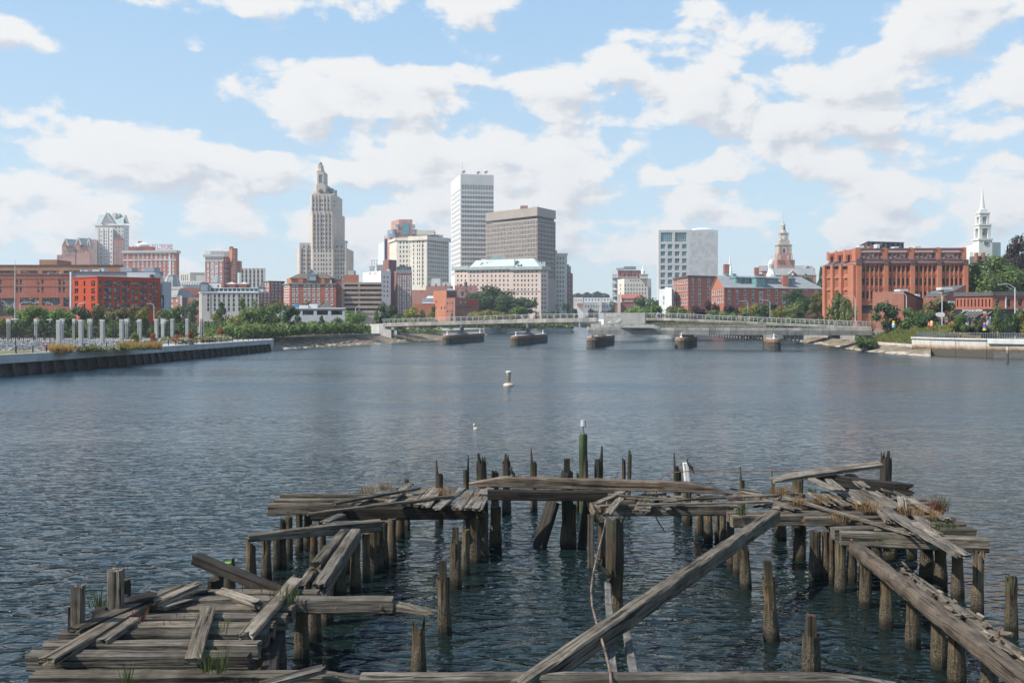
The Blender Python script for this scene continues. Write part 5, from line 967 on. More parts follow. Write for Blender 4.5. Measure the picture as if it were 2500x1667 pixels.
b = Bld('brown_slab_tower', 'wide taupe concrete office tower with grey glass and a blank top band', 'skyscraper', 1290, 820)
C0 = qy(578); s5 = (qy(975) - qy(660)) / 7.35
b.block([(qx(575), 868), (qx(1065), 820), (qx(1240), 850)], qy(600), TAUPE, {0: [(qx(586), qx(1056), 34, qy(660), qy(660) + s5 * 12, 13, 2.1, 8.2, 'bronze')], 1: [(qx(1075), qx(1232), 12, qy(642), qy(642) + s5 * 12, 13, 2.4, 8.2, 'fin')]}, ref=1)
b.block([(qx(580), 867), (qx(1062), 824), (qx(1225), 850)], qy(570), SLATED, {}, ref=1, zbot=b.z1 - .5, cap=False)
b.block([(qx(573), 867), (qx(1065), 819), (qx(1242), 849)], qy(490), TAUPE, ref=1, zbot=Zp(qy(575), 819)); b.boxpx(qx(903), qx(975), qy(478), qy(500), 850, B_PINK, 'penthouse', 8)
f = b.fs[0]
for x in range(6): MB().tube(P(qx(1020 + x * 14), qy(495), 840), P(qx(1020 + x * 14), qy(474), 840), .15, n=5).build('antenna', [LTGREY], b.o)
b = Bld('green_roof_hotel', 'long pink stucco hotel under a pale green copper mansard roof with skylights', 'hotel', 1240, 640)
rp = (qy(1375) - qy(1108)) / 6.2; gr = qy(1108)
def gr_row(xs): return [(qx(v), qx(v), 1, gr, gr + rp * 8, 9, 3.6, 5.4, 'lime') for v in xs]
b.block([(1110, 668), (qx(400), 662), (qx(835), 648), (qx(1100), 640), (qx(1170), 650)], qy(1075), PINKST, {0: gr_row((305, 340, 377)), 1: gr_row((428, 461, 497, 545, 586, 630, 667, 707, 745, 784)), 2: gr_row((845, 880, 917, 947, 981, 1018, 1056)), 3: gr_row((1115, 1140))}, back=26, ref=3)
for f in b.fs: b.band(f, Zp(qy(1092), f.Y(f.L / 2)), Zp(qy(1062), f.Y(f.L / 2)), 1.5, COPPER, 'cornice'); b.band(f, Zp(qy(1297), f.Y(f.L / 2)), Zp(qy(1290), f.Y(f.L / 2)), .4, PINKST)
pts = [P(qx(405), qy(1080), 662), P(qx(1100), qy(1075), 641), P(qx(1170), qy(1075), 651)]; top = [P(qx(480), qy(1003), 668), P(qx(1030), qy(983), 650), P(qx(1035), qy(990), 655)]
bk_ = [Vector((0, 24, 0))] * 3
MB().add(pts + top + [pts[0] + bk_[0], top[0] + Vector((0, 14, 0)), top[1] + Vector((0, 14, 0)), pts[2] + Vector((0, 18, 0))], [(0, 1, 4, 3), (1, 2, 5, 4), (6, 0, 3, 7), (3, 4, 8, 7), (4, 5, 8), (5, 2, 9, 8)]).build('mansard_roof', [mat('pale_copper', (0.45, 0.495, 0.46), 0.6, 0.06, 0.2, streak=0.15)], b.o)
nrm = (pts[1] - pts[0]).cross(top[0] - pts[0]).normalized(); nrm = -nrm if nrm.y > 0 else nrm
def onroof(v, w): a_ = pts[0].lerp(pts[1], v); t_ = top[0].lerp(top[1], v); return a_.lerp(t_, w) + nrm * .15
for v in (.135, .21, .265, .32, .375, .43, .485, .54, .69, .73): MB().add([onroof(v, .18), onroof(v + .033, .18), onroof(v + .033, .72), onroof(v, .72)], [(0, 1, 2, 3)]).build('skylight', [G_DARK], b.o)
b.boxpx(qx(620), qx(755), qy(957), qy(1000), 668, COPPER, 'penthouse', 8); b.boxpx(qx(845), qx(855), qy(975), qy(1070), 650, COPPER, 'roof_rib', 3); b.boxpx(qx(530), qx(570), qy(988), qy(1000), 670, WHITEP, 'rooftop_unit', 4)
for x in (1075, 1092, 1115, 1132): b.boxpx(qx(x), qx(x + 9), qy(1015), qy(1062), 652, WHITEP, 'vent_stack', 1)
b = Bld('beige_tower', 'narrow beige stone tower with three window columns right of the taupe tower', 'building', 1370, 860)
s6 = (qy(1388) - qy(985)) / 9
b.block([(qx(1238), 862), (qx(1350), 862)], qy(935), CREAM, {0: [(qx(1260), qx(1313), 3, qy(983), qy(983) + s6 * 10, 11, 3.4, 6, 'lime')]}, back=20, cornice=(5, .7, CREAM)); b.boxpx(qx(1238), qx(1255), qy(908), qy(935), 866, GREYST, 'penthouse')
b = Bld('purple_tower', 'slender purple brick tower with a green glass top at the right end of downtown', 'building', 1390, 880)
b.block([(qx(1350), 880), (qx(1393), 880), (qx(1405), 890)], qy(1125), B_PLUM, {0: [(qx(1372), qx(1372), 1, qy(1145), qy(1480), 9, 3, 6, 'sky')]}, ref=0); b.block([(qx(1350), 883), (qx(1386), 883)], qy(1058), G_TEAL, back=8); b.boxpx(qx(1350), qx(1368), qy(1042), qy(1062), 884, BROWNM, 'penthouse')
# ---------------------------------------------------------------- far end of the river
b = Bld('white_house', 'small sunlit white building with a red ground floor at the end of the river', 'building', 1412, 1200, GR)
b.block([(1400, 1200), (1424, 1200)], 726, WHITEST, {0: [(1404, 1420, 5, 733, 745, 2, 1.8, 2.4, 'dark')]}, back=16); b.block([(1401, 1180), (1424, 1180)], 745, WHITEST, {}, back=8); b.boxpx(1410, 1424, 740, 747, 1175, B_ORANGE, 'red_wing', 8)
b = Bld('stone_hall', 'low grey hall with a row of white clerestory windows at the river end', 'building', 1460, 1250, GR)
b.block([(1424, 1250), (1500, 1250)], 738, GREYST, {0: [(1430, 1490, 10, 748, 748, 1, 3, 6, 'dark')]}, back=20); b.block([(1426, 1256), (1498, 1256)], 727, WHITEP, {0: [(1431, 1492, 9, 732, 732, 1, 4.4, 6, 'sky')]}, back=12)
b.boxpx(1464, 1469, 727, 765, 1246, CREAM, 'pier', 3)
# ---------------------------------------------------------------- right bank
rx = lambda v: 1440 + v / 5.6; ry = lambda v: 540 + v / 5.6
b = Bld('apartment_tower', 'apartment tower with glass balconies at left and red brick top storeys', 'building', 1530, 900, GR)
b.block([(rx(298), 900), (rx(382), 898)], ry(672), LTGREY, {0: [(rx(325), rx(358), 2, ry(745), ry(1060), 7, 5, 7, 'sky')]}, back=20); b.block([(rx(382), 897), (rx(655), 897), (rx(705), 910)], ry(668), B_RED, {0: [(rx(420), rx(475), 2, ry(712), ry(1000), 6, 4, 12, 'dark'), (rx(532), rx(565), 2, ry(712), ry(1000), 6, 4, 12, 'dark'), (rx(615), rx(615), 1, ry(712), ry(1000), 6, 4, 12, 'dark')]}, back=20, cornice=(1.2, .5, LTGREY))
b.pxband(b.fs[0], rx(298), rx(655), ry(762), ry(774), .8, LTGREY); 
for j in range(5): b.boxpx(rx(298), rx(380), ry(762 + j * 85), ry(770 + j * 85), 896, WHITEP, 'balcony', 3)
b.boxpx(rx(470), rx(632), ry(618), ry(655), 906, SLATE, 'penthouse', 8); b.boxpx(rx(365), rx(475), ry(640), ry(662), 904, COPPER, 'rooftop_unit', 5)
b = Bld('cream_building', 'cream stone building with a taller end bay and a tiny white cupola', 'building', 1548, 760, GR)
w_ = [(rx(487), rx(762), 8, ry(877), ry(985), 3, 3.4, 5, 'pale')]
b.block([(rx(380), 775), (rx(470), 760), (rx(792), 760)], ry(785), CREAM, {0: [(rx(420), rx(420), 1, ry(877), ry(985), 3, 2.6, 5, 'pale')], 1: w_ + [(rx(560), rx(665), 4, ry(812), ry(812), 1, 4, 4, 'pale')]}, ref=1); b.block([(rx(682), 758), (rx(795), 758)], ry(722), CREAM, {0: [(rx(742), rx(742), 1, ry(788), ry(788), 1, 5, 9, 'lime')]}, back=14, zbot=Zp(ry(785), 758), cornice=(1.5, .5, CREAM))
c = P(rx(728), ry(722), 764); MB().lathe(c, [(1.6, 0), (1.6, 2.2), (1.9, 2.4), (1.0, 3.8), (.7, 4), (.7, 5), (.15, 6), (.08, 10)], 8).build('cupola', [WHITEP], b.o)
b.block([(rx(795), 775), (rx(840), 775)], ry(785), GREYST, back=14)
b = Bld('red_hall', 'low dark red brick hall with a long row of small arched windows under its roof', 'building', 1535, 720, GR)
b.block([(rx(432), 722), (rx(720), 720)], ry(1050), B_PLUM, {0: [(rx(482), rx(690), 8, ry(1078), ry(1078), 1, 3.6, 5, 'white')]}, back=16); f = b.fs[0]; MB().add([f.pt(-.5, Zp(ry(1055), 720), .6), f.pt(f.L + .5, Zp(ry(1055), 720), .6), f.pt(f.L + .5, Zp(ry(1003), 726), -6), f.pt(-.5, Zp(ry(1003), 726), -6)], [(0, 1, 2, 3)]).build('roof', [mat('red_tile_roof', (0.36, 0.10, 0.07), 0.85, 0.1, 0.5)], b.o)
b.block([(rx(350), 716), (rx(432), 716)], ry(1110), B_ORANGE, back=10); b.boxpx(rx(385), rx(420), ry(1000), ry(1250), 715, CREAM, 'lit_pier', 3); b.pxband(f, rx(440), rx(700), ry(1105), ry(1112), .4, B_RED)
b = Bld('white_grid_tower', 'broad pale concrete tower with teal square windows at left and blank panels at right', 'tower', 1680, 620, GR)
tg = [(rx(1000), rx(1293), 4, ry(347), ry(832), 6, 11, 11.5, 'teal')]
PANEL = mat('precast_panel', (0.54, 0.52, 0.495), 0.85, 0.05, 0.15)
b.block([(rx(918), 640), (rx(940), 620), (rx(1750), 620)], ry(122), PANEL, {1: tg + [(rx(1051), rx(1245), 2, ry(219), ry(219), 1, 28.5, 22.5, 'tealbig'), (rx(1000), rx(1097), 2, ry(920), ry(1110), 3, 11, 11.5, 'teal')]}, ref=1)
f = b.fs[1]; pm2 = [mat('precast_panel_light', (0.535, 0.525, 0.51), 0.85, 0.04, 0.15), mat('precast_panel_dark', (0.465, 0.46, 0.455), 0.85, 0.04, 0.15)]
rn = random.Random(4)
for i in range(9):
    for j in range(13):
        x0 = rx(1360 + i * 42.5); y0 = ry(150 + j * 48.5); b.pxband(f, x0 + .25, x0 + 7.3, y0 + .25, y0 + 8.3, .04 + .03 * rn.random(), pm2[0] if rn.random() < .5 else pm2[1], 'panel')
for i in range(26): x = rx(1440 + i * 9); MB().tube(P(x, ry(118), 634), P(x, ry(118 - rn.uniform(3, 30) * (1 if 3 < i < 22 else .3)), 634), .12, n=5).build('antenna', [LTGREY], b.o) if i % 3 == 0 else None
c = P(rx(1545), ry(118), 632); MB().lathe(c, [(7.5, -.2), (6.5, .7), (3, 1.1)], 20, sy=.3).build('roof_canopy', [WHITEP], b.o)
b = Bld('white_pavilion', 'low pale grey modern annex at the foot of the teal windowed tower', 'building', 1625, 542, GR)
b.block([(rx(945), 552), (rx(1150), 542)], ry(930), LTGREY, {0: [(rx(1010), rx(1010), 1, ry(1050), ry(1120), 2, 4, 9, 'sky')]}, back=10); b.block([(rx(1025), 540), (rx(1120), 538)], ry(905), WHITEP, back=8)
b = Bld('brick_warehouse', 'four storey orange brick building with white lintels and a sunlit narrow left side', 'building', 1710, 524, GR)
b.block([(rx(1148), 556), (rx(1345), 524), (rx(1985), 538)], ry(742), B_RED, {0: [(rx(1165), rx(1200), 2, ry(830), ry(1120), 4, 3, 9, 'stone'), (rx(1220), rx(1330), 5, ry(830), ry(1120), 4, 3, 9, 'stone')], 1: [(rx(1408), rx(1408), 1, ry(815), ry(1110), 4, 5.2, 10, 'stone'), (rx(1500), rx(1500), 1, ry(815), ry(1110), 4, 5.2, 10, 'stone'), (rx(1625), rx(1625), 1, ry(815), ry(1110), 4, 5.2, 10, 'stone'), (rx(1750), rx(1900), 2, ry(815), ry(1110), 4, 5.2, 10, 'stone')]}, ref=1, cornice=(5, .5, B_DARK))
sx = lambda v: 1700 + v / 5.6; sy = lambda v: 500 + v / 5.6
b.boxpx(sx(387), sx(452), sy(812), sy(955), 545, B_BROWN, 'chimney', 4)
b = Bld('gabled_mill', 'long orange brick building with slate gable roof, teal dormers and a brick chimney', 'building', 1880, 420, GR)
wx = (450, 558, 667, 775, 990, 1097, 1290, 1390, 1500, 1640)
b.block([(sx(200), 445), (sx(383), 420), (sx(1722), 438)], sy(1140), B_RED, {0: [(sx(225), sx(360), 6, sy(1200), sy(1310), 2, 3, 10, 'stone')], 1: [(sx(v), sx(v), 1, sy(1205), sy(1315), 2, 6, 12, 'stone') for v in wx] + [(sx(883), sx(883), 1, sy(1222), sy(1312), 2, 9, 11, 'stone'), (sx(1195), sx(1195), 1, sy(1222), sy(1312), 2, 9, 11, 'stone')]}, ref=1, cap=False)
A_, B_ = V2(sx(383), 420), V2(sx(1722), 438); dL = V2(sx(200), 445); f = b.fs[1]; ez = b.z1; rz = Zp(sy(975), 432); mL = (A_ + dL) / 2; bkv = dL - A_
rA = Vector((mL.x, mL.y, rz)) - Vector((f.u.x, f.u.y, 0)) * .4; rB = Vector((B_.x + bkv.x / 2, B_.y + bkv.y / 2, rz)) - Vector((f.u.x, f.u.y, 0)) * 7
eA = f.pt(-.5, ez, .6); eB = f.pt(f.L + .5, ez, .6); gA = Vector((dL.x, dL.y, ez)) - Vector((f.u.x, f.u.y, 0)) * .4; gB = Vector((B_.x + bkv.x, B_.y + bkv.y, ez))
t_ = Vector((0, 0, .3))
MB().add([eA, eB, rB, rA, gA, gB] + [v + t_ for v in (eA, eB, rB, rA, gA, gB)], [(6, 7, 8, 9), (9, 8, 11, 10), (7, 11, 8), (0, 1, 7, 6), (0, 6, 9, 3), (3, 9, 10, 4), (0, 3, 2, 1), (3, 4, 5, 2)]).build('roof', [SLATE], b.o)
MB().add([(A_.x, A_.y, ez), (dL.x, dL.y, ez), (mL.x, mL.y, rz)], [(0, 1, 2)]).build('gable', [B_ORANGE], b.o)
def onr(px, w): u = f.at(px) / f.L; return (eA.lerp(eB, u)).lerp(rA.lerp(rB, u), w)
def dormer(x0, x1, w0, w1, n, wide=False):
    a, e, h = onr(sx(x0), w0), onr(sx(x1), w0), onr(sx(x0), w1); zt = h.z + .3; o = Vector((f.n.x, f.n.y, 0)) * .3; q = MB()
    a, e = a + o, e + o; a2, e2 = Vector((a.x, a.y, zt)), Vector((e.x, e.y, zt)); bk2 = -Vector((f.n.x, f.n.y, 0)) * 5
    q.add([a, e, e2, a2, a + bk2, e + bk2, e2 + bk2, a2 + bk2], [(0, 1, 2, 3), (1, 5, 6, 2), (4, 0, 3, 7)], 0); d = q.build('dormer', [TEAL], b.o)
    MB().hexa([a2 + o * 2 - f.u.to_3d() * .4, e2 + o * 2 + f.u.to_3d() * .4, e2 + bk2 + f.u.to_3d() * .4, a2 + bk2 - f.u.to_3d() * .4] + [v + t_ * .8 for v in (a2 + o * 2 - f.u.to_3d() * .4, e2 + o * 2 + f.u.to_3d() * .4, e2 + bk2 + f.u.to_3d() * .4, a2 + bk2 - f.u.to_3d() * .4)]).build('dormer_roof', [SLATE], b.o)
    ff = Face(a.xy, e.xy); me = win_mesh(ff.L / n * .72, (zt - a.z) * .7, 'tealst')
    for i in range(n): link('window', me, b.o, ff.M(ff.L * (i + .5) / n, (a.z + zt) / 2, .24))
dormer(588, 690, .40, .78, 3); dormer(700, 815, .42, .78, 3); dormer(822, 940, .10, .78, 2); dormer(945, 1200, .42, .78, 6); dormer(1285, 1445, .42, .78, 4)
a = onr(sx(1210), .16); e = onr(sx(1280), .16); MB().box(a.x, e.x, a.y, a.y + 3, a.z - .5, Zp(sy(962), a.y)).build('chimney', [B_RED], b.o)
for v in (540, 655, 1535): a = onr(sx(v), .95); MB().box(a.x - .6, a.x + 1, a.y, a.y + 1.2, a.z - .3, a.z + 1.6).build('roof_vent', [TEAL], b.o)
WEATH = mat('weathered_stone', (0.44, 0.39, 0.335), .9, .1, .3, streak=.25)
# courthouse
b = Bld('courthouse', 'brick courthouse with a tall stepped clock tower and gilt finial behind slate roofs', 'courthouse', 1912, 650, GR)
c = V2(sx(1190), 655); g_ = 655 / F / 5.6
def tier(x0, x1, y0, y1, m, nm, dp=None):
    w = (x1 - x0) * g_; cx = (V2(sx(x0), 655).x + V2(sx(x1), 655).x) / 2; d = dp or w; return MB().box(cx - w / 2, cx + w / 2, 655 - d / 2, 655 + d / 2, Zp(sy(y1), 655), Zp(sy(y0), 655)).build(nm, [m], b.o)
tier(1070, 1310, 760, 1100, B_PINK, 'tower_base'); tier(1095, 1285, 672, 762, B_PINK, 'tower_stage'); tier(1100, 1278, 560, 672, WEATH, 'tower_stage'); tier(1092, 1284, 545, 560, WEATH, 'cornice'); tier(1120, 1256, 492, 546, WEATH, 'tower_stage'); tier(1138, 1245, 400, 494, WEATH, 'clock_stage'); tier(1132, 1250, 388, 402, WEATH, 'cornice')
Yf = 655 - 178 * g_ / 2
for x0, x1 in ((1142, 1163), (1238, 1259)): a = MB().box(V2(sx(x0), Yf).x, V2(sx(x1), Yf).x, Yf - .15, Yf + .2, Zp(sy(662), Yf), Zp(sy(575), Yf)).build('brick_panel', [B_PINK], b.o)
MB().box(V2(sx(1185), Yf).x, V2(sx(1212), Yf).x, Yf - .1, Yf + .2, Zp(sy(655), Yf), Zp(sy(600), Yf)).build('niche', [G_DARK], b.o)
Yc = 655 - 107 * g_ / 2; cc = P(sx(1196), sy(450), Yc); MB().tube(cc + Vector((0, .1, 0)), cc + Vector((0, -.25, 0)), 27 * g_, n=20).build('clock_face', [WHITEP], b.o); MB().bar(cc + Vector((0, -.35, 0)), cc + Vector((19 * g_, -.35, 16 * g_)), .2, .1).bar(cc + Vector((0, -.35, 0)), cc + Vector((2 * g_, -.35, -12 * g_)), .25, .1).build('clock_hands', [DARKM], b.o)
MB().lathe((c.x, 655, Zp(sy(388), 655)), [(46 * g_, 0), (34 * g_, 30 * g_), (30 * g_, 40 * g_)], 8, rot=math.pi / 8).build('belfry_base', [WEATH], b.o); MB().lathe((c.x, 655, Zp(sy(350), 655)), [(29 * g_, 0), (28 * g_, 62 * g_), (31 * g_, 66 * g_), (22 * g_, 88 * g_), (8 * g_, 96 * g_), (7 * g_, 118 * g_), (2 * g_, 125 * g_), (1.5 * g_, 245 * g_)], 10).build('spire', [WEATH], b.o)
MB().box(c.x - 6 * g_, c.x + 7 * g_, 655 - 31 * g_, 655 - 27 * g_, Zp(sy(345), 655), Zp(sy(300), 655)).build('belfry_opening', [G_DARK], b.o)
for x in (1085, 1135, 1245, 1295):
    cq = V2(sx(x), 650); MB().lathe((cq.x, 648, Zp(sy(755), 650)), [(10 * g_, 0), (8 * g_, 30 * g_), (12 * g_, 34 * g_), (5 * g_, 55 * g_), (1 * g_, 75 * g_)], 8).build('urn', [WEATH], b.o)
def wing(x0, x1, ye, yr, Y, dep): a, e = V2(sx(x0), Y), V2(sx(x1), Y); b.block([(sx(x0), Y), (sx(x1), Y)], sy(ye), B_PINK, back=dep, cap=False); roof_gable(b, a, e, Zp(sy(yr), Y + dep / 2), Zp(sy(ye), Y), dep, SLATE, B_PINK)
wing(900, 1080, 910, 838, 665, 14); wing(1060, 1640, 965, 872, 640, 16); wing(1310, 1620, 885, 836, 668, 14)
gable(b, sx(1255), sx(1318), sx(1390), sy(950), sy(893), 638, B_PINK, 10, SLATE); gable(b, sx(1460), sx(1520), sx(1600), sy(880), sy(832), 666, B_PINK, 10, SLATE)
cq = V2(sx(1318), 637); MB().tube((cq.x, 637.8, Zp(sy(948), 637)), (cq.x, 637.4, Zp(sy(948), 637)), 16 * g_, n=14).build('round_window', [WHITEP], b.o)
b.block([(sx(798), 640), (sx(960), 640)], sy(945), B_PINK, back=10); b.boxpx(sx(803), sx(857), sy(858), sy(950), 636, B_BROWN, 'chimney', 3)
cq = V2(sx(1022), 610); h_ = 610 / F / 5.6
cu = Bld('white_cupola', 'white octagonal cupola with arched openings and a weathervane left of the clock tower', 'cupola', sx(1022), 610, Zp(sy(1000), 610))
MB().lathe((cq.x, cq.y, Zp(sy(985), 610)), [(62 * h_, 0), (62 * h_, 38 * h_), (52 * h_, 50 * h_), (46 * h_, 75 * h_), (38 * h_, 85 * h_)], 8, rot=math.pi / 8).build('base', [WHITEP], cu.o); MB().lathe((cq.x, cq.y, Zp(sy(900), 610)), [(36 * h_, 0), (34 * h_, 92 * h_), (37 * h_, 98 * h_)], 8, rot=math.pi / 8).build('belfry', [WHITEP], cu.o); MB().lathe((cq.x, cq.y, Zp(sy(802), 610)), [(36 * h_, 0), (30 * h_, 22 * h_), (16 * h_, 40 * h_), (4 * h_, 52 * h_), (2 * h_, 60 * h_), (1.5 * h_, 105 * h_)], 10).build('dome', [WHITEP], cu.o)
for dx in (-24, 0, 22): MB().box(cq.x + (dx - 5) * h_, cq.x + (dx + 5) * h_, cq.y - (36 if dx == 0 else 31) * h_, cq.y - 20 * h_, Zp(sy(868), 610), Zp(sy(815), 610)).build('opening', [G_MID], cu.o)
MB().add([(cq.x - 3 * h_, cq.y, Zp(sy(720), 610)), (cq.x + 8 * h_, cq.y, Zp(sy(705), 610)), (cq.x, cq.y, Zp(sy(685), 610))], [(0, 1, 2)]).build('weathervane', [SLATED], cu.o)
st_ = Bld('thin_steeple', 'thin white church steeple poking up beside a brick chimney above the four storey brick building', 'steeple', sx(470), 760, Zp(sy(960), 760))
cq = V2(sx(470), 760); h_ = 760 / F / 5.6; MB().lathe((cq.x, 760, Zp(sy(960), 760)), [(22 * h_, 0), (20 * h_, 70 * h_), (14 * h_, 75 * h_), (14 * h_, 110 * h_), (10 * h_, 115 * h_), (10 * h_, 150 * h_)], 8).build('tower', [WHITEP], st_.o); cq = V2(sx(458), 760); MB().lathe((cq.x, 760, Zp(sy(815), 760)), [(11 * h_, 0), (8 * h_, 60 * h_), (1.5 * h_, 132 * h_), (1 * h_, 155 * h_)], 8).build('spire', [WHITEP], st_.o)
# big brick office on the right
tx = lambda v: 1960 + v / 4.523; ty = lambda v: 560 + v / 4.523
b = Bld('brick_office', 'large stepped orange brick office with rows of deep windows and a dark sloped band', 'building', 2150, 300, GR)
Yc = 300; YL = Yc * (HZ - ty(205)) / (HZ - ty(255)); YR = Yc * (HZ - ty(205)) / (HZ - ty(195)) * 1.0
def off(grid): return grid
bays = [(640, 885), (935, 1180), (1228, 1472), (1524, 1765)]
g1 = []
for (x0, x1) in bays:
    w5 = (x1 - x0) / 5
    g1 += [(tx(x0 + w5 * .5), tx(x1 - w5 * .5), 5, ty(432), ty(432), 1, 7.4, 15, 'black'), (tx(x0 + w5 * .5), tx(x1 - w5 * .5), 5, ty(577), ty(577), 1, 7.4, 17, 'black'), (tx(x0 + w5 * .5), tx(x1 - w5 * .5), 5, ty(722), ty(722), 1, 7.4, 17, 'black')]
g0 = []
for (x0, x1) in ((275, 335), (365, 430), (460, 525)): w5 = (x1 - x0) / 5; g0 += [(tx(x0 + w5 * .5), tx(x1 - w5 * .5), 5, ty(455), ty(740), 3, 1.3, 17, 'fin')]
g1 += [(tx(760), tx(760), 1, ty(880), ty(880), 1, 50, 20, 'open')]
b.block([(tx(245), YL * 1.01), (tx(590), Yc - 1), (tx(1810), YR)], ty(360), B_ORANGE, {0: g0, 1: g1}, ref=1)
b.block([(tx(285), YL * 1.012), (tx(600), Yc + 2), (tx(1800), YR + 2)], ty(212), B_RED, {1: [(tx(x0 + 25), tx(x1 - 25), 5, ty(291), ty(291), 1, 9.6, 13.5, 'bronze') for x0, x1 in bays], 0: [(tx(x0 + 6), tx(x1 - 6), 5, ty(310), ty(310), 1, 2, 13, 'bronze') for x0, x1 in ((295, 365), (385, 460), (478, 555))]}, ref=1, zbot=Zp(ty(365), Yc))
fA, fB = Face(V2(tx(245), YL * 1.01), V2(tx(590), Yc - 1)), Face(V2(tx(590), Yc - 1), V2(tx(1810), YR))
SEAM = mat('brown_seamed_metal', (0.105, 0.07, 0.072), 0.6, 0.15, 0.5, streak=0.3)
for f, lst in ((fB, [(x0 - 25, x1 + 25) for x0, x1 in bays]), (fA, [(250, 345), (345, 440), (440, 560)])):
    for x0, x1 in lst:
        u0, u1 = f.at(tx(x0)), f.at(tx(x1)); Y = f.Y((u0 + u1) / 2); za, zb_ = Zp(ty(372) if f is fB else ty(405), Y), Zp(ty(325) if f is fB else ty(352), Y)
        MB().hexa([f.pt(u0, za - .1, .9), f.pt(u1, za - .1, .9), f.pt(u1, za - .1, -.5), f.pt(u0, za - .1, -.5), f.pt(u0, zb_, -1.6), f.pt(u1, zb_, -1.6), f.pt(u1, zb_, -1.9), f.pt(u0, zb_, -1.9)]).build('sloped_band', [SEAM], b.o)
for v0, v1 in ((590, 640), (890, 935), (1183, 1228), (1477, 1522), (1768, 1815)):
    b.pxband(fB, tx(v0), tx(v1), ty(385), ty(1010), 1.0, B_ORANGE, 'buttress'); b.pxband(fB, tx(v0 - 10), tx(v1 - 10), ty(200), ty(330), -.0 + .12, B_ORANGE, 'parapet_pier'); b.pxband(fB, tx(v0 - 6), tx(v1 + 2), ty(335), ty(392), 1.15, SEAM, 'pier_cap')
for v0, v1 in ((246, 272), (335, 360), (428, 455), (527, 590)):
    b.pxband(fA, tx(v0), tx(v1), ty(395), ty(1010), 1.0, B_ORANGE, 'buttress'); b.pxband(fA, tx(v0 + 20), tx(v1 + 20) if v1 < 590 else tx(590), ty(250 - (v0 - 246) * .14), ty(345), .12, B_ORANGE, 'parapet_pier')
for x0, x1 in bays:
    w5 = (x1 - x0) / 5
    for i in range(1, 5): x = x0 + w5 * i; b.pxband(fB, tx(x) - 1.2, tx(x) + 1.2, ty(395), ty(795), .35, B_ORANGE, 'mullion_pier')
    for y in (ty(492), ty(637), ty(780)): b.pxband(fB, tx(x0), tx(x1), y, y + 4, .2, B_RED, 'sill_course')
    b.pxband(fB, tx(x0), tx(x1), ty(214), ty(236), .3, SEAM, 'dark_parapet'); b.pxband(fB, tx(x0 + 10), tx(x1 - 40), ty(240), ty(248), .5, LTGREY, 'sun_shade')
for x0, x1 in ((275, 335), (365, 430), (460, 525)):
    for y in (ty(525), ty(660)): b.pxband(fA, tx(x0), tx(x1), y - 2.5, y + 3, .5, B_ORANGE, 'sill_course')
b.block([(tx(620), Yc + 34), (tx(715), Yc + 16), (tx(1115), Yc + 20)], ty(132), BROWNM, {1: [(tx(760), tx(1085), 7, ty(172), ty(172), 1, 8.5, 11, 'bronze')]}, ref=1, zbot=Zp(ty(215), Yc), cornice=(1.2, .3, LTGREY))
for x0, x1, y0 in ((622, 675, 178), (818, 850, 163), (1010, 1060, 190), (1235, 1305, 184)): b.boxpx(tx(x0), tx(x1), ty(y0), ty(206), Yc + 8, LTGREY, 'rooftop_unit', 3)
b.boxpx(tx(735), tx(785), ty(185), ty(206), Yc + 8, B_ORANGE, 'orange_unit', 2)
# low brick workshop + shop
b = Bld('brick_workshop', 'low light brick workshop with a sloping parapet in front of the big brick office', 'building', 2200, 250, GR)
b.block([(tx(873), 258), (tx(1117), 250), (tx(1122), 252)], ty(683), B_TAN, {0: [(tx(1038), tx(1080), 2, ty(850), ty(850), 1, 3.6, 14, 'lime')]}, ref=1)
A_, B_ = V2(tx(1117), 250), V2(tx(1380), 258); f = Face(A_, B_); z0, zl, zr = GR, Zp(ty(683), 250), Zp(ty(795), 258)
MB().add([f.pt(0, z0), f.pt(f.L, z0), f.pt(f.L, zr), f.pt(0, zl), f.pt(0, z0, -9), f.pt(f.L, z0, -9), f.pt(f.L, zr, -9), f.pt(0, zl, -9)], [(0, 1, 2, 3), (1, 5, 6, 2), (3, 2, 6, 7), (4, 0, 3, 7), (5, 4, 7, 6)]).build('wall', [B_BROWN], b.o); MB().bar(f.pt(0, zl, .1), f.pt(f.L, zr, .1), .5, .25).build('coping', [SLATED], b.o)
b.boxpx(tx(1072), tx(1165), ty(660), ty(690), 262, LTGREY, 'rooftop_unit', 4); b.boxpx(tx(1262), tx(1296), ty(715), ty(745), 256, LTGREY, 'vent', 2); b.boxpx(tx(1310), tx(1355), ty(822), ty(860), 255.5, G_MID, 'window', .3)
b = Bld('slate_roof_shed', 'brick shed with a dark slate roof and boxy roof unit beside the cafe', 'building', 2300, 240, GR)
A_, B_ = V2(tx(1560), 245), V2(tx(1700), 238); 
MB().add([P(tx(1330), ty(745), 252), P(tx(1560), ty(735), 240), P(tx(1800), ty(610), 252), P(tx(1530), ty(640), 262)], [(0, 1, 2, 3)]).build('roof', [mat('charcoal_slate', (0.09, 0.095, 0.10), 0.8, 0.1, 0.6)], b.o)
MB().add([P(tx(1560), ty(738), 240.3), P(tx(1800), ty(612), 252.3), P(tx(1800), 800, 252.3), P(tx(1560), 800, 240.3)], [(0, 3, 2, 1)]).build('wall', [B_BROWN], b.o); MB().add([P(tx(1330), ty(748), 252.3), P(tx(1560), ty(738), 240.3), P(tx(1560), 800, 240.3), P(tx(1330), 800, 252.3)], [(0, 3, 2, 1)]).build('wall', [B_BROWN], b.o)
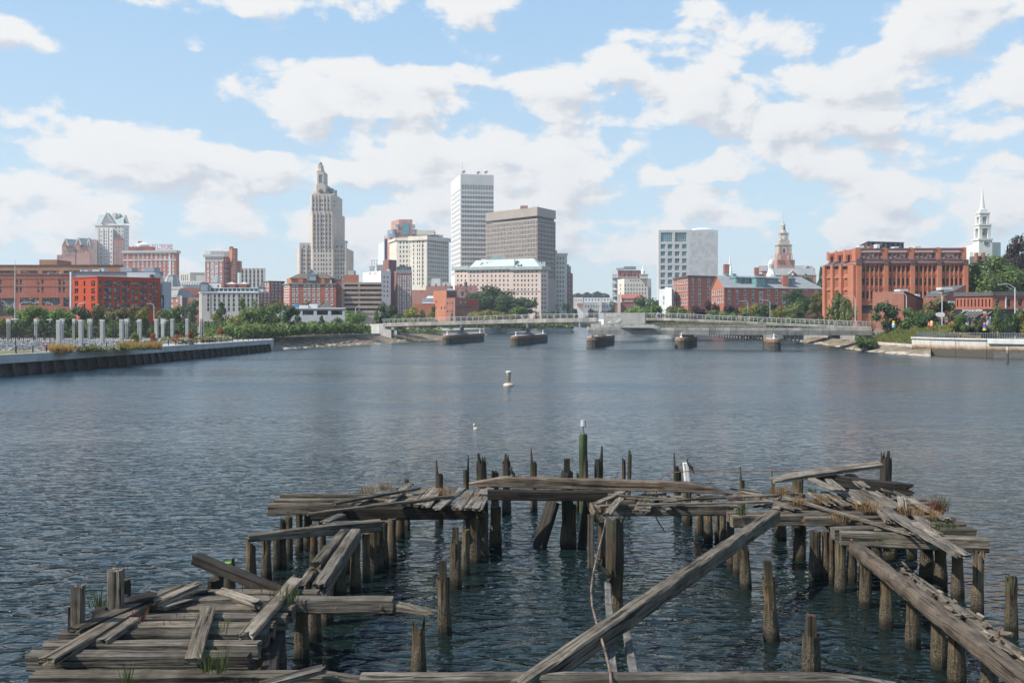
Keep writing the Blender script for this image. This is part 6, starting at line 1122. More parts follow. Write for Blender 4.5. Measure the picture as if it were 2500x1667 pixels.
b.boxpx(tx(1530), tx(1655), ty(638), ty(668), 243, LTGREY, 'rooftop_unit', 3); b.boxpx(tx(1538), tx(1562), ty(668), ty(710), 243.5, B_TAN, 'chimney', 1.5); b.boxpx(tx(1620), tx(1680), ty(792), ty(820), 239, LTGREY, 'canopy', 2)
b = Bld('cafe_building', 'two storey brick building with a black ground floor shop front and white diagonal stripes', 'building', 2420, 222, GR)
CYF = 222
vw = [(tx(1710), tx(2063), 10, ty(812), ty(812), 1, 3.4, 18, 'lime'), (tx(2147), tx(2147), 1, ty(808), ty(808), 1, 8, 20, 'dark'), (tx(2268), tx(2268), 1, ty(812), ty(812), 1, 10, 19, 'dark'), (tx(2400), tx(2400), 1, ty(808), ty(808), 1, 10, 19, 'dark')]
b.block([(tx(1688), 228), (tx(2093), CYF), (tx(2560), CYF)], ty(690), B_RED, {0: [vw[0]], 1: vw[1:]}, ref=1, back=16)
for f in b.fs: b.band(f, Zp(ty(735), CYF), Zp(ty(688), CYF), .35, SLATED, 'parapet'); b.band(f, Zp(ty(880), CYF), Zp(ty(870), CYF), .3, B_BROWN, 'cornice')
BLK = mat('black_shopfront', (0.018, 0.018, 0.02), 0.4, 0.1, 1); f0, f1 = b.fs
b.band(f0, GR, Zp(ty(885), CYF), .2, BLK, 'shopfront'); b.band(f1, GR, Zp(ty(885), CYF), .2, BLK, 'shopfront')
for i, v in enumerate((1735, 1800, 1838, 1880, 1920, 1960, 2042)):
    u = f0.at(tx(v)); z = Zp(ty(940), CYF + 3); MB().bar(f0.pt(u - 1.1, z - .75, 1.3), f0.pt(u + 1.1, z + .75, .4), .28, .06).build('awning_stripe', [WHITEP], b.o)
b.text('PLANT CITY FOOD HALL & MARKETPLACE', f0, f0.at(tx(1878)), Zp(ty(906), 225), .48, WHITEP, .26, wid=4.6)
b.text('PLANT', f1, f1.at(2486 + 8), Zp(761, CYF), .75, LTGREY, .26); b.text('CITY', f1, f1.at(2486 + 9), Zp(767, CYF), .75, LTGREY, .26)
for x0, x1, y0, y1 in ((2352, 2366, 776, 800), (2372, 2384, 778, 800), (2408, 2420, 772, 800)): b.pxband(f0, x0, x1, y0, y1, .26, G_MID, 'shop_window')
b.pxband(f1, 2454, 2456, ty(740), ty(885), .25, LTGREY, 'downpipe')
# church steeple on the hill
ux = lambda v: 2080 + v / 3.733; uy = lambda v: 440 + v / 3.733
b = Bld('church', 'white church steeple with clock, open belfry stages and a needle spire on the hill', 'church', 2398, 400, 22)
c = V2(ux(1188), 400); k = 400 / F / 3.733; W2 = mat('church_white', (0.60, 0.60, 0.56), 0.7, 0.05, 0.3)
def tb(w, y0, y1, nm, m=W2): return MB().box(c.x - w / 2 * k, c.x + w / 2 * k, 400 - w / 2 * k, 400 + w / 2 * k, Zp(uy(y1), 400), Zp(uy(y0), 400)).build(nm, [m], b.o)
tb(120, 545, 760, 'tower'); tb(136, 535, 550, 'cornice')
for w, y0, y1, q0 in ((104, 415, 535, 'belfry'), (84, 308, 405, 'upper_belfry')):
    s = w * k / 2; t = .26 * s
    for sx_ in (-1, 1):
        for sy_ in (-1, 1): MB().box(c.x + sx_ * (s - t) - t, c.x + sx_ * (s - t) + t, 400 + sy_ * (s - t) - t, 400 + sy_ * (s - t) + t, Zp(uy(y1), 400), Zp(uy(y0), 400)).build('belfry_pier', [W2], b.o)
    tb(w * 1.04, y0, y0 + 28, q0 + '_head'); tb(w * .5, y1 - 30, y1, 'railing'); tb(w + 14, y0 - 10, y0 + 2, 'cornice')
MB().lathe((c.x, 400, Zp(uy(500), 400)), [(14 * k, 0), (12 * k, 8 * k), (7 * k, 24 * k), (1 * k, 30 * k)], 10).build('bell', [SLATED], b.o)
tb(60, 270, 302, 'spire_base'); MB().lathe((c.x, 400, Zp(uy(272), 400)), [(30 * k, 0), (22 * k, 12 * k), (2.5 * k, 196 * k), (1 * k, 200 * k), (1 * k, 232 * k)], 8, rot=math.pi / 8).build('spire', [W2], b.o)
cc = Vector((c.x, 400 - 62 * k, Zp(uy(575), 400))); MB().tube(cc + Vector((0, .2, 0)), cc + Vector((0, -.15, 0)), 24 * k, n=20).build('clock_rim', [W2], b.o); MB().tube(cc, cc + Vector((0, -.25, 0)), 19 * k, n=20).build('clock_face', [mat('dark_clock', (0.12, 0.12, 0.11), .6)], b.o); MB().bar(cc + Vector((0, -.3, 0)), cc + Vector((6 * k, -.3, 14 * k)), .12, .06).build('clock_hands', [WHITEP], b.o)
MB().box(c.x + 62 * k, c.x + 190 * k, 402, 420, Zp(uy(760), 402), Zp(uy(566), 402)).build('nave', [W2], b.o); MB().box(c.x - 92 * k, c.x - 60 * k, 402, 412, Zp(uy(760), 402), Zp(uy(655), 402)).build('porch', [W2], b.o)
h2 = Bld('hill_house', 'red brick house top with chimneys below the church steeple', 'house', 2395, 372, 18)
h2.boxpx(ux(1138), ux(1240), uy(690), uy(760), 372, SLATED, 'roof', 6); h2.boxpx(ux(1136), ux(1152), uy(660), uy(760), 371, B_BROWN, 'chimney', 2); h2.boxpx(ux(1198), ux(1214), uy(658), uy(760), 371, B_BROWN, 'chimney', 2)
# ================================================================= banks, bridge, planting, street furniture, people
def path_pts(pts, step):
    out = []; 
    for a, b in zip(pts[:-1], pts[1:]):
        a, b = Vector(a), Vector(b); n = max(1, int((b - a).length / step)); out += [a.lerp(b, i / n) for i in range(n)]
    return out + [Vector(pts[-1])]
def nrm2(a, b): d = (Vector(b) - Vector(a)).normalized(); return Vector((d.y, -d.x))
# ---- left sea wall
TIDEC = mat('seawall_concrete', (0.43, 0.42, 0.40), 0.85, 0.12, 0.35, 0.15, streak=0.3)
sw = thing('seawall', 'pale concrete sea wall overhanging dark sloping piles along the left bank', 'wall', (-66, 180, 0))
segs = list(zip(LEFT_SHORE[0:5], LEFT_SHORE[1:6]))[:4]
tops = (2.98, 2.98, 2.98, 2.80)
for (a, e), zt in zip(segs, tops):
    a, e = Vector(a), Vector(e); n = nrm2(a, e); n = n if n.x > 0 else -n
    pts = path_pts([a, e], 8.5)
    for p, q in zip(pts[:-1], pts[1:]):
        d = (q - p) * .0015
        MB().hexa([(*(p + d - n * .3), 1.75), (*(p + d + n * .85), 1.75), (*(q - d + n * .85), 1.75), (*(q - d - n * .3), 1.75), (*(p + d - n * .3), zt), (*(p + d + n * .85), zt), (*(q - d + n * .85), zt), (*(q - d - n * .3), zt)]).build('wall_panel', [TIDEC], sw)
    MB().hexa([(*(a + n * .03), -1), (*(a + n * .2), -1), (*(e + n * .2), -1), (*(e + n * .03), -1), (*(a + n * .03), 1.76), (*(a + n * .2), 1.76), (*(e + n * .2), 1.76), (*(e + n * .03), 1.76)]).build('recess_shade_sheet', [CONCD], sw)  # added dark sheet, its colour stands in for the shaded recess under the overhang
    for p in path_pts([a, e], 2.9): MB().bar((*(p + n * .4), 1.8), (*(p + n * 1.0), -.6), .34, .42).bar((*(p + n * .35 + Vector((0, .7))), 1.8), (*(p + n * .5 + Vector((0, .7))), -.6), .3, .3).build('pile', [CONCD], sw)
a, e = Vector(LEFT_SHORE[4]), Vector(LEFT_SHORE[5]); MB().hexa([(a.x - .3, a.y, -1), (a.x + .85, a.y, -1), (a.x - 2, a.y + 14, -1), (a.x - 3, a.y + 14, -1), (a.x - .3, a.y, 2.8), (a.x + .85, a.y, 2.8), (a.x - 2, a.y + 14, 2.8), (a.x - 3, a.y + 14, 2.8)]).build('wall_end', [TIDEC], sw)
# lawn, gravel, path
MB().add([(-110, 124, 2.86), (-73, 130, 2.86), (-70.7, 140, 2.86), (-69.2, 147, 2.86), (-78, 152, 2.86), (-120, 152, 2.86)], [(0, 1, 2, 3, 4, 5)]).build('lawn', [mat('lawn_grass', (0.15, 0.14, 0.045), .95, .35, .5, .3)]); tag(bpy.data.objects['lawn'], kind='structure')
MB().add([(-74.2, 128.2, 2.865), (-72.6, 128.2, 2.865), (-67.4, 166, 2.865), (-61, 233, 2.865), (-63.5, 233, 2.865), (-69.6, 166, 2.865), (-72.2, 140, 2.865)], [(0, 1, 2, 3, 4, 5, 6)]).build('riverside_path', [CONCL]); tag(bpy.data.objects['riverside_path'], kind='structure')
rn = random.Random(11)
def rock(mb, c, s, rn, m=0, flat=.6):
    V = []; 
    for i in range(8):
        sx, sy, sz = (1 if i & 1 else -1), (1 if i & 2 else -1), (1 if i & 4 else -1); V.append((c[0] + sx * s * rn.uniform(.5, 1), c[1] + sy * s * rn.uniform(.5, 1), c[2] + sz * s * flat * rn.uniform(.5, 1)))
    mb.add(V, [(0, 2, 3, 1), (4, 5, 7, 6), (0, 1, 5, 4), (2, 6, 7, 3), (0, 4, 6, 2), (1, 3, 7, 5)], m)
mb = MB(); ROCK = mat('grey_rock', (0.26, 0.26, 0.265), .9, .35, .5, .2); ROCKL = mat('pale_rock', (0.42, 0.40, 0.38), .9, .2, .5, .2); ROCKD = mat('dark_rock', (0.14, 0.14, 0.15), .9, .3, .5, .2)
for i in range(2600):
    Y = rn.uniform(152, 205); px = rn.uniform(-30, 450); x = (px - CX) / F * Y
    if x > -72 + (Y - 140) * .1 - 3: continue
    rock(mb, (x, Y, 2.9 + (Y - 152) * .006), rn.uniform(.08, .28), rn, rn.choice((0, 0, 0, 1, 2)))
tag(mb.build('riprap_rocks', [ROCK, ROCKL, ROCKD]), kind='stuff')
# concrete pillars left standing from an old road
def pillar(px, yt, wpx, Y, lab, grp, cap=False):
    b = V2(px, Y); o = thing('concrete_pillar', lab, 'pillar', (b.x, b.y, GL), grp); w = wpx * .72 / F * Y / 2; zt = Zp(yt, Y)
    q = MB(); c = w * .8
    q.prism([(b.x - w, Y - c), (b.x - c, Y - w), (b.x + c, Y - w), (b.x + w, Y - c), (b.x + w, Y + c), (b.x + c, Y + w), (b.x - c, Y + w), (b.x - w, Y + c)], GL - .3, zt - (0 if cap else .35)); q.build('shaft', [CONC], o)
    if cap: MB().box(b.x - w * 1.25, b.x + w * 1.25, Y - w * 1.15, Y + w * 1.15, zt - 1.2, zt + .1).build('cap', [CONCL], o)
    else: MB().box(b.x - w * 1.06, b.x + w * 1.06, Y - w * 1.06, Y + w * 1.06, zt - .33, zt).build('cap', [CONCL], o)
for i, px in enumerate((144, 198, 250, 297, 341, 382, 421, 457, 492)): pillar(px, 781 - i * .45, 13.4 - i * .55, 172 + i * 9.5, 'weathered square concrete pillar in the front row before the black fence', 'front row of concrete pillars')
for i, (px, w) in enumerate(((21, 9), (88, 9), (152, 10), (181, 8), (220, 11), (310, 11), (398, 10))): pillar(px, 779, w, 236, 'pale capped concrete pillar in the back row behind the black mesh fence', 'back row of concrete pillars', True)
# black mesh fence
fn = thing('mesh_fence', 'tall black mesh fence running behind the front concrete pillars', 'fence', (-90, 214, GL)); q = MB(); po = [(-128, 196), (-60, 240), ]
fa, fe = Vector((-124, 214)), Vector((-76, 250)); L_ = (fe - fa).length
q = MB()
for i in range(int(L_ / .42)): p = fa.lerp(fe, i * .42 / L_); q.bar((p.x, p.y, GL), (p.x, p.y, 7.2), .07, .05)
for j in range(14): q.bar((*fa, GL + .1 + j * .33), (*fe, GL + .1 + j * .33), .05, .06)
tag(q.build('mesh', [DARKM], fn), kind='stuff')
for i in range(14): p = fa.lerp(fe, i / 13); MB().tube((p.x, p.y - .1, GL), (p.x, p.y - .1, 7.5), .09, n=6).build('post', [DARKM], fn)
f2_ = thing('post_and_wire_fence', 'row of slim black fence posts standing in the grey rocks', 'fence', (-85, 185, GL))
for px, yb in ((20, 838), (57, 836), (96, 836), (157, 832), (176, 832), (212, 831), (228, 830), (261, 829), (277, 828), (308, 827), (323, 826), (364, 824), (391, 823)):
    p = T(px, yb, GL); MB().tube((p.x, p.y, GL), (p.x, p.y, Zp(785, p.y)), .07, n=6).build('post', [DARKM], f2_)
gr_ = thing('guard_rail', 'low brown timber guard rail on stubby posts at the gravel edge', 'fence', T(60, 828, GL))
pa, pe = T(-10, 828, GL), T(135, 828, GL); MB().bar(pa + Vector((0, -.2, .75)), pe + Vector((0, -.2, .75)), .12, .35).build('rail', [W_BROWN], gr_)
for px in (8, 46, 83, 109, 135): p = T(px, 829, GL); MB().box(p.x - .2, p.x + .2, p.y - .18, p.y + .18, GL, GL + 1.05).build('post', [W_BROWN], gr_)
# bollards with a chain along the wall
for k, p in enumerate(path_pts([(-72.6, 128.6), (-70.9, 139.4), (-67.8, 166), (-61.4, 232)], 3.1)):
    if k % 1 == 0: tag(MB().tube((p.x, p.y, 2.8), (p.x, p.y, 3.95), .09, n=8).lathe((p.x, p.y, 3.95), [(.09, 0), (.06, .05), (.01, .07)], 8).build('bollard', [DARKM]), 'slim black post at the edge of the concrete sea wall', 'bollard', 'black posts along the sea wall')
# ---- trees and planting
LEAF = {'green': leafy('leaf_green', (0.115, 0.175, 0.052)), 'dark': leafy('leaf_dark_green', (0.062, 0.112, 0.042)), 'bright': leafy('leaf_bright_green', (0.14, 0.225, 0.05)), 'yellow': leafy('leaf_yellow_green', (0.22, 0.22, 0.045)), 'olive': leafy('leaf_olive', (0.125, 0.135, 0.048)),
        'pale': leafy('leaf_pale_willow', (0.16, 0.19, 0.075)), 'purple': leafy('leaf_dark_purple', (0.045, 0.032, 0.030)), 'tan': leafy('twig_tan', (0.26, 0.20, 0.10)), 'blue': leafy('leaf_far_green', (0.06, 0.10, 0.055)), 'rust': leafy('leaf_rust', (0.28, 0.09, 0.035)), 'gold': leafy('leaf_golden_grass', (0.50, 0.33, 0.12)), 'white': leafy('leaf_white_flowers', (0.38, 0.40, 0.30))}
BARK = mat('bark', (0.13, 0.105, 0.08), .95, .3, 2, .3)
def card(mb, p, n, s, rn, asp=1.0, m=0):
    u = n.orthogonal().normalized(); u = Matrix.Rotation(rn.uniform(0, 6.28), 3, n) @ u; v = n.cross(u); a = u * s; b = v * s * asp
    mb.add([p - a - b * .3, p + b * -.9, p + a - b * .2, p + a * .5 + b * .8, p - a * .6 + b * .7], [(0, 1, 2, 3, 4)], m)
def rdir(rn):
    while True:
        v = Vector((rn.uniform(-1, 1), rn.uniform(-1, 1), rn.uniform(-1, 1)))
        if .05 < v.length < 1: return v.normalized()
def crown_mesh(kind, n, seed, ls):
    rn = random.Random(seed); mb = MB(); cl = []
    nc = {'round': 16, 'big': 46, 'cone': 20, 'column': 12, 'willow': 16, 'shrub': 12, 'bare': 10}[kind]
    for i in range(nc):
        d = rdir(rn); r = rn.uniform(.35, .95)
        if kind == 'cone':
            z = rn.random() ** 1.3; rr = .46 * (1 - z) + .03; cl.append((Vector((d.x * rr * .8, d.y * rr * .8, .1 + z * .86)), rr * .55 + .05))
        elif kind == 'column': z = rn.random(); cl.append((Vector((d.x * .22, d.y * .22, .06 + z * .82)), .2 + .05 * rn.random()))
        elif kind == 'shrub': cl.append((Vector((d.x * .36, d.y * .36, .12 + abs(d.z) * .5)), rn.uniform(.16, .26)))
        else:
            zc, zr = (.52, .44) if kind != 'willow' else (.6, .32); cl.append((Vector((d.x * .40 * r, d.y * .40 * r, zc + d.z * zr * r)), rn.uniform(.11, .22) if kind != 'big' else rn.uniform(.08, .14)))
    for i in range(n):
        c, r = rn.choice(cl); d = rdir(rn); q = r * rn.uniform(.55, 1.1); p = c + Vector((d.x * q, d.y * q, d.z * q * .8))
        if kind == 'willow' and rn.random() < .75: p.z -= rn.random() ** 1.5 * .42; p.x *= 1.08; p.y *= 1.08
        if p.z < .03: continue
        nn = (d + rdir(rn) * .6 + Vector((0, 0, .25))).normalized()
        if kind == 'willow': nn = (Vector((d.x, d.y, 0)) + rdir(rn) * .3).normalized()
        card(mb, p, nn, ls * rn.uniform(.6, 1.3), rn, 1.0 if kind != 'willow' else 1.9)
    return mb, cl
def trunk_mesh(kind, cl, seed):
    rn = random.Random(seed); mb = MB(); th = .2 if kind not in ('shrub', 'column', 'cone') else .25
    mb.tube((0, 0, 0), (.01, 0, th), .028, .02, 8)
    for c, r in cl[:9]: m_ = Vector((c.x * .4, c.y * .4, th + (c.z - th) * .5)); mb.tube((.01, 0, th * .9), m_, .014, .009, 5); mb.tube(m_, c, .009, .004, 5)
    if kind == 'cone': mb.tube((0, 0, .2), (0, 0, .92), .02, .006, 6)
    return mb
PROTO = {}
def proto(kind, v):
    if (kind, v) not in PROTO:
        n, ls = {'round': (1700, .032), 'big': (9000, .0155), 'cone': (900, .036), 'column': (700, .04), 'willow': (1700, .026), 'shrub': (900, .045), 'bare': (220, .022)}[kind]
        mb, cl = crown_mesh(kind, n, 40 + v * 7 + len(kind), ls); tm = trunk_mesh(kind, cl, v)
        PROTO[kind, v] = (raw_mesh('crown', mb.v, mb.f, [LEAF['green']]), raw_mesh('trunk', tm.v, tm.f, [BARK]))
    return PROTO[kind, v]
TN = [0]
def tree(px, ytop, wpx, Y, kind, col, lab, gz=GL, name=None, cat='tree', group=None):
    TN[0] += 1; rn = random.Random(TN[0]); b = V2(px, Y); w = wpx / F * Y * 1.36; h = Zp(ytop, Y) - gz
    t = thing(name or {'round': 'broadleaf_tree', 'big': 'broadleaf_tree', 'cone': 'conical_tree', 'column': 'columnar_tree', 'willow': 'willow_tree', 'shrub': 'shrub', 'bare': 'bare_tree'}[kind], lab, cat, (b.x, b.y, gz), group or 'trees along the river banks')
    cm, tm = proto(kind, TN[0] % (3 if kind not in ('big', 'bare') else 2)); M = Matrix.Rotation(rn.uniform(0, 6.28), 4, 'Z') @ Matrix.Diagonal((w, w, h, 1))
    c = bpy.data.objects.new('crown', cm); COL.objects.link(c); c.parent = t; c.matrix_local = M; c.material_slots[0].link = 'OBJECT'; c.material_slots[0].material = LEAF[col]
    k = bpy.data.objects.new('trunk', tm); COL.objects.link(k); k.parent = t; k.matrix_local = M
    return t
TREES_L = ((4, 766, 44, 250, 'round', 'yellow', 'yellow-green tree at the very left edge behind the black fence'), (48, 737, 62, 268, 'round', 'green', 'mid green tree right of the tall pale pole at the left'), (84, 741, 60, 256, 'round', 'bright', 'bright green tree second from the tall pale pole'),
    (118, 744, 60, 270, 'round', 'green', 'green tree in front of the brown brick building, left of the tallest of its row'), (150, 739, 64, 262, 'round', 'bright', 'tallest bright tree before the brick building, left of the vermilion block'), (196, 742, 50, 270, 'round', 'dark', 'dark green tree at the left corner of the vermilion block'),
    (250, 737, 56, 274, 'round', 'olive', 'sparse brownish olive tree before the middle of the vermilion block'), (306, 734, 68, 262, 'round', 'olive', 'broad olive tree before the right half of the vermilion block'), (350, 744, 38, 258, 'round', 'yellow', 'small yellowing tree beside the right lamp of the vermilion block'), (420, 739, 58, 272, 'round', 'green', 'round green tree below the dome'),
    (382, 766, 22, 245, 'shrub', 'yellow', 'small yellow shrub tree behind the pillars below the blade sign'), (470, 728, 36, 480, 'round', 'dark', 'street tree in the gap left of the pale stone mill'), (541, 738, 38, 330, 'cone', 'dark', 'dark conical tree before the left half of the pale mill'),
    (592, 728, 20, 335, 'column', 'green', 'slender pale green tree before the middle of the pale mill'), (620, 729, 18, 337, 'column', 'green', 'second slender tree before the right end of the pale mill'), (530, 764, 24, 285, 'column', 'yellow', 'yellow-green narrow tree before the left corner of the mill'), (576, 760, 36, 290, 'round', 'yellow', 'low yellow-green tree near the middle of the mill'),
    (612, 746, 52, 300, 'round', 'bright', 'bushy bright tree at the right end of the mill'), (652, 733, 66, 296, 'round', 'green', 'large green tree before the brown warehouse'), (648, 724, 30, 400, 'round', 'olive', 'thin brownish tree top before the narrow brick house'), (710, 741, 48, 292, 'round', 'dark', 'dark round tree left of the grey pavilion'), (690, 728, 40, 420, 'round', 'olive', 'brownish tree before the left part of the red gabled hotel'),
    (770, 724, 60, 420, 'round', 'olive', 'brownish sparse tree before the right part of the red gabled hotel'), (784, 766, 24, 300, 'cone', 'dark', 'small dark conical tree before the grey pavilion'), (824, 770, 30, 302, 'round', 'green', 'low round tree at the right end of the grey pavilion'), (866, 747, 44, 345, 'round', 'bright', 'bright round tree before the parking garage'),
    (918, 752, 26, 350, 'cone', 'green', 'small conical tree at the right end of the parking garage'), (946, 731, 40, 352, 'round', 'dark', 'tall dark tree before the blank brick slab'), (978, 757, 42, 350, 'round', 'green', 'low green tree before the dark brick hotel'), (1002, 745, 44, 380, 'round', 'yellow', 'yellowish tree left of the orange brick block'), (1030, 757, 34, 385, 'cone', 'green', 'green tree at the foot of the orange brick block'),
    (1056, 747, 28, 388, 'cone', 'bright', 'bright narrow tree before the orange brick block'), (1103, 760, 16, 430, 'cone', 'green', 'tiny conical tree before the brown wing of the orange block'), (1190, 690, 125, 570, 'big', 'dark', 'biggest dark tree in the centre before the pink grand hotel'), (1250, 716, 120, 560, 'big', 'dark', 'wide dark tree right of the biggest one in the centre'), (1150, 725, 70, 575, 'round', 'dark', 'dark tree behind the brown wing of the orange block'),
    (1176, 752, 54, 500, 'round', 'yellow', 'yellow tree in front of the biggest dark tree'), (1226, 752, 60, 505, 'round', 'yellow', 'second yellow tree, before the wide dark one'), (1268, 744, 44, 510, 'round', 'bright', 'bright tree right of the two yellow ones'), (1310, 724, 16, 560, 'column', 'olive', 'slender spire-like tree at the right end of the pink hotel'), (1338, 752, 32, 600, 'round', 'dark', 'dark tree below the beige tower'),
    (1362, 738, 14, 620, 'column', 'dark', 'left of three dark columnar trees below the beige tower'), (1375, 737, 13, 622, 'column', 'dark', 'middle of three dark columnar trees below the beige tower'), (1386, 739, 13, 624, 'column', 'dark', 'right of three dark columnar trees below the beige tower'), (1398, 750, 26, 640, 'round', 'blue', 'pale tree at the right end of the downtown towers'))
for a in TREES_L: tree(*a)
TREES_R = ((1445, 750, 26, 900, 'round', 'blue', 'small dull tree before the grey hall at the river end'), (1478, 752, 24, 900, 'round', 'blue', 'dull tree right of the one before the grey hall'), (1498, 733, 22, 660, 'column', 'dark', 'dark tree left of the red hall'), (1583, 715, 62, 560, 'round', 'dark', 'dark tree between the red hall and the teal windowed tower'), (1556, 738, 50, 480, 'round', 'bright', 'green tree before the red hall'),
    (1596, 741, 46, 420, 'round', 'bright', 'bright green tree behind the end of the concrete sign wall'), (1646, 737, 52, 400, 'willow', 'pale', 'pale willow at the foot of the four storey brick building'), (1682, 747, 46, 395, 'round', 'green', 'green tree right of the pale willow'), (1706, 744, 40, 390, 'round', 'purple', 'dark purple bush before the four storey brick building'), (1738, 727, 30, 394, 'round', 'purple', 'reddish dark tree before the gable end of the long mill'),
    (1748, 748, 62, 370, 'round', 'green', 'wide green tree before the gable end of the long mill'), (1786, 741, 44, 384, 'round', 'purple', 'dark bush before the left windows of the long mill'), (1832, 735, 46, 380, 'round', 'yellow', 'yellow-green tree before the middle of the long mill'), (1800, 752, 50, 366, 'round', 'green', 'low green tree before the long mill'), (1872, 735, 52, 376, 'round', 'dark', 'dark round tree below the brick chimney of the long mill'),
    (1897, 742, 26, 350, 'round', 'yellow', 'small yellow tree beside the lamp before the long mill'), (1950, 699, 80, 372, 'big', 'dark', 'tall dark tree at the right end of the long mill'), (1936, 733, 60, 345, 'round', 'green', 'green tree below the tall dark one'), (1940, 728, 36, 340, 'bare', 'tan', 'bare grey branched tree in front of the tall dark one'), (2012, 705, 70, 330, 'big', 'olive', 'olive tree left of the willow at the brick office'),
    (2048, 704, 52, 282, 'willow', 'pale', 'tall pale weeping willow before the left side of the brick office'), (2068, 735, 34, 278, 'willow', 'pale', 'lower weeping willow at the corner of the brick office'), (2130, 750, 48, 250, 'bare', 'tan', 'tan leafless bush before the dark entrance of the brick office'), (2162, 731, 56, 245, 'round', 'dark', 'dark round tree before the light brick workshop'), (2232, 744, 60, 238, 'round', 'green', 'green tree before the sloping parapet of the workshop'),
    (2262, 752, 54, 232, 'round', 'dark', 'dark green tree right of the workshop'), (2296, 722, 70, 236, 'round', 'olive', 'yellowing tree beside the tall curved street lamp'), (2346, 757, 34, 212, 'round', 'green', 'young tree in front of the white awning stripes'), (2386, 769, 26, 212, 'round', 'olive', 'small olive tree under the awning stripes'), (2437, 744, 30, 208, 'column', 'green', 'slim young tree before the dark shop front'), (2482, 748, 42, 200, 'round', 'dark', 'dark tree before the right end of the cafe building'), (2504, 752, 30, 198, 'round', 'yellow', 'yellow-green tree cut by the right edge'),
    (2440, 612, 175, 300, 'big', 'green', 'huge green tree rising behind the cafe building'), (2385, 640, 90, 318, 'big', 'green', 'green tree between the brick office and the huge tree'), (2482, 560, 100, 345, 'big', 'purple', 'dark purple copper beech at the top right behind the huge tree'), (2004, 638, 24, 520, 'cone', 'dark', 'dark spruce beside the slate roofs left of the brick office'), (1985, 660, 60, 470, 'round', 'blue', 'dull green tree between the long mill and the brick office'), (2370, 606, 30, 420, 'round', 'blue', 'tree top just right of the roof of the brick office'))
for a in TREES_R: tree(*a, gz=GR)
hb = MB(); rn = random.Random(8)
for i in range(2600):
    px = rn.uniform(1388, 1486); Y = rn.uniform(1500, 1560); f_ = .35 + .65 * mnoise.noise(Vector((px * .06, 3.1, 0))) + .45 * (1 - abs(px - 1445) / 50); yt = 730 - 19 * max(.15, min(1, f_)) * rn.uniform(.1, 1); p = P(px, yt, Y); card(hb, p, (rdir(rn) + Vector((-.3, -.4, .5))).normalized(), 2.6, rn)
tag(hb.build('far_wood', [LEAF['blue']]), kind='stuff')
MB().box(95, 150, 1565, 1750, 2, Zp(727, 1565)).build('far_hill', [LEAF['blue']]); tag(bpy.data.objects['far_hill'], kind='structure')
# rising ground on the right, under the church
MB().add([(160, 300, 3.6), (400, 260, 3.6), (400, 300, 14), (165, 340, 14), (178, 380, 21), (500, 380, 21), (500, 700, 24), (320, 700, 24)], [(0, 1, 2, 3), (3, 2, 5, 4), (4, 5, 6, 7), (0, 3, 4, 7)]).build('hillside', [GRASSM]); tag(bpy.data.objects['hillside'], kind='structure')
def bank(name, region, n, hr, mats, seed, ls=.28, blade=False, bw=.05):
    rn = random.Random(seed); mb = MB()
    for _ in range(n):
        x, y, z = region(rn); m = rn.choices(range(len(mats)), [k for _, k in mats])[0]; cl_ = .5 + .5 * mnoise.noise(Vector((x * .28, y * .28, seed)))
        hh = hr[0] + (hr[1] - hr[0]) * cl_ * rn.random()
        if blade:
            a = rn.uniform(0, 6.28); t = Vector((x + math.cos(a) * hh * .3, y + math.sin(a) * hh * .3, z + hh)); q_ = bw * (1 + .8 * rn.random()); aw = rn.uniform(.6, 2.6); s = Vector((math.cos(aw) * q_, math.sin(aw) * q_, 0)); mb.add([Vector((x, y, z)) - s, Vector((x, y, z)) + s, t], [(0, 1, 2)], m)
        else: card(mb, Vector((x, y, z + hh)), (rdir(rn) + Vector((-.2, -.3, .5))).normalized(), ls * rn.uniform(.6, 1.4), rn, 1, m)
    return tag(mb.build(name, [LEAF[k] for k, _ in mats]), kind='stuff')
def left_bank(rn):
    t = rn.random(); Y = 236 + 74 * t ** .9; px0, px1 = 500, 935; px = rn.uniform(px0, px1); x = (px - CX) / F * Y; lim = -64 + (Y - 236) * .24 - 3
    if x > lim: x = lim - rn.random() * 6
    return x, Y, 2.8 + (Y - 236) * .02
bank('wild_planting', left_bank, 22000, (.05, 4.6), [('bright', 4), ('green', 5), ('dark', 3), ('olive', 1), ('rust', .25)], 21, .30)
def left_bank2(rn): Y = rn.uniform(300, 330); px = rn.uniform(560, 905); return (px - CX) / F * Y, Y, 3
bank('wild_hedge', left_bank2, 6500, (.2, 5.0), [('green', 3), ('dark', 3), ('olive', 1)], 22, .34)
def under_bridge(rn): Y = rn.uniform(330, 350); px = rn.uniform(955, 1080); return (px - CX) / F * Y, Y, 3
bank('bank_shrubs', under_bridge, 1800, (.1, 1.6), [('green', 3), ('olive', 1)], 23, .26)
def park_mid(rn): Y = rn.uniform(200, 236); px = rn.uniform(395, 560); x = (px - CX) / F * Y; return min(x, -66 + (Y - 200) * .1), Y, 2.85
bank('park_shrubs', park_mid, 3800, (.05, 1.4), [('green', 3), ('olive', 2), ('white', 2), ('rust', .8)], 24, .2)
def strip(px0, px1, Y0, Y1, z=2.85):
    return lambda rn: ((rn.uniform(px0, px1) - CX) / F * (Yq := rn.uniform(Y0, Y1)), Yq, z)
bank('golden_grass', strip(121, 178, 142, 146), 2400, (.7, 2.1), [('gold', 3), ('tan', 1), ('olive', .8)], 31, blade=True); bank('golden_grass_bed', strip(286, 395, 157, 164), 3600, (.7, 2.1), [('gold', 3), ('tan', 1), ('olive', .6)], 32, blade=True)
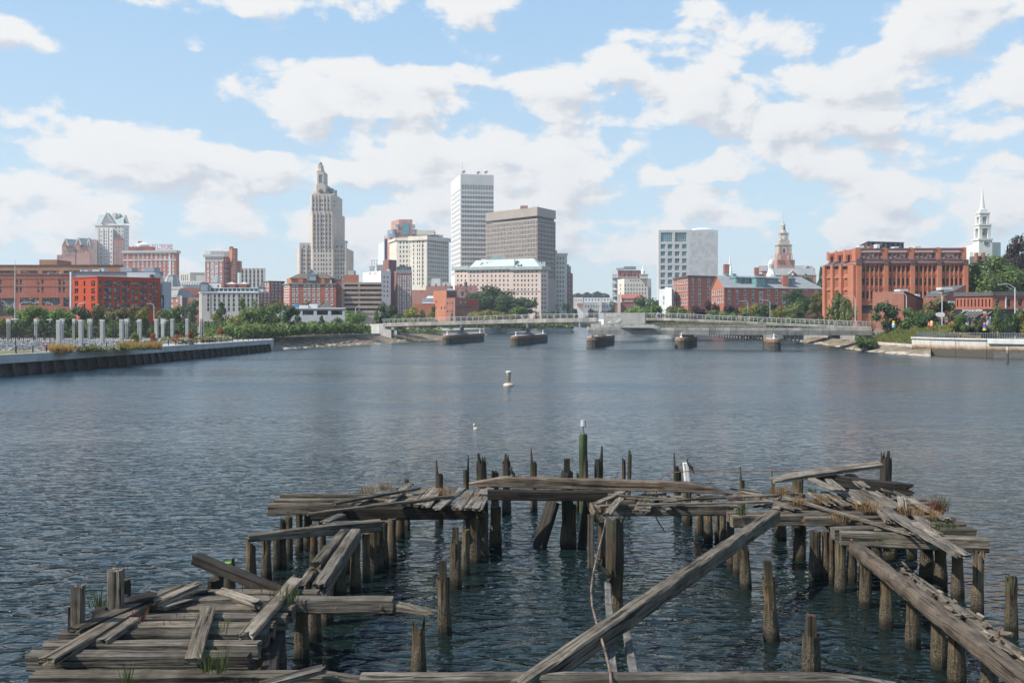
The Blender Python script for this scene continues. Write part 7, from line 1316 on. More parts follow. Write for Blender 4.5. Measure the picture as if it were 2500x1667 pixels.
bank('flower_bed', strip(180, 235, 148, 152), 1400, (.05, 1.3), [('olive', 3), ('green', 2), ('rust', .6)], 33, .14); bank('white_flower_bed', strip(238, 292, 151, 156), 1300, (.05, 1.0), [('white', 3), ('green', 2)], 34, .14); bank('green_bed', strip(290, 360, 155, 158), 1200, (.05, 1.1), [('bright', 2), ('yellow', 1), ('olive', 1)], 35, .14)
for px, y, w, c, lab in ((328, 808, 16, 'yellow', 'yellow shrub in front of the fourth front pillar'), (376, 810, 14, 'rust', 'small red-orange shrub before the sixth front pillar'), (440, 812, 26, 'rust', 'orange shrub before the right end of the black fence'), (466, 804, 14, 'rust', 'rusty shrub between the last two front pillars'), (455, 822, 40, 'white', 'whitish flowering shrub at the sea wall'), (545, 816, 34, 'white', 'whitish flowering shrub near the right end of the sea wall'), (541, 796, 16, 'rust', 'red shrub in front of the wild planting')): tree(px, y - 6, w, 190 if px < 500 else 218, 'shrub', c, lab, name='shrub', cat='shrub', group='shrubs of the riverside park')
bank('park_hedge', strip(-20, 480, 252, 262), 7500, (.1, 6.5), [('green', 4), ('dark', 3), ('bright', 2), ('olive', 2)], 61, .42)
bank('far_bank_hedge', strip(1500, 1900, 352, 364, 3.6), 6500, (.1, 6.0), [('green', 4), ('dark', 3), ('olive', 1)], 62, .45); bank('centre_hedge', strip(1010, 1400, 520, 540), 4200, (.1, 5.0), [('green', 3), ('dark', 4), ('olive', 1), ('yellow', .6)], 63, .6); bank('ramp_hedge', strip(1880, 2090, 300, 312, 3.6), 5000, (.1, 6.5), [('green', 3), ('dark', 2), ('olive', 2)], 64, .4)
# grey pavilion on the left bank
b = Bld('park_pavilion', 'low grey pavilion with three wide dark openings on the left bank', 'pavilion', 780, 320, GL)
b.block([(727, 322), (842, 318)], 752, LOUVER, {0: [(752, 822, 3, 763.5, 763.5, 1, 27, 11, 'black')]}, back=8, cornice=(2, .4, LTGREY)); b.block([(672, 335), (730, 335)], 757, LTGREY, back=6)
b.boxpx(730, 752, 745, 752, 324, WHITEP, 'rooftop_unit', 3); b.boxpx(755, 775, 742, 752, 325, WHITEP, 'rooftop_unit', 3); b.boxpx(718, 728, 743, 756, 328, mat('blue_tarp', (0.1, 0.3, 0.5), .6), 'tarp', 2)
MB().add([P(775, 752, 325), P(808, 752, 325), P(803, 732, 328)], [(0, 1, 2)]).build('solar_panel', [SLATED], b.o)
# ---- stone shores
MUD = mat('wet_bank', (0.19, 0.145, 0.095), .9, .35, .4, .4, streak=.2); STONE = [mat('shore_stone_%s' % k, c, .9, .2, .6, .3) for k, c in (('pale', (0.40, 0.345, 0.27)), ('tan', (0.27, 0.20, 0.135)), ('grey', (0.20, 0.175, 0.145)))]
def shore(name, top, foot, zt, seed, ns, smin, smax, vmax=1.0):
    b = MB(); n = len(top)
    for i in range(n - 1): b.add([(*foot[i], -.6), (*foot[i + 1], -.6), (*top[i + 1], zt), (*top[i], zt)], [(0, 1, 2, 3)])
    o = tag(b.build(name, [MUD]), kind='structure'); rn = random.Random(seed)
    for k in range(ns):
        s = rn.random() * (n - 1); i = int(s); f = s - i; v = rn.random() * vmax; a = Vector((*foot[i], -.6)).lerp(Vector((*foot[i + 1], -.6)), f); e = Vector((*top[i], zt)).lerp(Vector((*top[i + 1], zt)), f); p = a.lerp(e, .18 + .8 * v)
        r = rn.uniform(smin, smax); u = (e - a).normalized(); w = Vector((u.y, -u.x, 0)).normalized(); nn = w.cross(u).normalized(); nn = nn if nn.z > 0 else -nn; q = rn.uniform(0, 1.57); ax = w * math.cos(q) + u * math.sin(q); ay = nn.cross(ax)
        V = []
        for zz, sc in ((-.1, 1), (.16 * r, .9)):
            for t in range(5): an = t * 1.2566 + rn.uniform(-.25, .25); V.append(p + ax * math.cos(an) * r * sc + ay * math.sin(an) * r * .75 * sc + nn * zz)
        m = MB(); m.add(V, [(i_, (i_ + 1) % 5, 5 + (i_ + 1) % 5, 5 + i_) for i_ in range(5)] + [(5, 6, 7, 8, 9)]); x = m.build('stone', [STONE[0 if v < .25 else (1 if rn.random() < .55 else 2)]]); x.parent = o
    return o
LT = [(-70, 236), (-66, 262), (-50.5, 312), (-40.5, 360), (-27, 420), (-15.4, 472)]; LF = [(-57, 233), (-56, 252), (-38, 296), (-27, 342), (-18, 410), (-11, 468)]
shore('left_shore', LT, LF, 2.3, 3, 230, .5, 1.15)
RT = [(106.5, 335), (99.5, 275), (94.2, 248), (95.2, 232), (93, 214), (92, 207)]; RF = [(98, 325), (91.5, 268), (87, 248), (85, 228), (84.5, 208), (88, 198)]
shore('right_shore', RT, RF, 1.75, 5, 130, .6, 1.3, .42)
# river wall upstream on the left and its timber counterpart on the right
ul = thing('quay_wall', 'long low stone quay wall receding upstream on the left behind the footbridge', 'wall', (-10, 480, 0))
for a, e in zip(LEFT_SHORE[8:10], LEFT_SHORE[9:11]):
    pts = path_pts([a, e], 26)
    for p, q in zip(pts[:-1], pts[1:]): MB().bar((p.x + .6, p.y, 1.0), (q.x + .6, q.y - .05, 1.0), 1.0, 4.6).build('wall_panel', [CONC], ul)
ut = thing('timber_wharf', 'row of dark timber piles under the far right bank seen beneath the footbridge', 'wharf', (86, 480, 0))
for p in path_pts([(79, 540), (89, 450), (104, 340)], 3.2): MB().tube((p.x - .4, p.y, -1), (p.x - .4, p.y, 3.4), .35, n=7).build('pile', [CONCD], ut)
MB().bar((78.4, 540, 3.2), (88.4, 450, 3.2), 1.2, .7).bar((88.4, 450, 3.2), (103.4, 340, 3.2), 1.2, .7).build('deck_edge', [CONC], ut)
# ---- right quay: curved wall, curb, cantilevered walk
QW = mat('stained_quay', (0.50, 0.48, 0.44), .85, .15, .4, .2, streak=.5)
def quay_mat():
    m = bpy.data.materials.new('tide_stained_quay'); m.use_nodes = True; t = NT(m.node_tree); b = m.node_tree.nodes['Principled BSDF']; geo = t.node('ShaderNodeNewGeometry'); sp = t.node('ShaderNodeSeparateXYZ'); t.l.new(geo.outputs['Position'], sp.inputs[0])
    n = t.noise(geo.outputs['Position'], .7, 5, .65); z = t.math('ADD', sp.outputs[2], t.math('MULTIPLY', t.math('SUBTRACT', n, .5), 1.0)); st = t.noise(t.mapping(geo.outputs['Position'], (1, 1, .1)), 1.4, 4, .6)
    c = t.mix(t.mapr(st, .45, .7), (0.52, 0.50, 0.46), (0.38, 0.35, 0.31)); c = t.mix(t.mapr(z, 2.5, 1.9), c, (0.33, 0.20, 0.11)); c = t.mix(t.mapr(z, 1.9, 1.5), c, (0.075, 0.065, 0.05)); t.put(b.inputs['Base Color'], c); b.inputs['Roughness'].default_value = .85; return m
TQ = quay_mat()
qw = thing('quay_wall', 'curved pale quay wall stained brown near the water on the right bank', 'wall', (95, 200, 0)); QP = [(90.8, 213), (92.0, 206), (94.6, 200.2), (98.4, 194.9), (104.5, 189.4), (112, 183)]
q = MB()
for a, e in zip(QP[:-1], QP[1:]): q.bar((a[0], a[1], 1.3), (e[0], e[1], 1.3), .9, 4.6)
q.build('wall', [TQ], qw); q = MB()
for a, e in zip(QP[:-1], QP[1:]): q.bar((a[0] - .1, a[1] - .1, 3.75), (e[0] - .1, e[1] - .1, 3.75), 1.3, .32)
q.build('coping', [CONCL], qw)
wk = thing('riverside_walk', 'pale concrete walk carried on posts over the dark bank at the right edge', 'walkway', (105, 190, 3))
MB().bar((99, 195.2, 3.25), (150, 150, 3.25), 3.2, .75).bar((101, 192.4, 3.6), (150, 149, 3.6), .5, .3).build('deck', [CONCL], wk)
for px, y in ((2460, 884), (2496, 862)): p = T(px, y, 0); MB().lathe((p.x, p.y, -.5), [(.2, 0), (.2, 2.6), (.3, 2.7), (.3, 2.95), (.2, 3.0), (.2, 3.4)], 10).build('post', [TQ if px < 2480 else CONCD], wk)
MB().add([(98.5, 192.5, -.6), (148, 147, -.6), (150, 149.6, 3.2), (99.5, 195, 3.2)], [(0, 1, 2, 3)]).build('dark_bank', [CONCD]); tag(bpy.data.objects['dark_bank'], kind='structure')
cb2 = tag(MB().bar((93.6, 247, 1.6), (94.6, 232, 1.6), .8, .9).bar((94.6, 232, 1.6), (92.4, 215, 1.6), .8, .9).build('curb_wall', [mat('curb_concrete', (0.5, .46, .40), .9, .15, .5, streak=.4)]), 'low pale curb wall curving between the meadow and the stone shore', 'wall')
def railing(par, pts, h, step, m, nm='railing', picket=0):
    q = MB()
    for a, e in zip(pts[:-1], pts[1:]): q.bar(Vector(a) + Vector((0, 0, h)), Vector(e) + Vector((0, 0, h)), .12, .09); q.bar(Vector(a) + Vector((0, 0, h * .55)), Vector(e) + Vector((0, 0, h * .55)), .04, .04)
    for a, e in zip(pts[:-1], pts[1:]):
        a, e = Vector(a), Vector(e); n = max(1, int((e - a).length / step))
        for i in range(n): p = a.lerp(e, i / n); q.bar(p, p + Vector((0, 0, h)), .09, .09, up=Vector((0, 1, 0)))
    return tag(q.build(nm, [m], par), kind='stuff')
rl = thing('quay_railing', 'thin grey metal railing along the curved quay and riverside walk at the right', 'railing', (96, 200, 3.9)); railing(rl, [(*p, 3.9) for p in [(96, 222), (91.6, 213)] + QP[1:]], 1.1, .45, STEELG); railing(rl, [(105, 191.6, 3.75), (150, 150.5, 3.75)], 1.1, 1.8, STEELG)
def mound(x, y): d = max(0, x - 94.5 + max(0, (216 - y) * .4)); return 2.0 + min(3.5, d * .55) + .25 * mnoise.noise(Vector((x * .2, y * .2, 0)))
mm = MB(); gx, gy = 14, 14
VV = [(94.2 + 18 * i / (gx - 1), 212 + 38 * j / (gy - 1), mound(94.2 + 18 * i / (gx - 1), 212 + 38 * j / (gy - 1))) for j in range(gy) for i in range(gx)]
mm.add(VV, [(j * gx + i, j * gx + i + 1, (j + 1) * gx + i + 1, (j + 1) * gx + i) for j in range(gy - 1) for i in range(gx - 1)]); tag(mm.build('meadow_bank', [GRASSM]), kind='structure')
def right_meadow(rn): x = 94.4 + 17 * rn.random() ** 1.4; y = rn.uniform(212, 249); return x, y, mound(x, y)
bank('meadow_grass', right_meadow, 30000, (.4, 1.7), [('olive', 3), ('green', 3), ('bright', 4), ('tan', 2), ('yellow', 2), ('rust', .3)], 41, blade=True, bw=.11)
def right_bush(rn): Y = rn.uniform(232, 246); px = rn.uniform(2092, 2140); return (px - CX) / F * Y, Y, 1.0
bank('bank_bush', right_bush, 2200, (.1, 3.2), [('green', 3), ('dark', 3)], 42, .3)
bank('quay_grasses', strip(2350, 2392, 201, 204, 3.6), 1200, (.5, 1.6), [('gold', 2), ('tan', 2), ('olive', 1)], 43, blade=True); bank('tan_planting', strip(2300, 2370, 208, 214, 3.6), 1500, (.2, 2.0), [('tan', 2), ('gold', 1), ('green', 1.5)], 44, .2)
MB().add([(100, 204, 3.615), (150, 165, 3.615), (160, 185, 3.615), (106, 208, 3.615)], [(0, 1, 2, 3)]).build('plaza_lawn', [GRASSM]); tag(bpy.data.objects['plaza_lawn'], kind='structure')
MB().add([(100, 209, 3.62), (170, 194, 3.62), (175, 201, 3.62), (102, 217, 3.62)], [(0, 1, 2, 3)]).build('street', [mat('asphalt', (0.06, 0.06, 0.062), .9, .2, .5)]); tag(bpy.data.objects['street'], kind='structure')
# ---- footbridge
WOODP = mat('weathered_grey_boards', (0.37, 0.34, 0.30), .9, .2, .35, .1, streak=.5, rnd=.22); FASC = mat('bridge_steel', (0.20, 0.195, 0.19), .6, .1, .5)
br = thing('footbridge', 'long grey boarded footbridge crossing the river on low brown topped piers', 'bridge', (25, 275, 5))
def Pz(px, Y, z): p = V2(px, Y); return Vector((p.x, p.y, z))
UP = [Pz(935, 328, 6.45), Pz(1110, 306, 7.25), Pz(1290, 290, 7.95), Pz(1470, 275, 8.3), Pz(1640, 267, 8.2), Pz(1850, 262, 7.1), Pz(2060, 258, 6.1), Pz(2250, 255, 5.5)]
LO = [Pz(1436, 262, 5.5), Pz(1560, 259, 5.5), Pz(1680, 257, 5.5), Pz(1870, 254, 5.47), Pz(2130, 251, 5.45)]
def sweep(pts, w, h, nm, m, oy=0):
    q = MB()
    for a, e in zip(pts[:-1], pts[1:]):
        d = (e - a).normalized(); n = Vector((-d.y, d.x, 0)).normalized(); n = n if n.y > 0 else -n; o = n * (w / 2 + oy) + Vector((0, 0, -h / 2)); q.bar(a + o, e + o, w, h)
    return q.build(nm, [m], br)
DECKM = mat('deck_boards', (0.30, 0.285, 0.26), .9, .15, .4)
sweep(UP, 5.0, .4, 'upper_deck', DECKM, .15); sweep([p - Vector((0, 0, .42)) for p in UP[:5]], 3.6, 1.0, 'upper_girder', FASC, .9); sweep(LO, 6.0, .4, 'lower_deck', DECKM, .15); sweep([p - Vector((0, 0, .4)) for p in LO], 4.6, 1.5, 'lower_girder', FASC, .5)
def panels(pts, h, step, dz, nm='deck_panel', lean=.0):
    for a, e in zip(pts[:-1], pts[1:]):
        n = max(1, round((e - a).length / step))
        for i in range(n):
            p, r = a.lerp(e, i / n), a.lerp(e, (i + .985) / n); d = Vector((0, -.08 - .03 * ((i * 7) % 3), 0)); z = Vector((0, 0, dz)); hh = Vector((0, lean, -h))
            MB().hexa([p + z + d + hh, r + z + d + hh, r + z + hh + Vector((0, .06, 0)), p + z + hh + Vector((0, .06, 0)), p + z + d, r + z + d, r + z + Vector((0, .06, 0)), p + z + Vector((0, .06, 0))]).build(nm, [WOODP], br)
panels(UP[:4], 1.3, 2.2, .08, lean=.3); panels(UP[3:], .8, 2.4, .06)
panels(LO, .78, 1.9, .1); panels(LO, 1.15, 1.9, -.72, lean=.25)
railing(br, [p + Vector((0, .1, 0)) for p in UP], 1.3, 2.3, LTGREY, 'upper_railing'); railing(br, [p + Vector((0, 4.7, 0)) for p in UP], 1.3, 2.3, LTGREY, 'rear_railing'); railing(br, [p + Vector((0, .1, 0)) for p in LO], 1.1, 1.75, STEELG, 'lower_railing')
for i in range(5): MB().bar(LO[0] + Vector((.3, i * 1.2, -.2)), LO[0] + Vector((.3, i * 1.2 + 1.15, -.2)), .3, .9).build('end_panel', [WOODP], br)
WALLM = mat('board_formed_concrete', (0.27, 0.265, 0.25), .9, .1, .5, streak=.25)
wl_ = thing('sign_wall', 'grey concrete wall on the footbridge carrying white lettering above terraced steps', 'wall', Pz(1515, 262, 5.5))
fw = Face(Pz(1462, 266.5, 0).xy, Pz(1575, 258.8, 0).xy); zt = Zp(763.5, 266.5)
MB().hexa([fw.pt(0, 5.5), fw.pt(fw.L, 5.5), fw.pt(fw.L, 5.5, -.6), fw.pt(0, 5.5, -.6), fw.pt(0, zt), fw.pt(fw.L, zt), fw.pt(fw.L, zt, -.6), fw.pt(0, zt, -.6)]).build('wall', [WALLM], wl_)
for u0, u1, y0, y1, m, nm in ((0.02, 1.6, 764.5, 778.5, LOUVER, 'dark_panel'), (0.02, 1.6, 779, 784.5, WHITEP, 'white_panel'), (.8, 1.6, 784.5, 793, WHITEP, 'white_panel')): MB().hexa([fw.pt(u0, Zp(y1, 266), .01), fw.pt(u1, Zp(y1, 266), .01), fw.pt(u1, Zp(y1, 266), .08), fw.pt(u0, Zp(y1, 266), .08), fw.pt(u0, Zp(y0, 266), .01), fw.pt(u1, Zp(y0, 266), .01), fw.pt(u1, Zp(y0, 266), .08), fw.pt(u0, Zp(y0, 266), .08)]).build(nm, [m], wl_)
class _W: pass
_w = _W(); _w.o = wl_
Bld.text(_w, 'MICHAEL S. VAN LEESTEN', fw, fw.at(1499.5), Zp(769.6, 265), .28, WHITEP, .06, wid=4.4); Bld.text(_w, 'MEMORIAL BRIDGE', fw, fw.at(1494.5), Zp(773.2, 265), .28, WHITEP, .06, wid=3.2)
for k in range(3): a, e = Pz(1478, 264.6 - k, 5.5), Pz(1600 + k * 6, 256.5 - k, 5.5); MB().bar(a + Vector((0, 0, .45 - k * .15)), e + Vector((0, 0, .45 - k * .15)), 1.0, .9 - k * .3).build('terrace_step', [WALLM], wl_)
for x0, y0, x1, y1 in ((1484, 787, 1491, 784.5), (1503, 786, 1514, 779.5), (1529, 780, 1540, 774), (1553, 774, 1563, 769)): MB().bar(P(x0, y0, 263), P(x1, y1, 262.4), .1, .14).bar(P(x1, y1, 262.4), P(x1 + 2, y1, 262.4), .1, .14).build('handrail', [WHITEP], wl_)
bank('bridge_grasses', lambda rn: (lambda px: ((px - CX) / F * 262, 262 + rn.uniform(-1, 2) - (px - 1600) * .02, 6.3))(rn.uniform(1600, 1815)), 2600, (.3, 2.0), [('olive', 3), ('tan', 2), ('green', 2), ('rust', .4)], 51, blade=True); bank('bridge_planter_grass', lambda rn: (lambda px: ((px - CX) / F * 260.5, 260.5 - (px - 1600) * .02, 5.6))(rn.uniform(1590, 1865)), 1200, (.2, .8), [('tan', 2), ('olive', 2)], 52, blade=True)
MB().bar(Pz(1590, 262.5, 5.9), Pz(1870, 257, 5.9), 2.2, .8).build('planter', [WALLM], br)
BROWNB = mat('rusty_brown_band', (0.27, 0.15, 0.085), .9, .25, .6, .2, streak=.3); PSTONE = mat('mossy_pier_stone', (0.085, 0.078, 0.062), .9, .35, .5, .3)
def capsule(cx, cy, ex, ey, w, n=6):
    d = (Vector((ex, ey)) - Vector((cx, cy))).normalized(); s = Vector((-d.y, d.x)); out = []
    for c, sg in ((Vector((cx, cy)), -1), (Vector((ex, ey)), 1)):
        for i in range(n + 1): t = math.pi * i / n; out.append(tuple(c + s * math.cos(t) * w * (1 if sg < 0 else -1) + d * math.sin(t) * w * sg))
    return out
PIERS = ((-20.4, 297, -11.5, 338, 'boat shaped pier farthest left under the footbridge'), (1.2, 283, 10.6, 322, 'boat shaped pier second from the left under the footbridge'), (22.6, 264, 30.5, 296, 'stone pier under the left end of the lower bridge deck'), (46.2, 257, 52.5, 276, 'stone pier under the middle of the lower bridge deck'), (67.0, 241, 70.5, 258, 'stone pier farthest right under the footbridge'))
for k, (a, c_, e, g, lab) in enumerate(PIERS):
    o = thing('bridge_pier', lab, 'pier', (a, c_, 0), 'piers under the footbridge'); w = 1.75 if k > 1 else 1.6
    for j in range(4): MB().prism(capsule(a, c_, e, g, w - .02 * (j % 2)), -1.0 + j * .75, -1.0 + (j + 1) * .75 - .04).build('stone_course', [PSTONE], o)
    MB().prism(capsule(a, c_, e, g, w + .08), 2.0, 2.75).build('brown_band', [BROWNB], o); MB().prism(capsule(a, c_, e, g, w - .2), 2.75, 2.95).build('cap', [CONC], o)
    m_ = Vector((a, c_)).lerp(Vector((e, g)), .42); top = 6.2 if k < 1 else (6.9 if k < 2 else 3.9)
    if k < 2: MB().lathe((m_.x, m_.y, 2.9), [(3.2, 0), (1.2, .8), (.75, 1.0), (.85, top - 2.9)], 8, sx=.8).build('column', [FASC], o)
    else: MB().box(m_.x - 1.2, m_.x + 1.2, m_.y - 6, m_.y + 4, 2.9, 3.7).build('bearing', [FASC], o)
    MB().lathe((a, c_, 2.9), [(.35, 0), (.3, .25), (.14, .35), (.12, .9), (.24, 1.0), (.05, 1.25)], 8).build('marker_light', [WHITEP], o)
    if k < 2: MB().lathe((e, g, 2.9), [(.35, 0), (.3, .25), (.14, .35), (.12, .9), (.24, 1.0), (.05, 1.25)], 8).build('marker_light', [WHITEP], o)
ab = MB().hexa([Pz(925, 330, -1), Pz(955, 327, -1), Pz(955, 334, -1), Pz(925, 340, -1), Pz(925, 330, 6.2), Pz(955, 327, 5.4), Pz(955, 334, 5.4), Pz(925, 340, 6.2)]).build('bridge_abutment', [CONC]); tag(ab, 'grey concrete abutment at the left end of the footbridge', 'abutment')
rmp = MB().hexa([Pz(845, 338, 2.8), Pz(940, 329, 2.8), Pz(940, 335, 2.8), Pz(845, 345, 2.8), Pz(845, 338, 5.6), Pz(940, 329, 6.3), Pz(940, 335, 6.3), Pz(845, 345, 5.6)]).build('approach_ramp', [CONCL]); tag(rmp, 'pale concrete approach ramp behind the wild planting at the left bridge end', 'ramp')
rab = MB().hexa([Pz(2100, 254, -1), Pz(2240, 252, -1), Pz(2240, 260, -1), Pz(2100, 262, -1), Pz(2100, 254, 4.9), Pz(2240, 252, 4.9), Pz(2240, 260, 4.9), Pz(2100, 262, 4.9)]).build('bridge_abutment', [CONC]); tag(rab, 'concrete abutment at the right end of the footbridge behind the bushes', 'abutment')
p = T(966, 842, 0); so_ = thing('river_sign', 'small pale sign on a post in the water before the left bridge end', 'sign', p); MB().tube(p + Vector((0, 0, -.5)), p + Vector((0, 0, 4)), .1, n=6).build('post', [STEELG], so_); MB().box(p.x - .4, p.x + .4, p.y - .12, p.y - .06, 3.1, 4.4).build('panel', [LTGREY], so_)
p = Vector(((1396 - CX) / F * 560, 560, 0)); bo = thing('small_boat', 'small dark boat with a person aboard upstream beyond the footbridge', 'boat', p); MB().prism([(p.x - 1, p.y - 2.4), (p.x, p.y - 3.4), (p.x + 1, p.y - 2.4), (p.x + .9, p.y + 2), (p.x - .9, p.y + 2)], -.1, .6).build('hull', [DARKM], bo); MB().box(p.x - .4, p.x + .4, p.y - .5, p.y + .4, .6, 2.0).build('cabin', [SLATED], bo)
# ---- lamps
def cobra(px, yt, Y, gz, lab, dirn=-1, arm=1.9, grp='street lamps'):
    b_ = V2(px, Y); o = thing('street_lamp', lab, 'lamp', (b_.x, b_.y, gz), grp); zt = Zp(yt, Y); q = MB(); q.tube((b_.x, Y, gz), (b_.x, Y, zt - .9), .13, .1, 7); q.path([(b_.x, Y, zt - .9), (b_.x + dirn * .25, Y, zt - .35), (b_.x + dirn * .8, Y, zt - .05), (b_.x + dirn * arm, Y, zt)], .09, 6); q.build('pole', [LTGREY], o)
    MB().bar((b_.x + dirn * arm, Y, zt), (b_.x + dirn * (arm + .8), Y, zt - .03), .3, .14).build('lamp_head', [LTGREY], o)
cobra(49, 738, 300, GL, 'grey street lamp right of the tall pale pole', 1); cobra(189, 740, 290, GL, 'grey street lamp before the left face of the vermilion block', 1, 1.7); cobra(376, 741, 285, GL, 'grey street lamp before the right end of the vermilion block', -1, 1.4)
cobra(868, 748, 348, GL, 'grey street lamp before the parking garage', 1, 1.3); cobra(1826, 735, 372, GR, 'curved street lamp before the middle windows of the long mill', -1, 2.6); cobra(1880, 733, 370, GR, 'curved street lamp before the chimney of the long mill', -1, 2.6); cobra(2088, 722, 270, GR, 'curved street lamp at the left corner of the brick office', -1, 2.6); cobra(2213, 716, 246, GR, 'curved street lamp before the light brick workshop', -1, 2.6); cobra(2300, 714, 226, GR, 'tall curved street lamp beside the white cloud shape', -1, 2.6)
o = thing('street_lamp', 'tall street lamp with a trussed arm at the right edge above the cafe', 'lamp', Pz(2478, 205, GR), 'street lamps'); p = V2(2478, 205); MB().tube((p.x, 205, GR), (p.x, 205, Zp(703, 205)), .13, .1, 7).build('pole', [LTGREY], o); MB().path([(p.x, 205, Zp(703, 205)), (p.x - 1.5, 205, Zp(695, 205) + .2), (p.x - 2.8, 205, Zp(694, 205))], .07, 6).path([(p.x, 205, Zp(712, 205)), (p.x - 2.0, 205, Zp(697, 205))], .05, 5).build('arm', [LTGREY], o); MB().bar((p.x - 2.8, 205, Zp(694, 205)), (p.x - 3.7, 205, Zp(694.5, 205)), .32, .14).build('lamp_head', [LTGREY], o)
def disc_lamp(px, yt, yb, z, lab, m=DARKM, two=False):
    b_ = T(px, yb, z); o = thing('path_lamp', lab, 'lamp', b_, 'disc topped path lamps'); zt = Zp(yt, b_.y); MB().tube(b_, (b_.x, b_.y, zt - .5), .075, n=7).build('pole', [m], o); MB().lathe((b_.x, b_.y, zt - .55), [(.13, 0), (.16, .2), (.1, .42), (.62, .48), (.6, .55), (.1, .62)], 12).build('lamp_head', [LTGREY], o)
disc_lamp(38, 779, 860, GL, 'dark disc topped lamp on the lawn at the far left'); disc_lamp(122, 780, 842, GL, 'dark disc topped lamp left of the first front pillar'); disc_lamp(339, 784, 836, GL, 'disc topped lamp before the fifth front pillar'); disc_lamp(405, 782, 832, GL, 'disc topped lamp between the last front pillars')
for px, yt, yb, lab in ((2245, 764, 812, 'disc topped lamp in the meadow left of the white cloud shape'), (2275, 752, 802, 'farther disc topped lamp before the dark green trees'), (2306, 763, 818, 'disc topped lamp right of the white cloud shape'), (2427, 758, 806, 'disc topped lamp in front of the parked white car')): disc_lamp(px, yt, yb, 3.6, lab, STEELG)
b_ = V2(37, 262); tag(MB().tube((b_.x, 262, GL), (b_.x, 262, Zp(650, 262)), .24, .15, 10).tube((b_.x, 262, Zp(650, 262)), (b_.x, 262, Zp(633, 262)), .04, n=5).build('tall_pole', [mat('pale_wood_pole', (.48, .42, .35), .9, .1, 1, streak=.3)]), 'very tall pale pole rising in front of the brown brick building', 'pole')
# ---- cloud shape, banner, painted sculptures, chairs, car
cs = thing('cloud_sign', 'white cloud shaped panel on a pole before the trees at the right', 'sign', Pz(2296, 216, GR)); q = MB(); c0 = P(2296, 768, 216); out = []
for i in range(40): t = 2 * math.pi * i / 40; r = 1 + .10 * abs(math.sin(t * 4.5)); out.append((c0.x + math.cos(t) * 1.0 * r, c0.z + math.sin(t) * .5 * r))
q.add([(x, 216, z) for x, z in out] + [(x, 216.12, z) for x, z in out], [tuple(range(39, -1, -1)), tuple(range(40, 80))] + [(i, (i + 1) % 40, 40 + (i + 1) % 40, 40 + i) for i in range(40)]); q.build('panel', [mat('bright_white', (.8, .8, .8), .6)], cs); MB().tube((c0.x, 216.2, GR), (c0.x, 216.2, c0.z), .06, n=6).build('post', [STEELG], cs)
COLS = {'orange': (.6, .17, .04), 'teal': (.03, .28, .3), 'pink': (.6, .2, .25), 'red': (.5, .03, .03), 'yellow': (.65, .5, .05), 'blue': (.05, .2, .5), 'purple': (.15, .04, .3), 'cream': (.7, .62, .45), 'sky': (.1, .38, .65)}
CM = {k: mat('paint_' + k, v, .5, .06, 2) for k, v in COLS.items()}
bn = thing('banner', 'hanging banner in orange, teal and pink bands on the lamp by the meadow', 'banner', Pz(2310, 208, GR))
for j, k in enumerate(('orange', 'teal', 'pink')): a = P(2306.5, 772.5 + j * 4.7, 208); MB().box(a.x, a.x + .68, 208, 208.06, a.z - .42, a.z).build('band', [CM[k]], bn)
bn = thing('banner', 'orange and white banner on the lamp before the awning stripes', 'banner', Pz(2405, 207, GR))
for y0, y1, k in ((760, 765, 'cream'), (765, 770, 'orange'), (770, 774, 'red')): a = P(2401, y0, 207); MB().box(a.x, a.x + .65, 207, 207.06, Zp(y1, 207), a.z).build('band', [CM[k]], bn)
for x0, y in ((2326, 789), (2337, 788)):
    p = P(x0, y + 2, 214); o = thing('market_umbrella', 'orange market umbrella, %s of the pair beside the cafe' % ('left' if x0 < 2330 else 'right'), 'umbrella', (p.x, p.y, GR), 'orange umbrellas'); MB().lathe(p, [(1.0, 0), (.5, .4), (.02, .6)], 8).build('canopy', [CM['orange']], o); MB().tube((p.x, p.y, GR), p, .03, n=5).build('pole', [WHITEP], o)
def chair(px, yb, z, cols, lab, s=1.0, rz=0.0):
    p = T(px, yb, z); o = thing('garden_chair', lab, 'chair', p, 'painted slatted chairs', rz)
    def add(nm, m, mb): x = mb.build(nm, [m]); x.parent = o; x.matrix_local = Matrix.Scale(s, 4)
    for i in range(5): x = -.3 + i * .15; h = 1.15 - .06 * (i - 2) ** 2; add('back_slat', CM[cols[0]], MB().bar((x, .25, .35), (x, .6, h), .12, .03, up=Vector((0, 1, 0))))
    for i in range(4): add('seat_slat', CM[cols[1]], MB().bar((-.36, -.35 + i * .16, .42 - i * .03), (.36, -.35 + i * .16, .42 - i * .03), .13, .03))
    for sx_ in (-1, 1): add('arm', CM[cols[1]], MB().bar((sx_ * .42, -.45, .6), (sx_ * .42, .45, .6), .14, .03)); add('leg', CM[cols[2]], MB().bar((sx_ * .4, -.38, 0), (sx_ * .4, -.38, .6), .1, .06)); add('leg', CM[cols[2]], MB().bar((sx_ * .4, -.4, .4), (sx_ * .4, .6, .02), .06, .12))
chair(116, 855, GL, ('red', 'red', 'red'), 'bright red slatted chair on the lawn beside the golden grass', 1.15, 2.2); chair(2428, 824, 3.6, ('red', 'yellow', 'sky'), 'chair painted red, yellow and sky blue on the right lawn', 1.5, .3)
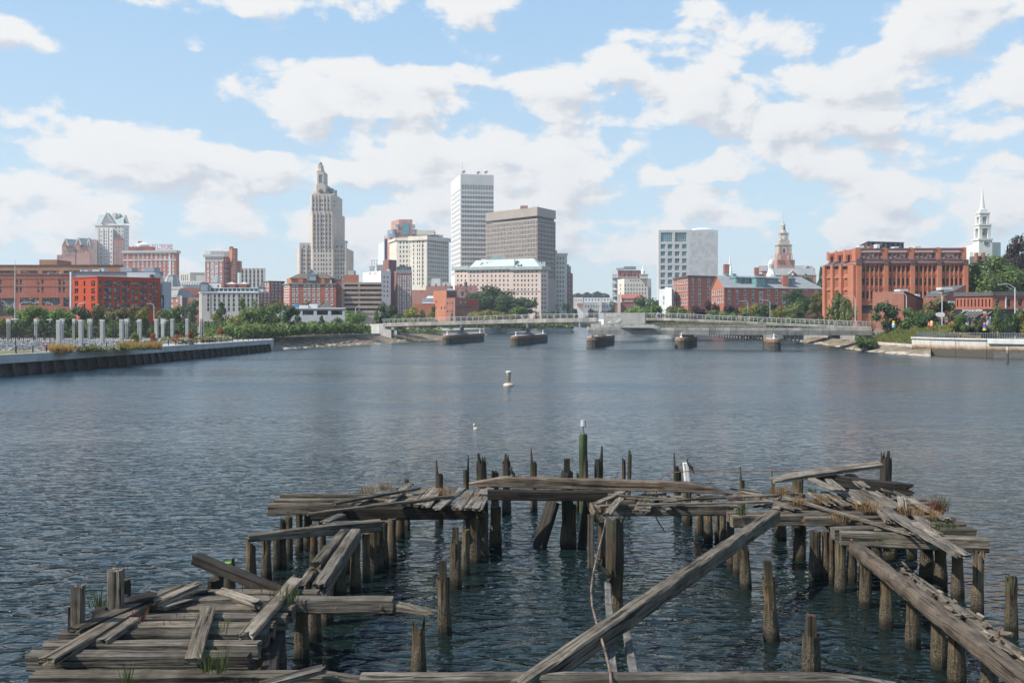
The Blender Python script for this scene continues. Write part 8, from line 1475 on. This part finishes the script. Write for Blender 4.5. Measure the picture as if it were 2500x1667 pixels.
def totem(px, yt, yb, Y, cols, lab):
    a = V2(px, Y); o = thing('painted_sculpture', lab, 'sculpture', (a.x, Y, GR), 'painted sculptures'); z0, z1 = Zp(yb, Y), Zp(yt, Y); n = len(cols)
    for i, k in enumerate(cols): za, zb_ = z0 + (z1 - z0) * i / n, z0 + (z1 - z0) * (i + 1) / n; r = .42 - .05 * i; MB().lathe((a.x, Y, za), [(r * .85, 0), (r, (zb_ - za) * .4), (r * .8, zb_ - za - .01)], 10).build('body', [CM[k]], o)
totem(2404, 787, 807, 206, ('yellow', 'blue', 'purple', 'pink'), 'tall sculpture painted yellow, blue and purple left of the white car'); totem(2275, 783, 797, 222, ('pink', 'yellow', 'cream'), 'cream and yellow painted sculpture at the meadow edge'); totem(2269, 785, 795, 223, ('orange', 'orange', 'red'), 'orange painted sculpture beside the cream one'); totem(2182, 783, 800, 226, ('sky', 'cream', 'yellow'), 'pale blue and yellow painted sculpture on the bridge landing')
def car(px, yb, z, col, lab, rz, s=1.0):
    p = T(px, yb, z); o = thing('parked_car', lab, 'car', p, 'parked cars', rz); pm = mat('car_paint_' + col, {'white': (.75, .75, .74), 'dark': (.03, .03, .035)}[col], .3, .03, 1)
    def add(nm, m, mb, smooth=False): x = mb.build(nm, m if isinstance(m, list) else [m], None, smooth); x.parent = o; x.matrix_local = Matrix.Identity(4); return x
    prof = [(-2.3, .35), (-2.35, .75), (-2.2, 1.0), (-1.2, 1.1), (-.55, 1.65), (1.5, 1.7), (2.15, 1.15), (2.3, 1.05), (2.35, .4)]      # side view, front at -y
    V = [(sx_ * (.9 if zz < 1.2 else .72), yy, zz) for sx_ in (-1, 1) for yy, zz in prof]; n = len(prof); add('body', pm, MB().add(V, [tuple(range(n)), tuple(range(2 * n - 1, n - 1, -1))] + [(i, (i + 1) % n, n + (i + 1) % n, n + i) for i in range(n)]))
    add('windscreen', G_BLACK, MB().add([(-.76, -1.16, 1.14), (.76, -1.16, 1.14), (.64, -.62, 1.6), (-.64, -.62, 1.6)], [(0, 1, 2, 3)]))
    for sx_ in (-1, 1):
        add('side_window', G_BLACK, MB().add([(sx_ * .90, -.95, 1.16), (sx_ * .90, 1.7, 1.2), (sx_ * .74, 1.35, 1.62), (sx_ * .74, -.45, 1.6)], [(0, 1, 2, 3)])); add('headlight', LTGREY, MB().box(sx_ * .7 - .16, sx_ * .7 + .16, -2.37, -2.3, .72, .9))
        for yy in (-1.45, 1.45): w_ = add('wheel', DARKM, MB().tube((sx_ * .72, yy, .36), (sx_ * .93, yy, .36), .36, n=14)); h_ = MB().tube((sx_ * .93, yy, .36), (sx_ * .95, yy, .36), .2, n=10).build('hub', [LTGREY]); h_.parent = w_
    add('grille', DARKM, MB().box(-.5, .5, -2.38, -2.3, .5, .85))
car(2422, 806.5, 3.63, 'white', 'white car parked facing the river before the cafe', .15)
car(2494, 805, 3.63, 'white', 'white car half hidden by the dark tree at the right edge', 1.2); car(2310, 803, 3.63, 'dark', 'dark car parked behind the meadow left of the orange umbrellas', 1.4)
bench = thing('bench', 'grey slab bench behind the sea wall near the seated person', 'bench', T(400, 838, GL)); p = T(400, 838, GL); MB().box(p.x - 1.8, p.x + 2.6, p.y, p.y + .6, GL + .38, GL + .5).build('seat', [CONC], bench); MB().box(p.x - 1.5, p.x - 1.2, p.y, p.y + .6, GL, GL + .38).box(p.x + 2, p.x + 2.3, p.y, p.y + .6, GL, GL + .38).build('leg', [CONC], bench)
tb_ = thing('trash_bin', 'dark round litter bin by the quay railing', 'bin', T(2332, 823, 3.6)); p = T(2332, 823, 3.6); MB().lathe(p, [(.36, 0), (.38, .95)], 12).build('bin', [SLATE], tb_); MB().lathe(p + Vector((0, 0, .96)), [(.42, 0), (.4, .1), (.2, .14)], 12).build('lid', [DARKM], tb_)
# ---- people
SKIN = mat('skin', (.42, .25, .17), .6); HAIR = mat('dark_hair', (.03, .022, .018), .7)
CL = {'navy': (.03, .04, .09), 'black': (.02, .02, .02), 'white': (.7, .7, .68), 'red': (.45, .05, .05), 'blue': (.12, .3, .6), 'grey': (.2, .2, .21), 'orange': (.6, .2, .06), 'denim': (.07, .1, .18), 'khaki': (.3, .24, .15), 'pink': (.6, .3, .3)}
CLM = {k: mat('cloth_' + k, v, .9, .1, 6) for k, v in CL.items()}
def person_mesh(sit=False, stride=.14):
    if not sit: pts = [(0, 0, .95, (.15, .10)), (0, 0, 1.2, (.14, .10)), (0, 0, 1.42, (.17, .10)), (0, 0, 1.52, (.06, .06)), (0, -.02, 1.65, (.085, .10)), (0, 0, 1.74, (.07, .085)), (.1, -stride * .4, .9, .09), (.1, -stride, .5, .062), (.1, -stride + .05, .1, .045), (.1, -stride - .12, .04, (.045, .035)), (-.1, stride * .4, .9, .09), (-.1, stride * .7, .5, .062), (-.1, stride * 1.3, .1, .045), (-.1, stride * 1.3 - .14, .04, (.045, .035)), (.2, 0, 1.4, .055), (.25, .04, 1.14, .045), (.24, -.06, .9, .036), (.24, -.1, .8, .03), (-.2, 0, 1.4, .055), (-.25, -.02, 1.14, .045), (-.24, -.12, .92, .036), (-.24, -.16, .83, .03)]
    else: pts = [(0, 0, .55, (.16, .11)), (0, .02, .8, (.14, .10)), (0, 0, 1.0, (.17, .10)), (0, -.02, 1.1, (.06, .06)), (0, -.05, 1.23, (.085, .10)), (0, -.03, 1.32, (.07, .085)), (.1, -.1, .55, .09), (.1, -.46, .55, .07), (.1, -.46, .1, .045), (.1, -.58, .04, (.045, .035)), (-.1, -.1, .55, .09), (-.1, -.46, .55, .07), (-.1, -.46, .1, .045), (-.1, -.58, .04, (.045, .035)), (.2, 0, .98, .055), (.25, -.05, .74, .045), (.2, -.28, .66, .036), (.16, -.36, .64, .03), (-.2, 0, .98, .055), (-.25, -.05, .74, .045), (-.2, -.28, .66, .036), (-.16, -.36, .64, .03)]
    e = [(0, 1), (1, 2), (2, 3), (3, 4), (4, 5), (0, 6), (6, 7), (7, 8), (8, 9), (0, 10), (10, 11), (11, 12), (12, 13), (2, 14), (14, 15), (15, 16), (16, 17), (2, 18), (18, 19), (19, 20), (20, 21)]
    o = skin_body('body', pts, e, [SKIN], None, 0, 1); me = o.data; bpy.data.objects.remove(o); hz_ = .45 if sit else 0
    for p in me.polygons:
        c = p.center; z = c.z + hz_; arm = abs(c.x) > .21
        if z < .10: k = 3
        elif (not sit and z < .97 and not (arm and abs(c.x) > .2)) or (sit and (c.z < .62 and not (arm and c.z > .6))): k = 1
        elif z > 1.62 and (c.y > -.04 or z > 1.72): k = 2
        elif z > 1.5 or (arm and z < (1.1 if not sit else 1.16)): k = 0
        else: k = 4
        p.material_index = k
    return me
PM = [person_mesh(), person_mesh(stride=.04), person_mesh(sit=True)]
def person(loc, shirt, pants, lab, rz=0.0, v=0):
    me = PM[v].copy(); me.materials.clear(); [me.materials.append(m) for m in (SKIN, CLM[pants], HAIR, DARKM, CLM[shirt])]; o = thing('person', lab, 'person', loc, 'people by the river', rz); b_ = bpy.data.objects.new('body', me); COL.objects.link(b_); b_.parent = o
def on(pts, px, oy):
    for a, e in zip(pts[:-1], pts[1:]):
        pa, pe = CX + a.x / a.y * F, CX + e.x / e.y * F
        if pa <= px <= pe: return a.lerp(e, (px - pa) / (pe - pa)) + Vector((0, oy, 0))
    return pts[-1]
person(on(LO, 1559, 1.2), 'black', 'denim', 'person in black alone on the lower bridge deck before the sign wall', 2.6, 1)
for px, s_, p_, lab, oy in ((1208, 'blue', 'grey', 'person in a blue top on the left half of the footbridge', 1.5), (1055, 'red', 'grey', 'person in red walking near the left end of the footbridge', 2), (985, 'grey', 'navy', 'person in grey near the left abutment of the footbridge', 1.8), (1315, 'white', 'khaki', 'person in white right of the second bridge pier', 1.6), (1690, 'white', 'navy', 'person in white above the tall bridge grasses, left of a pair', 2.2), (1698, 'grey', 'black', 'person in grey above the tall bridge grasses, right of a pair', 2.4), (1807, 'navy', 'black', 'person in navy beside one in orange on the right part of the bridge', 1.6), (1813, 'orange', 'grey', 'person in orange on the right part of the bridge', 1.8), (1834, 'khaki', 'grey', 'person in khaki right of the one in orange', 1.5),
                           (2030, 'white', 'black', 'person in white before the willow on the bridge ramp', 1.4), (2047, 'grey', 'black', 'person in grey next to the one before the willow', 1.6), (2083, 'red', 'black', 'person in a red top near the corner of the brick office', 1.4), (2094, 'black', 'black', 'person all in black right of the red top', 1.5)): person(on(UP, px, oy), s_, p_, lab, px * .7)
person(T(411, 838.5, GL) + Vector((0, .15, 0)), 'red', 'black', 'person in dark red seated on the bench by the sea wall', .2, 2)
person(Pz(2436, 203.5, 3.6), 'black', 'black', 'person in black standing beside the painted chair', 1.0, 1)

# ---- the light summer haze over the river
hm = bpy.data.materials.new('summer_haze'); hm.use_nodes = True; t = NT(hm.node_tree); hm.node_tree.nodes.remove(hm.node_tree.nodes['Principled BSDF'])
pv = t.node('ShaderNodeVolumePrincipled'); pv.inputs['Color'].default_value = (0.86, 0.92, 1.0, 1); pv.inputs['Density'].default_value = 0.00016; pv.inputs['Anisotropy'].default_value = 0.2
t.l.new(pv.outputs[0], hm.node_tree.nodes['Material Output'].inputs['Volume'])
tag(MB().box(-1500, 1500, -40, 2900, -4, 190).build('haze', [hm]), kind='stuff')
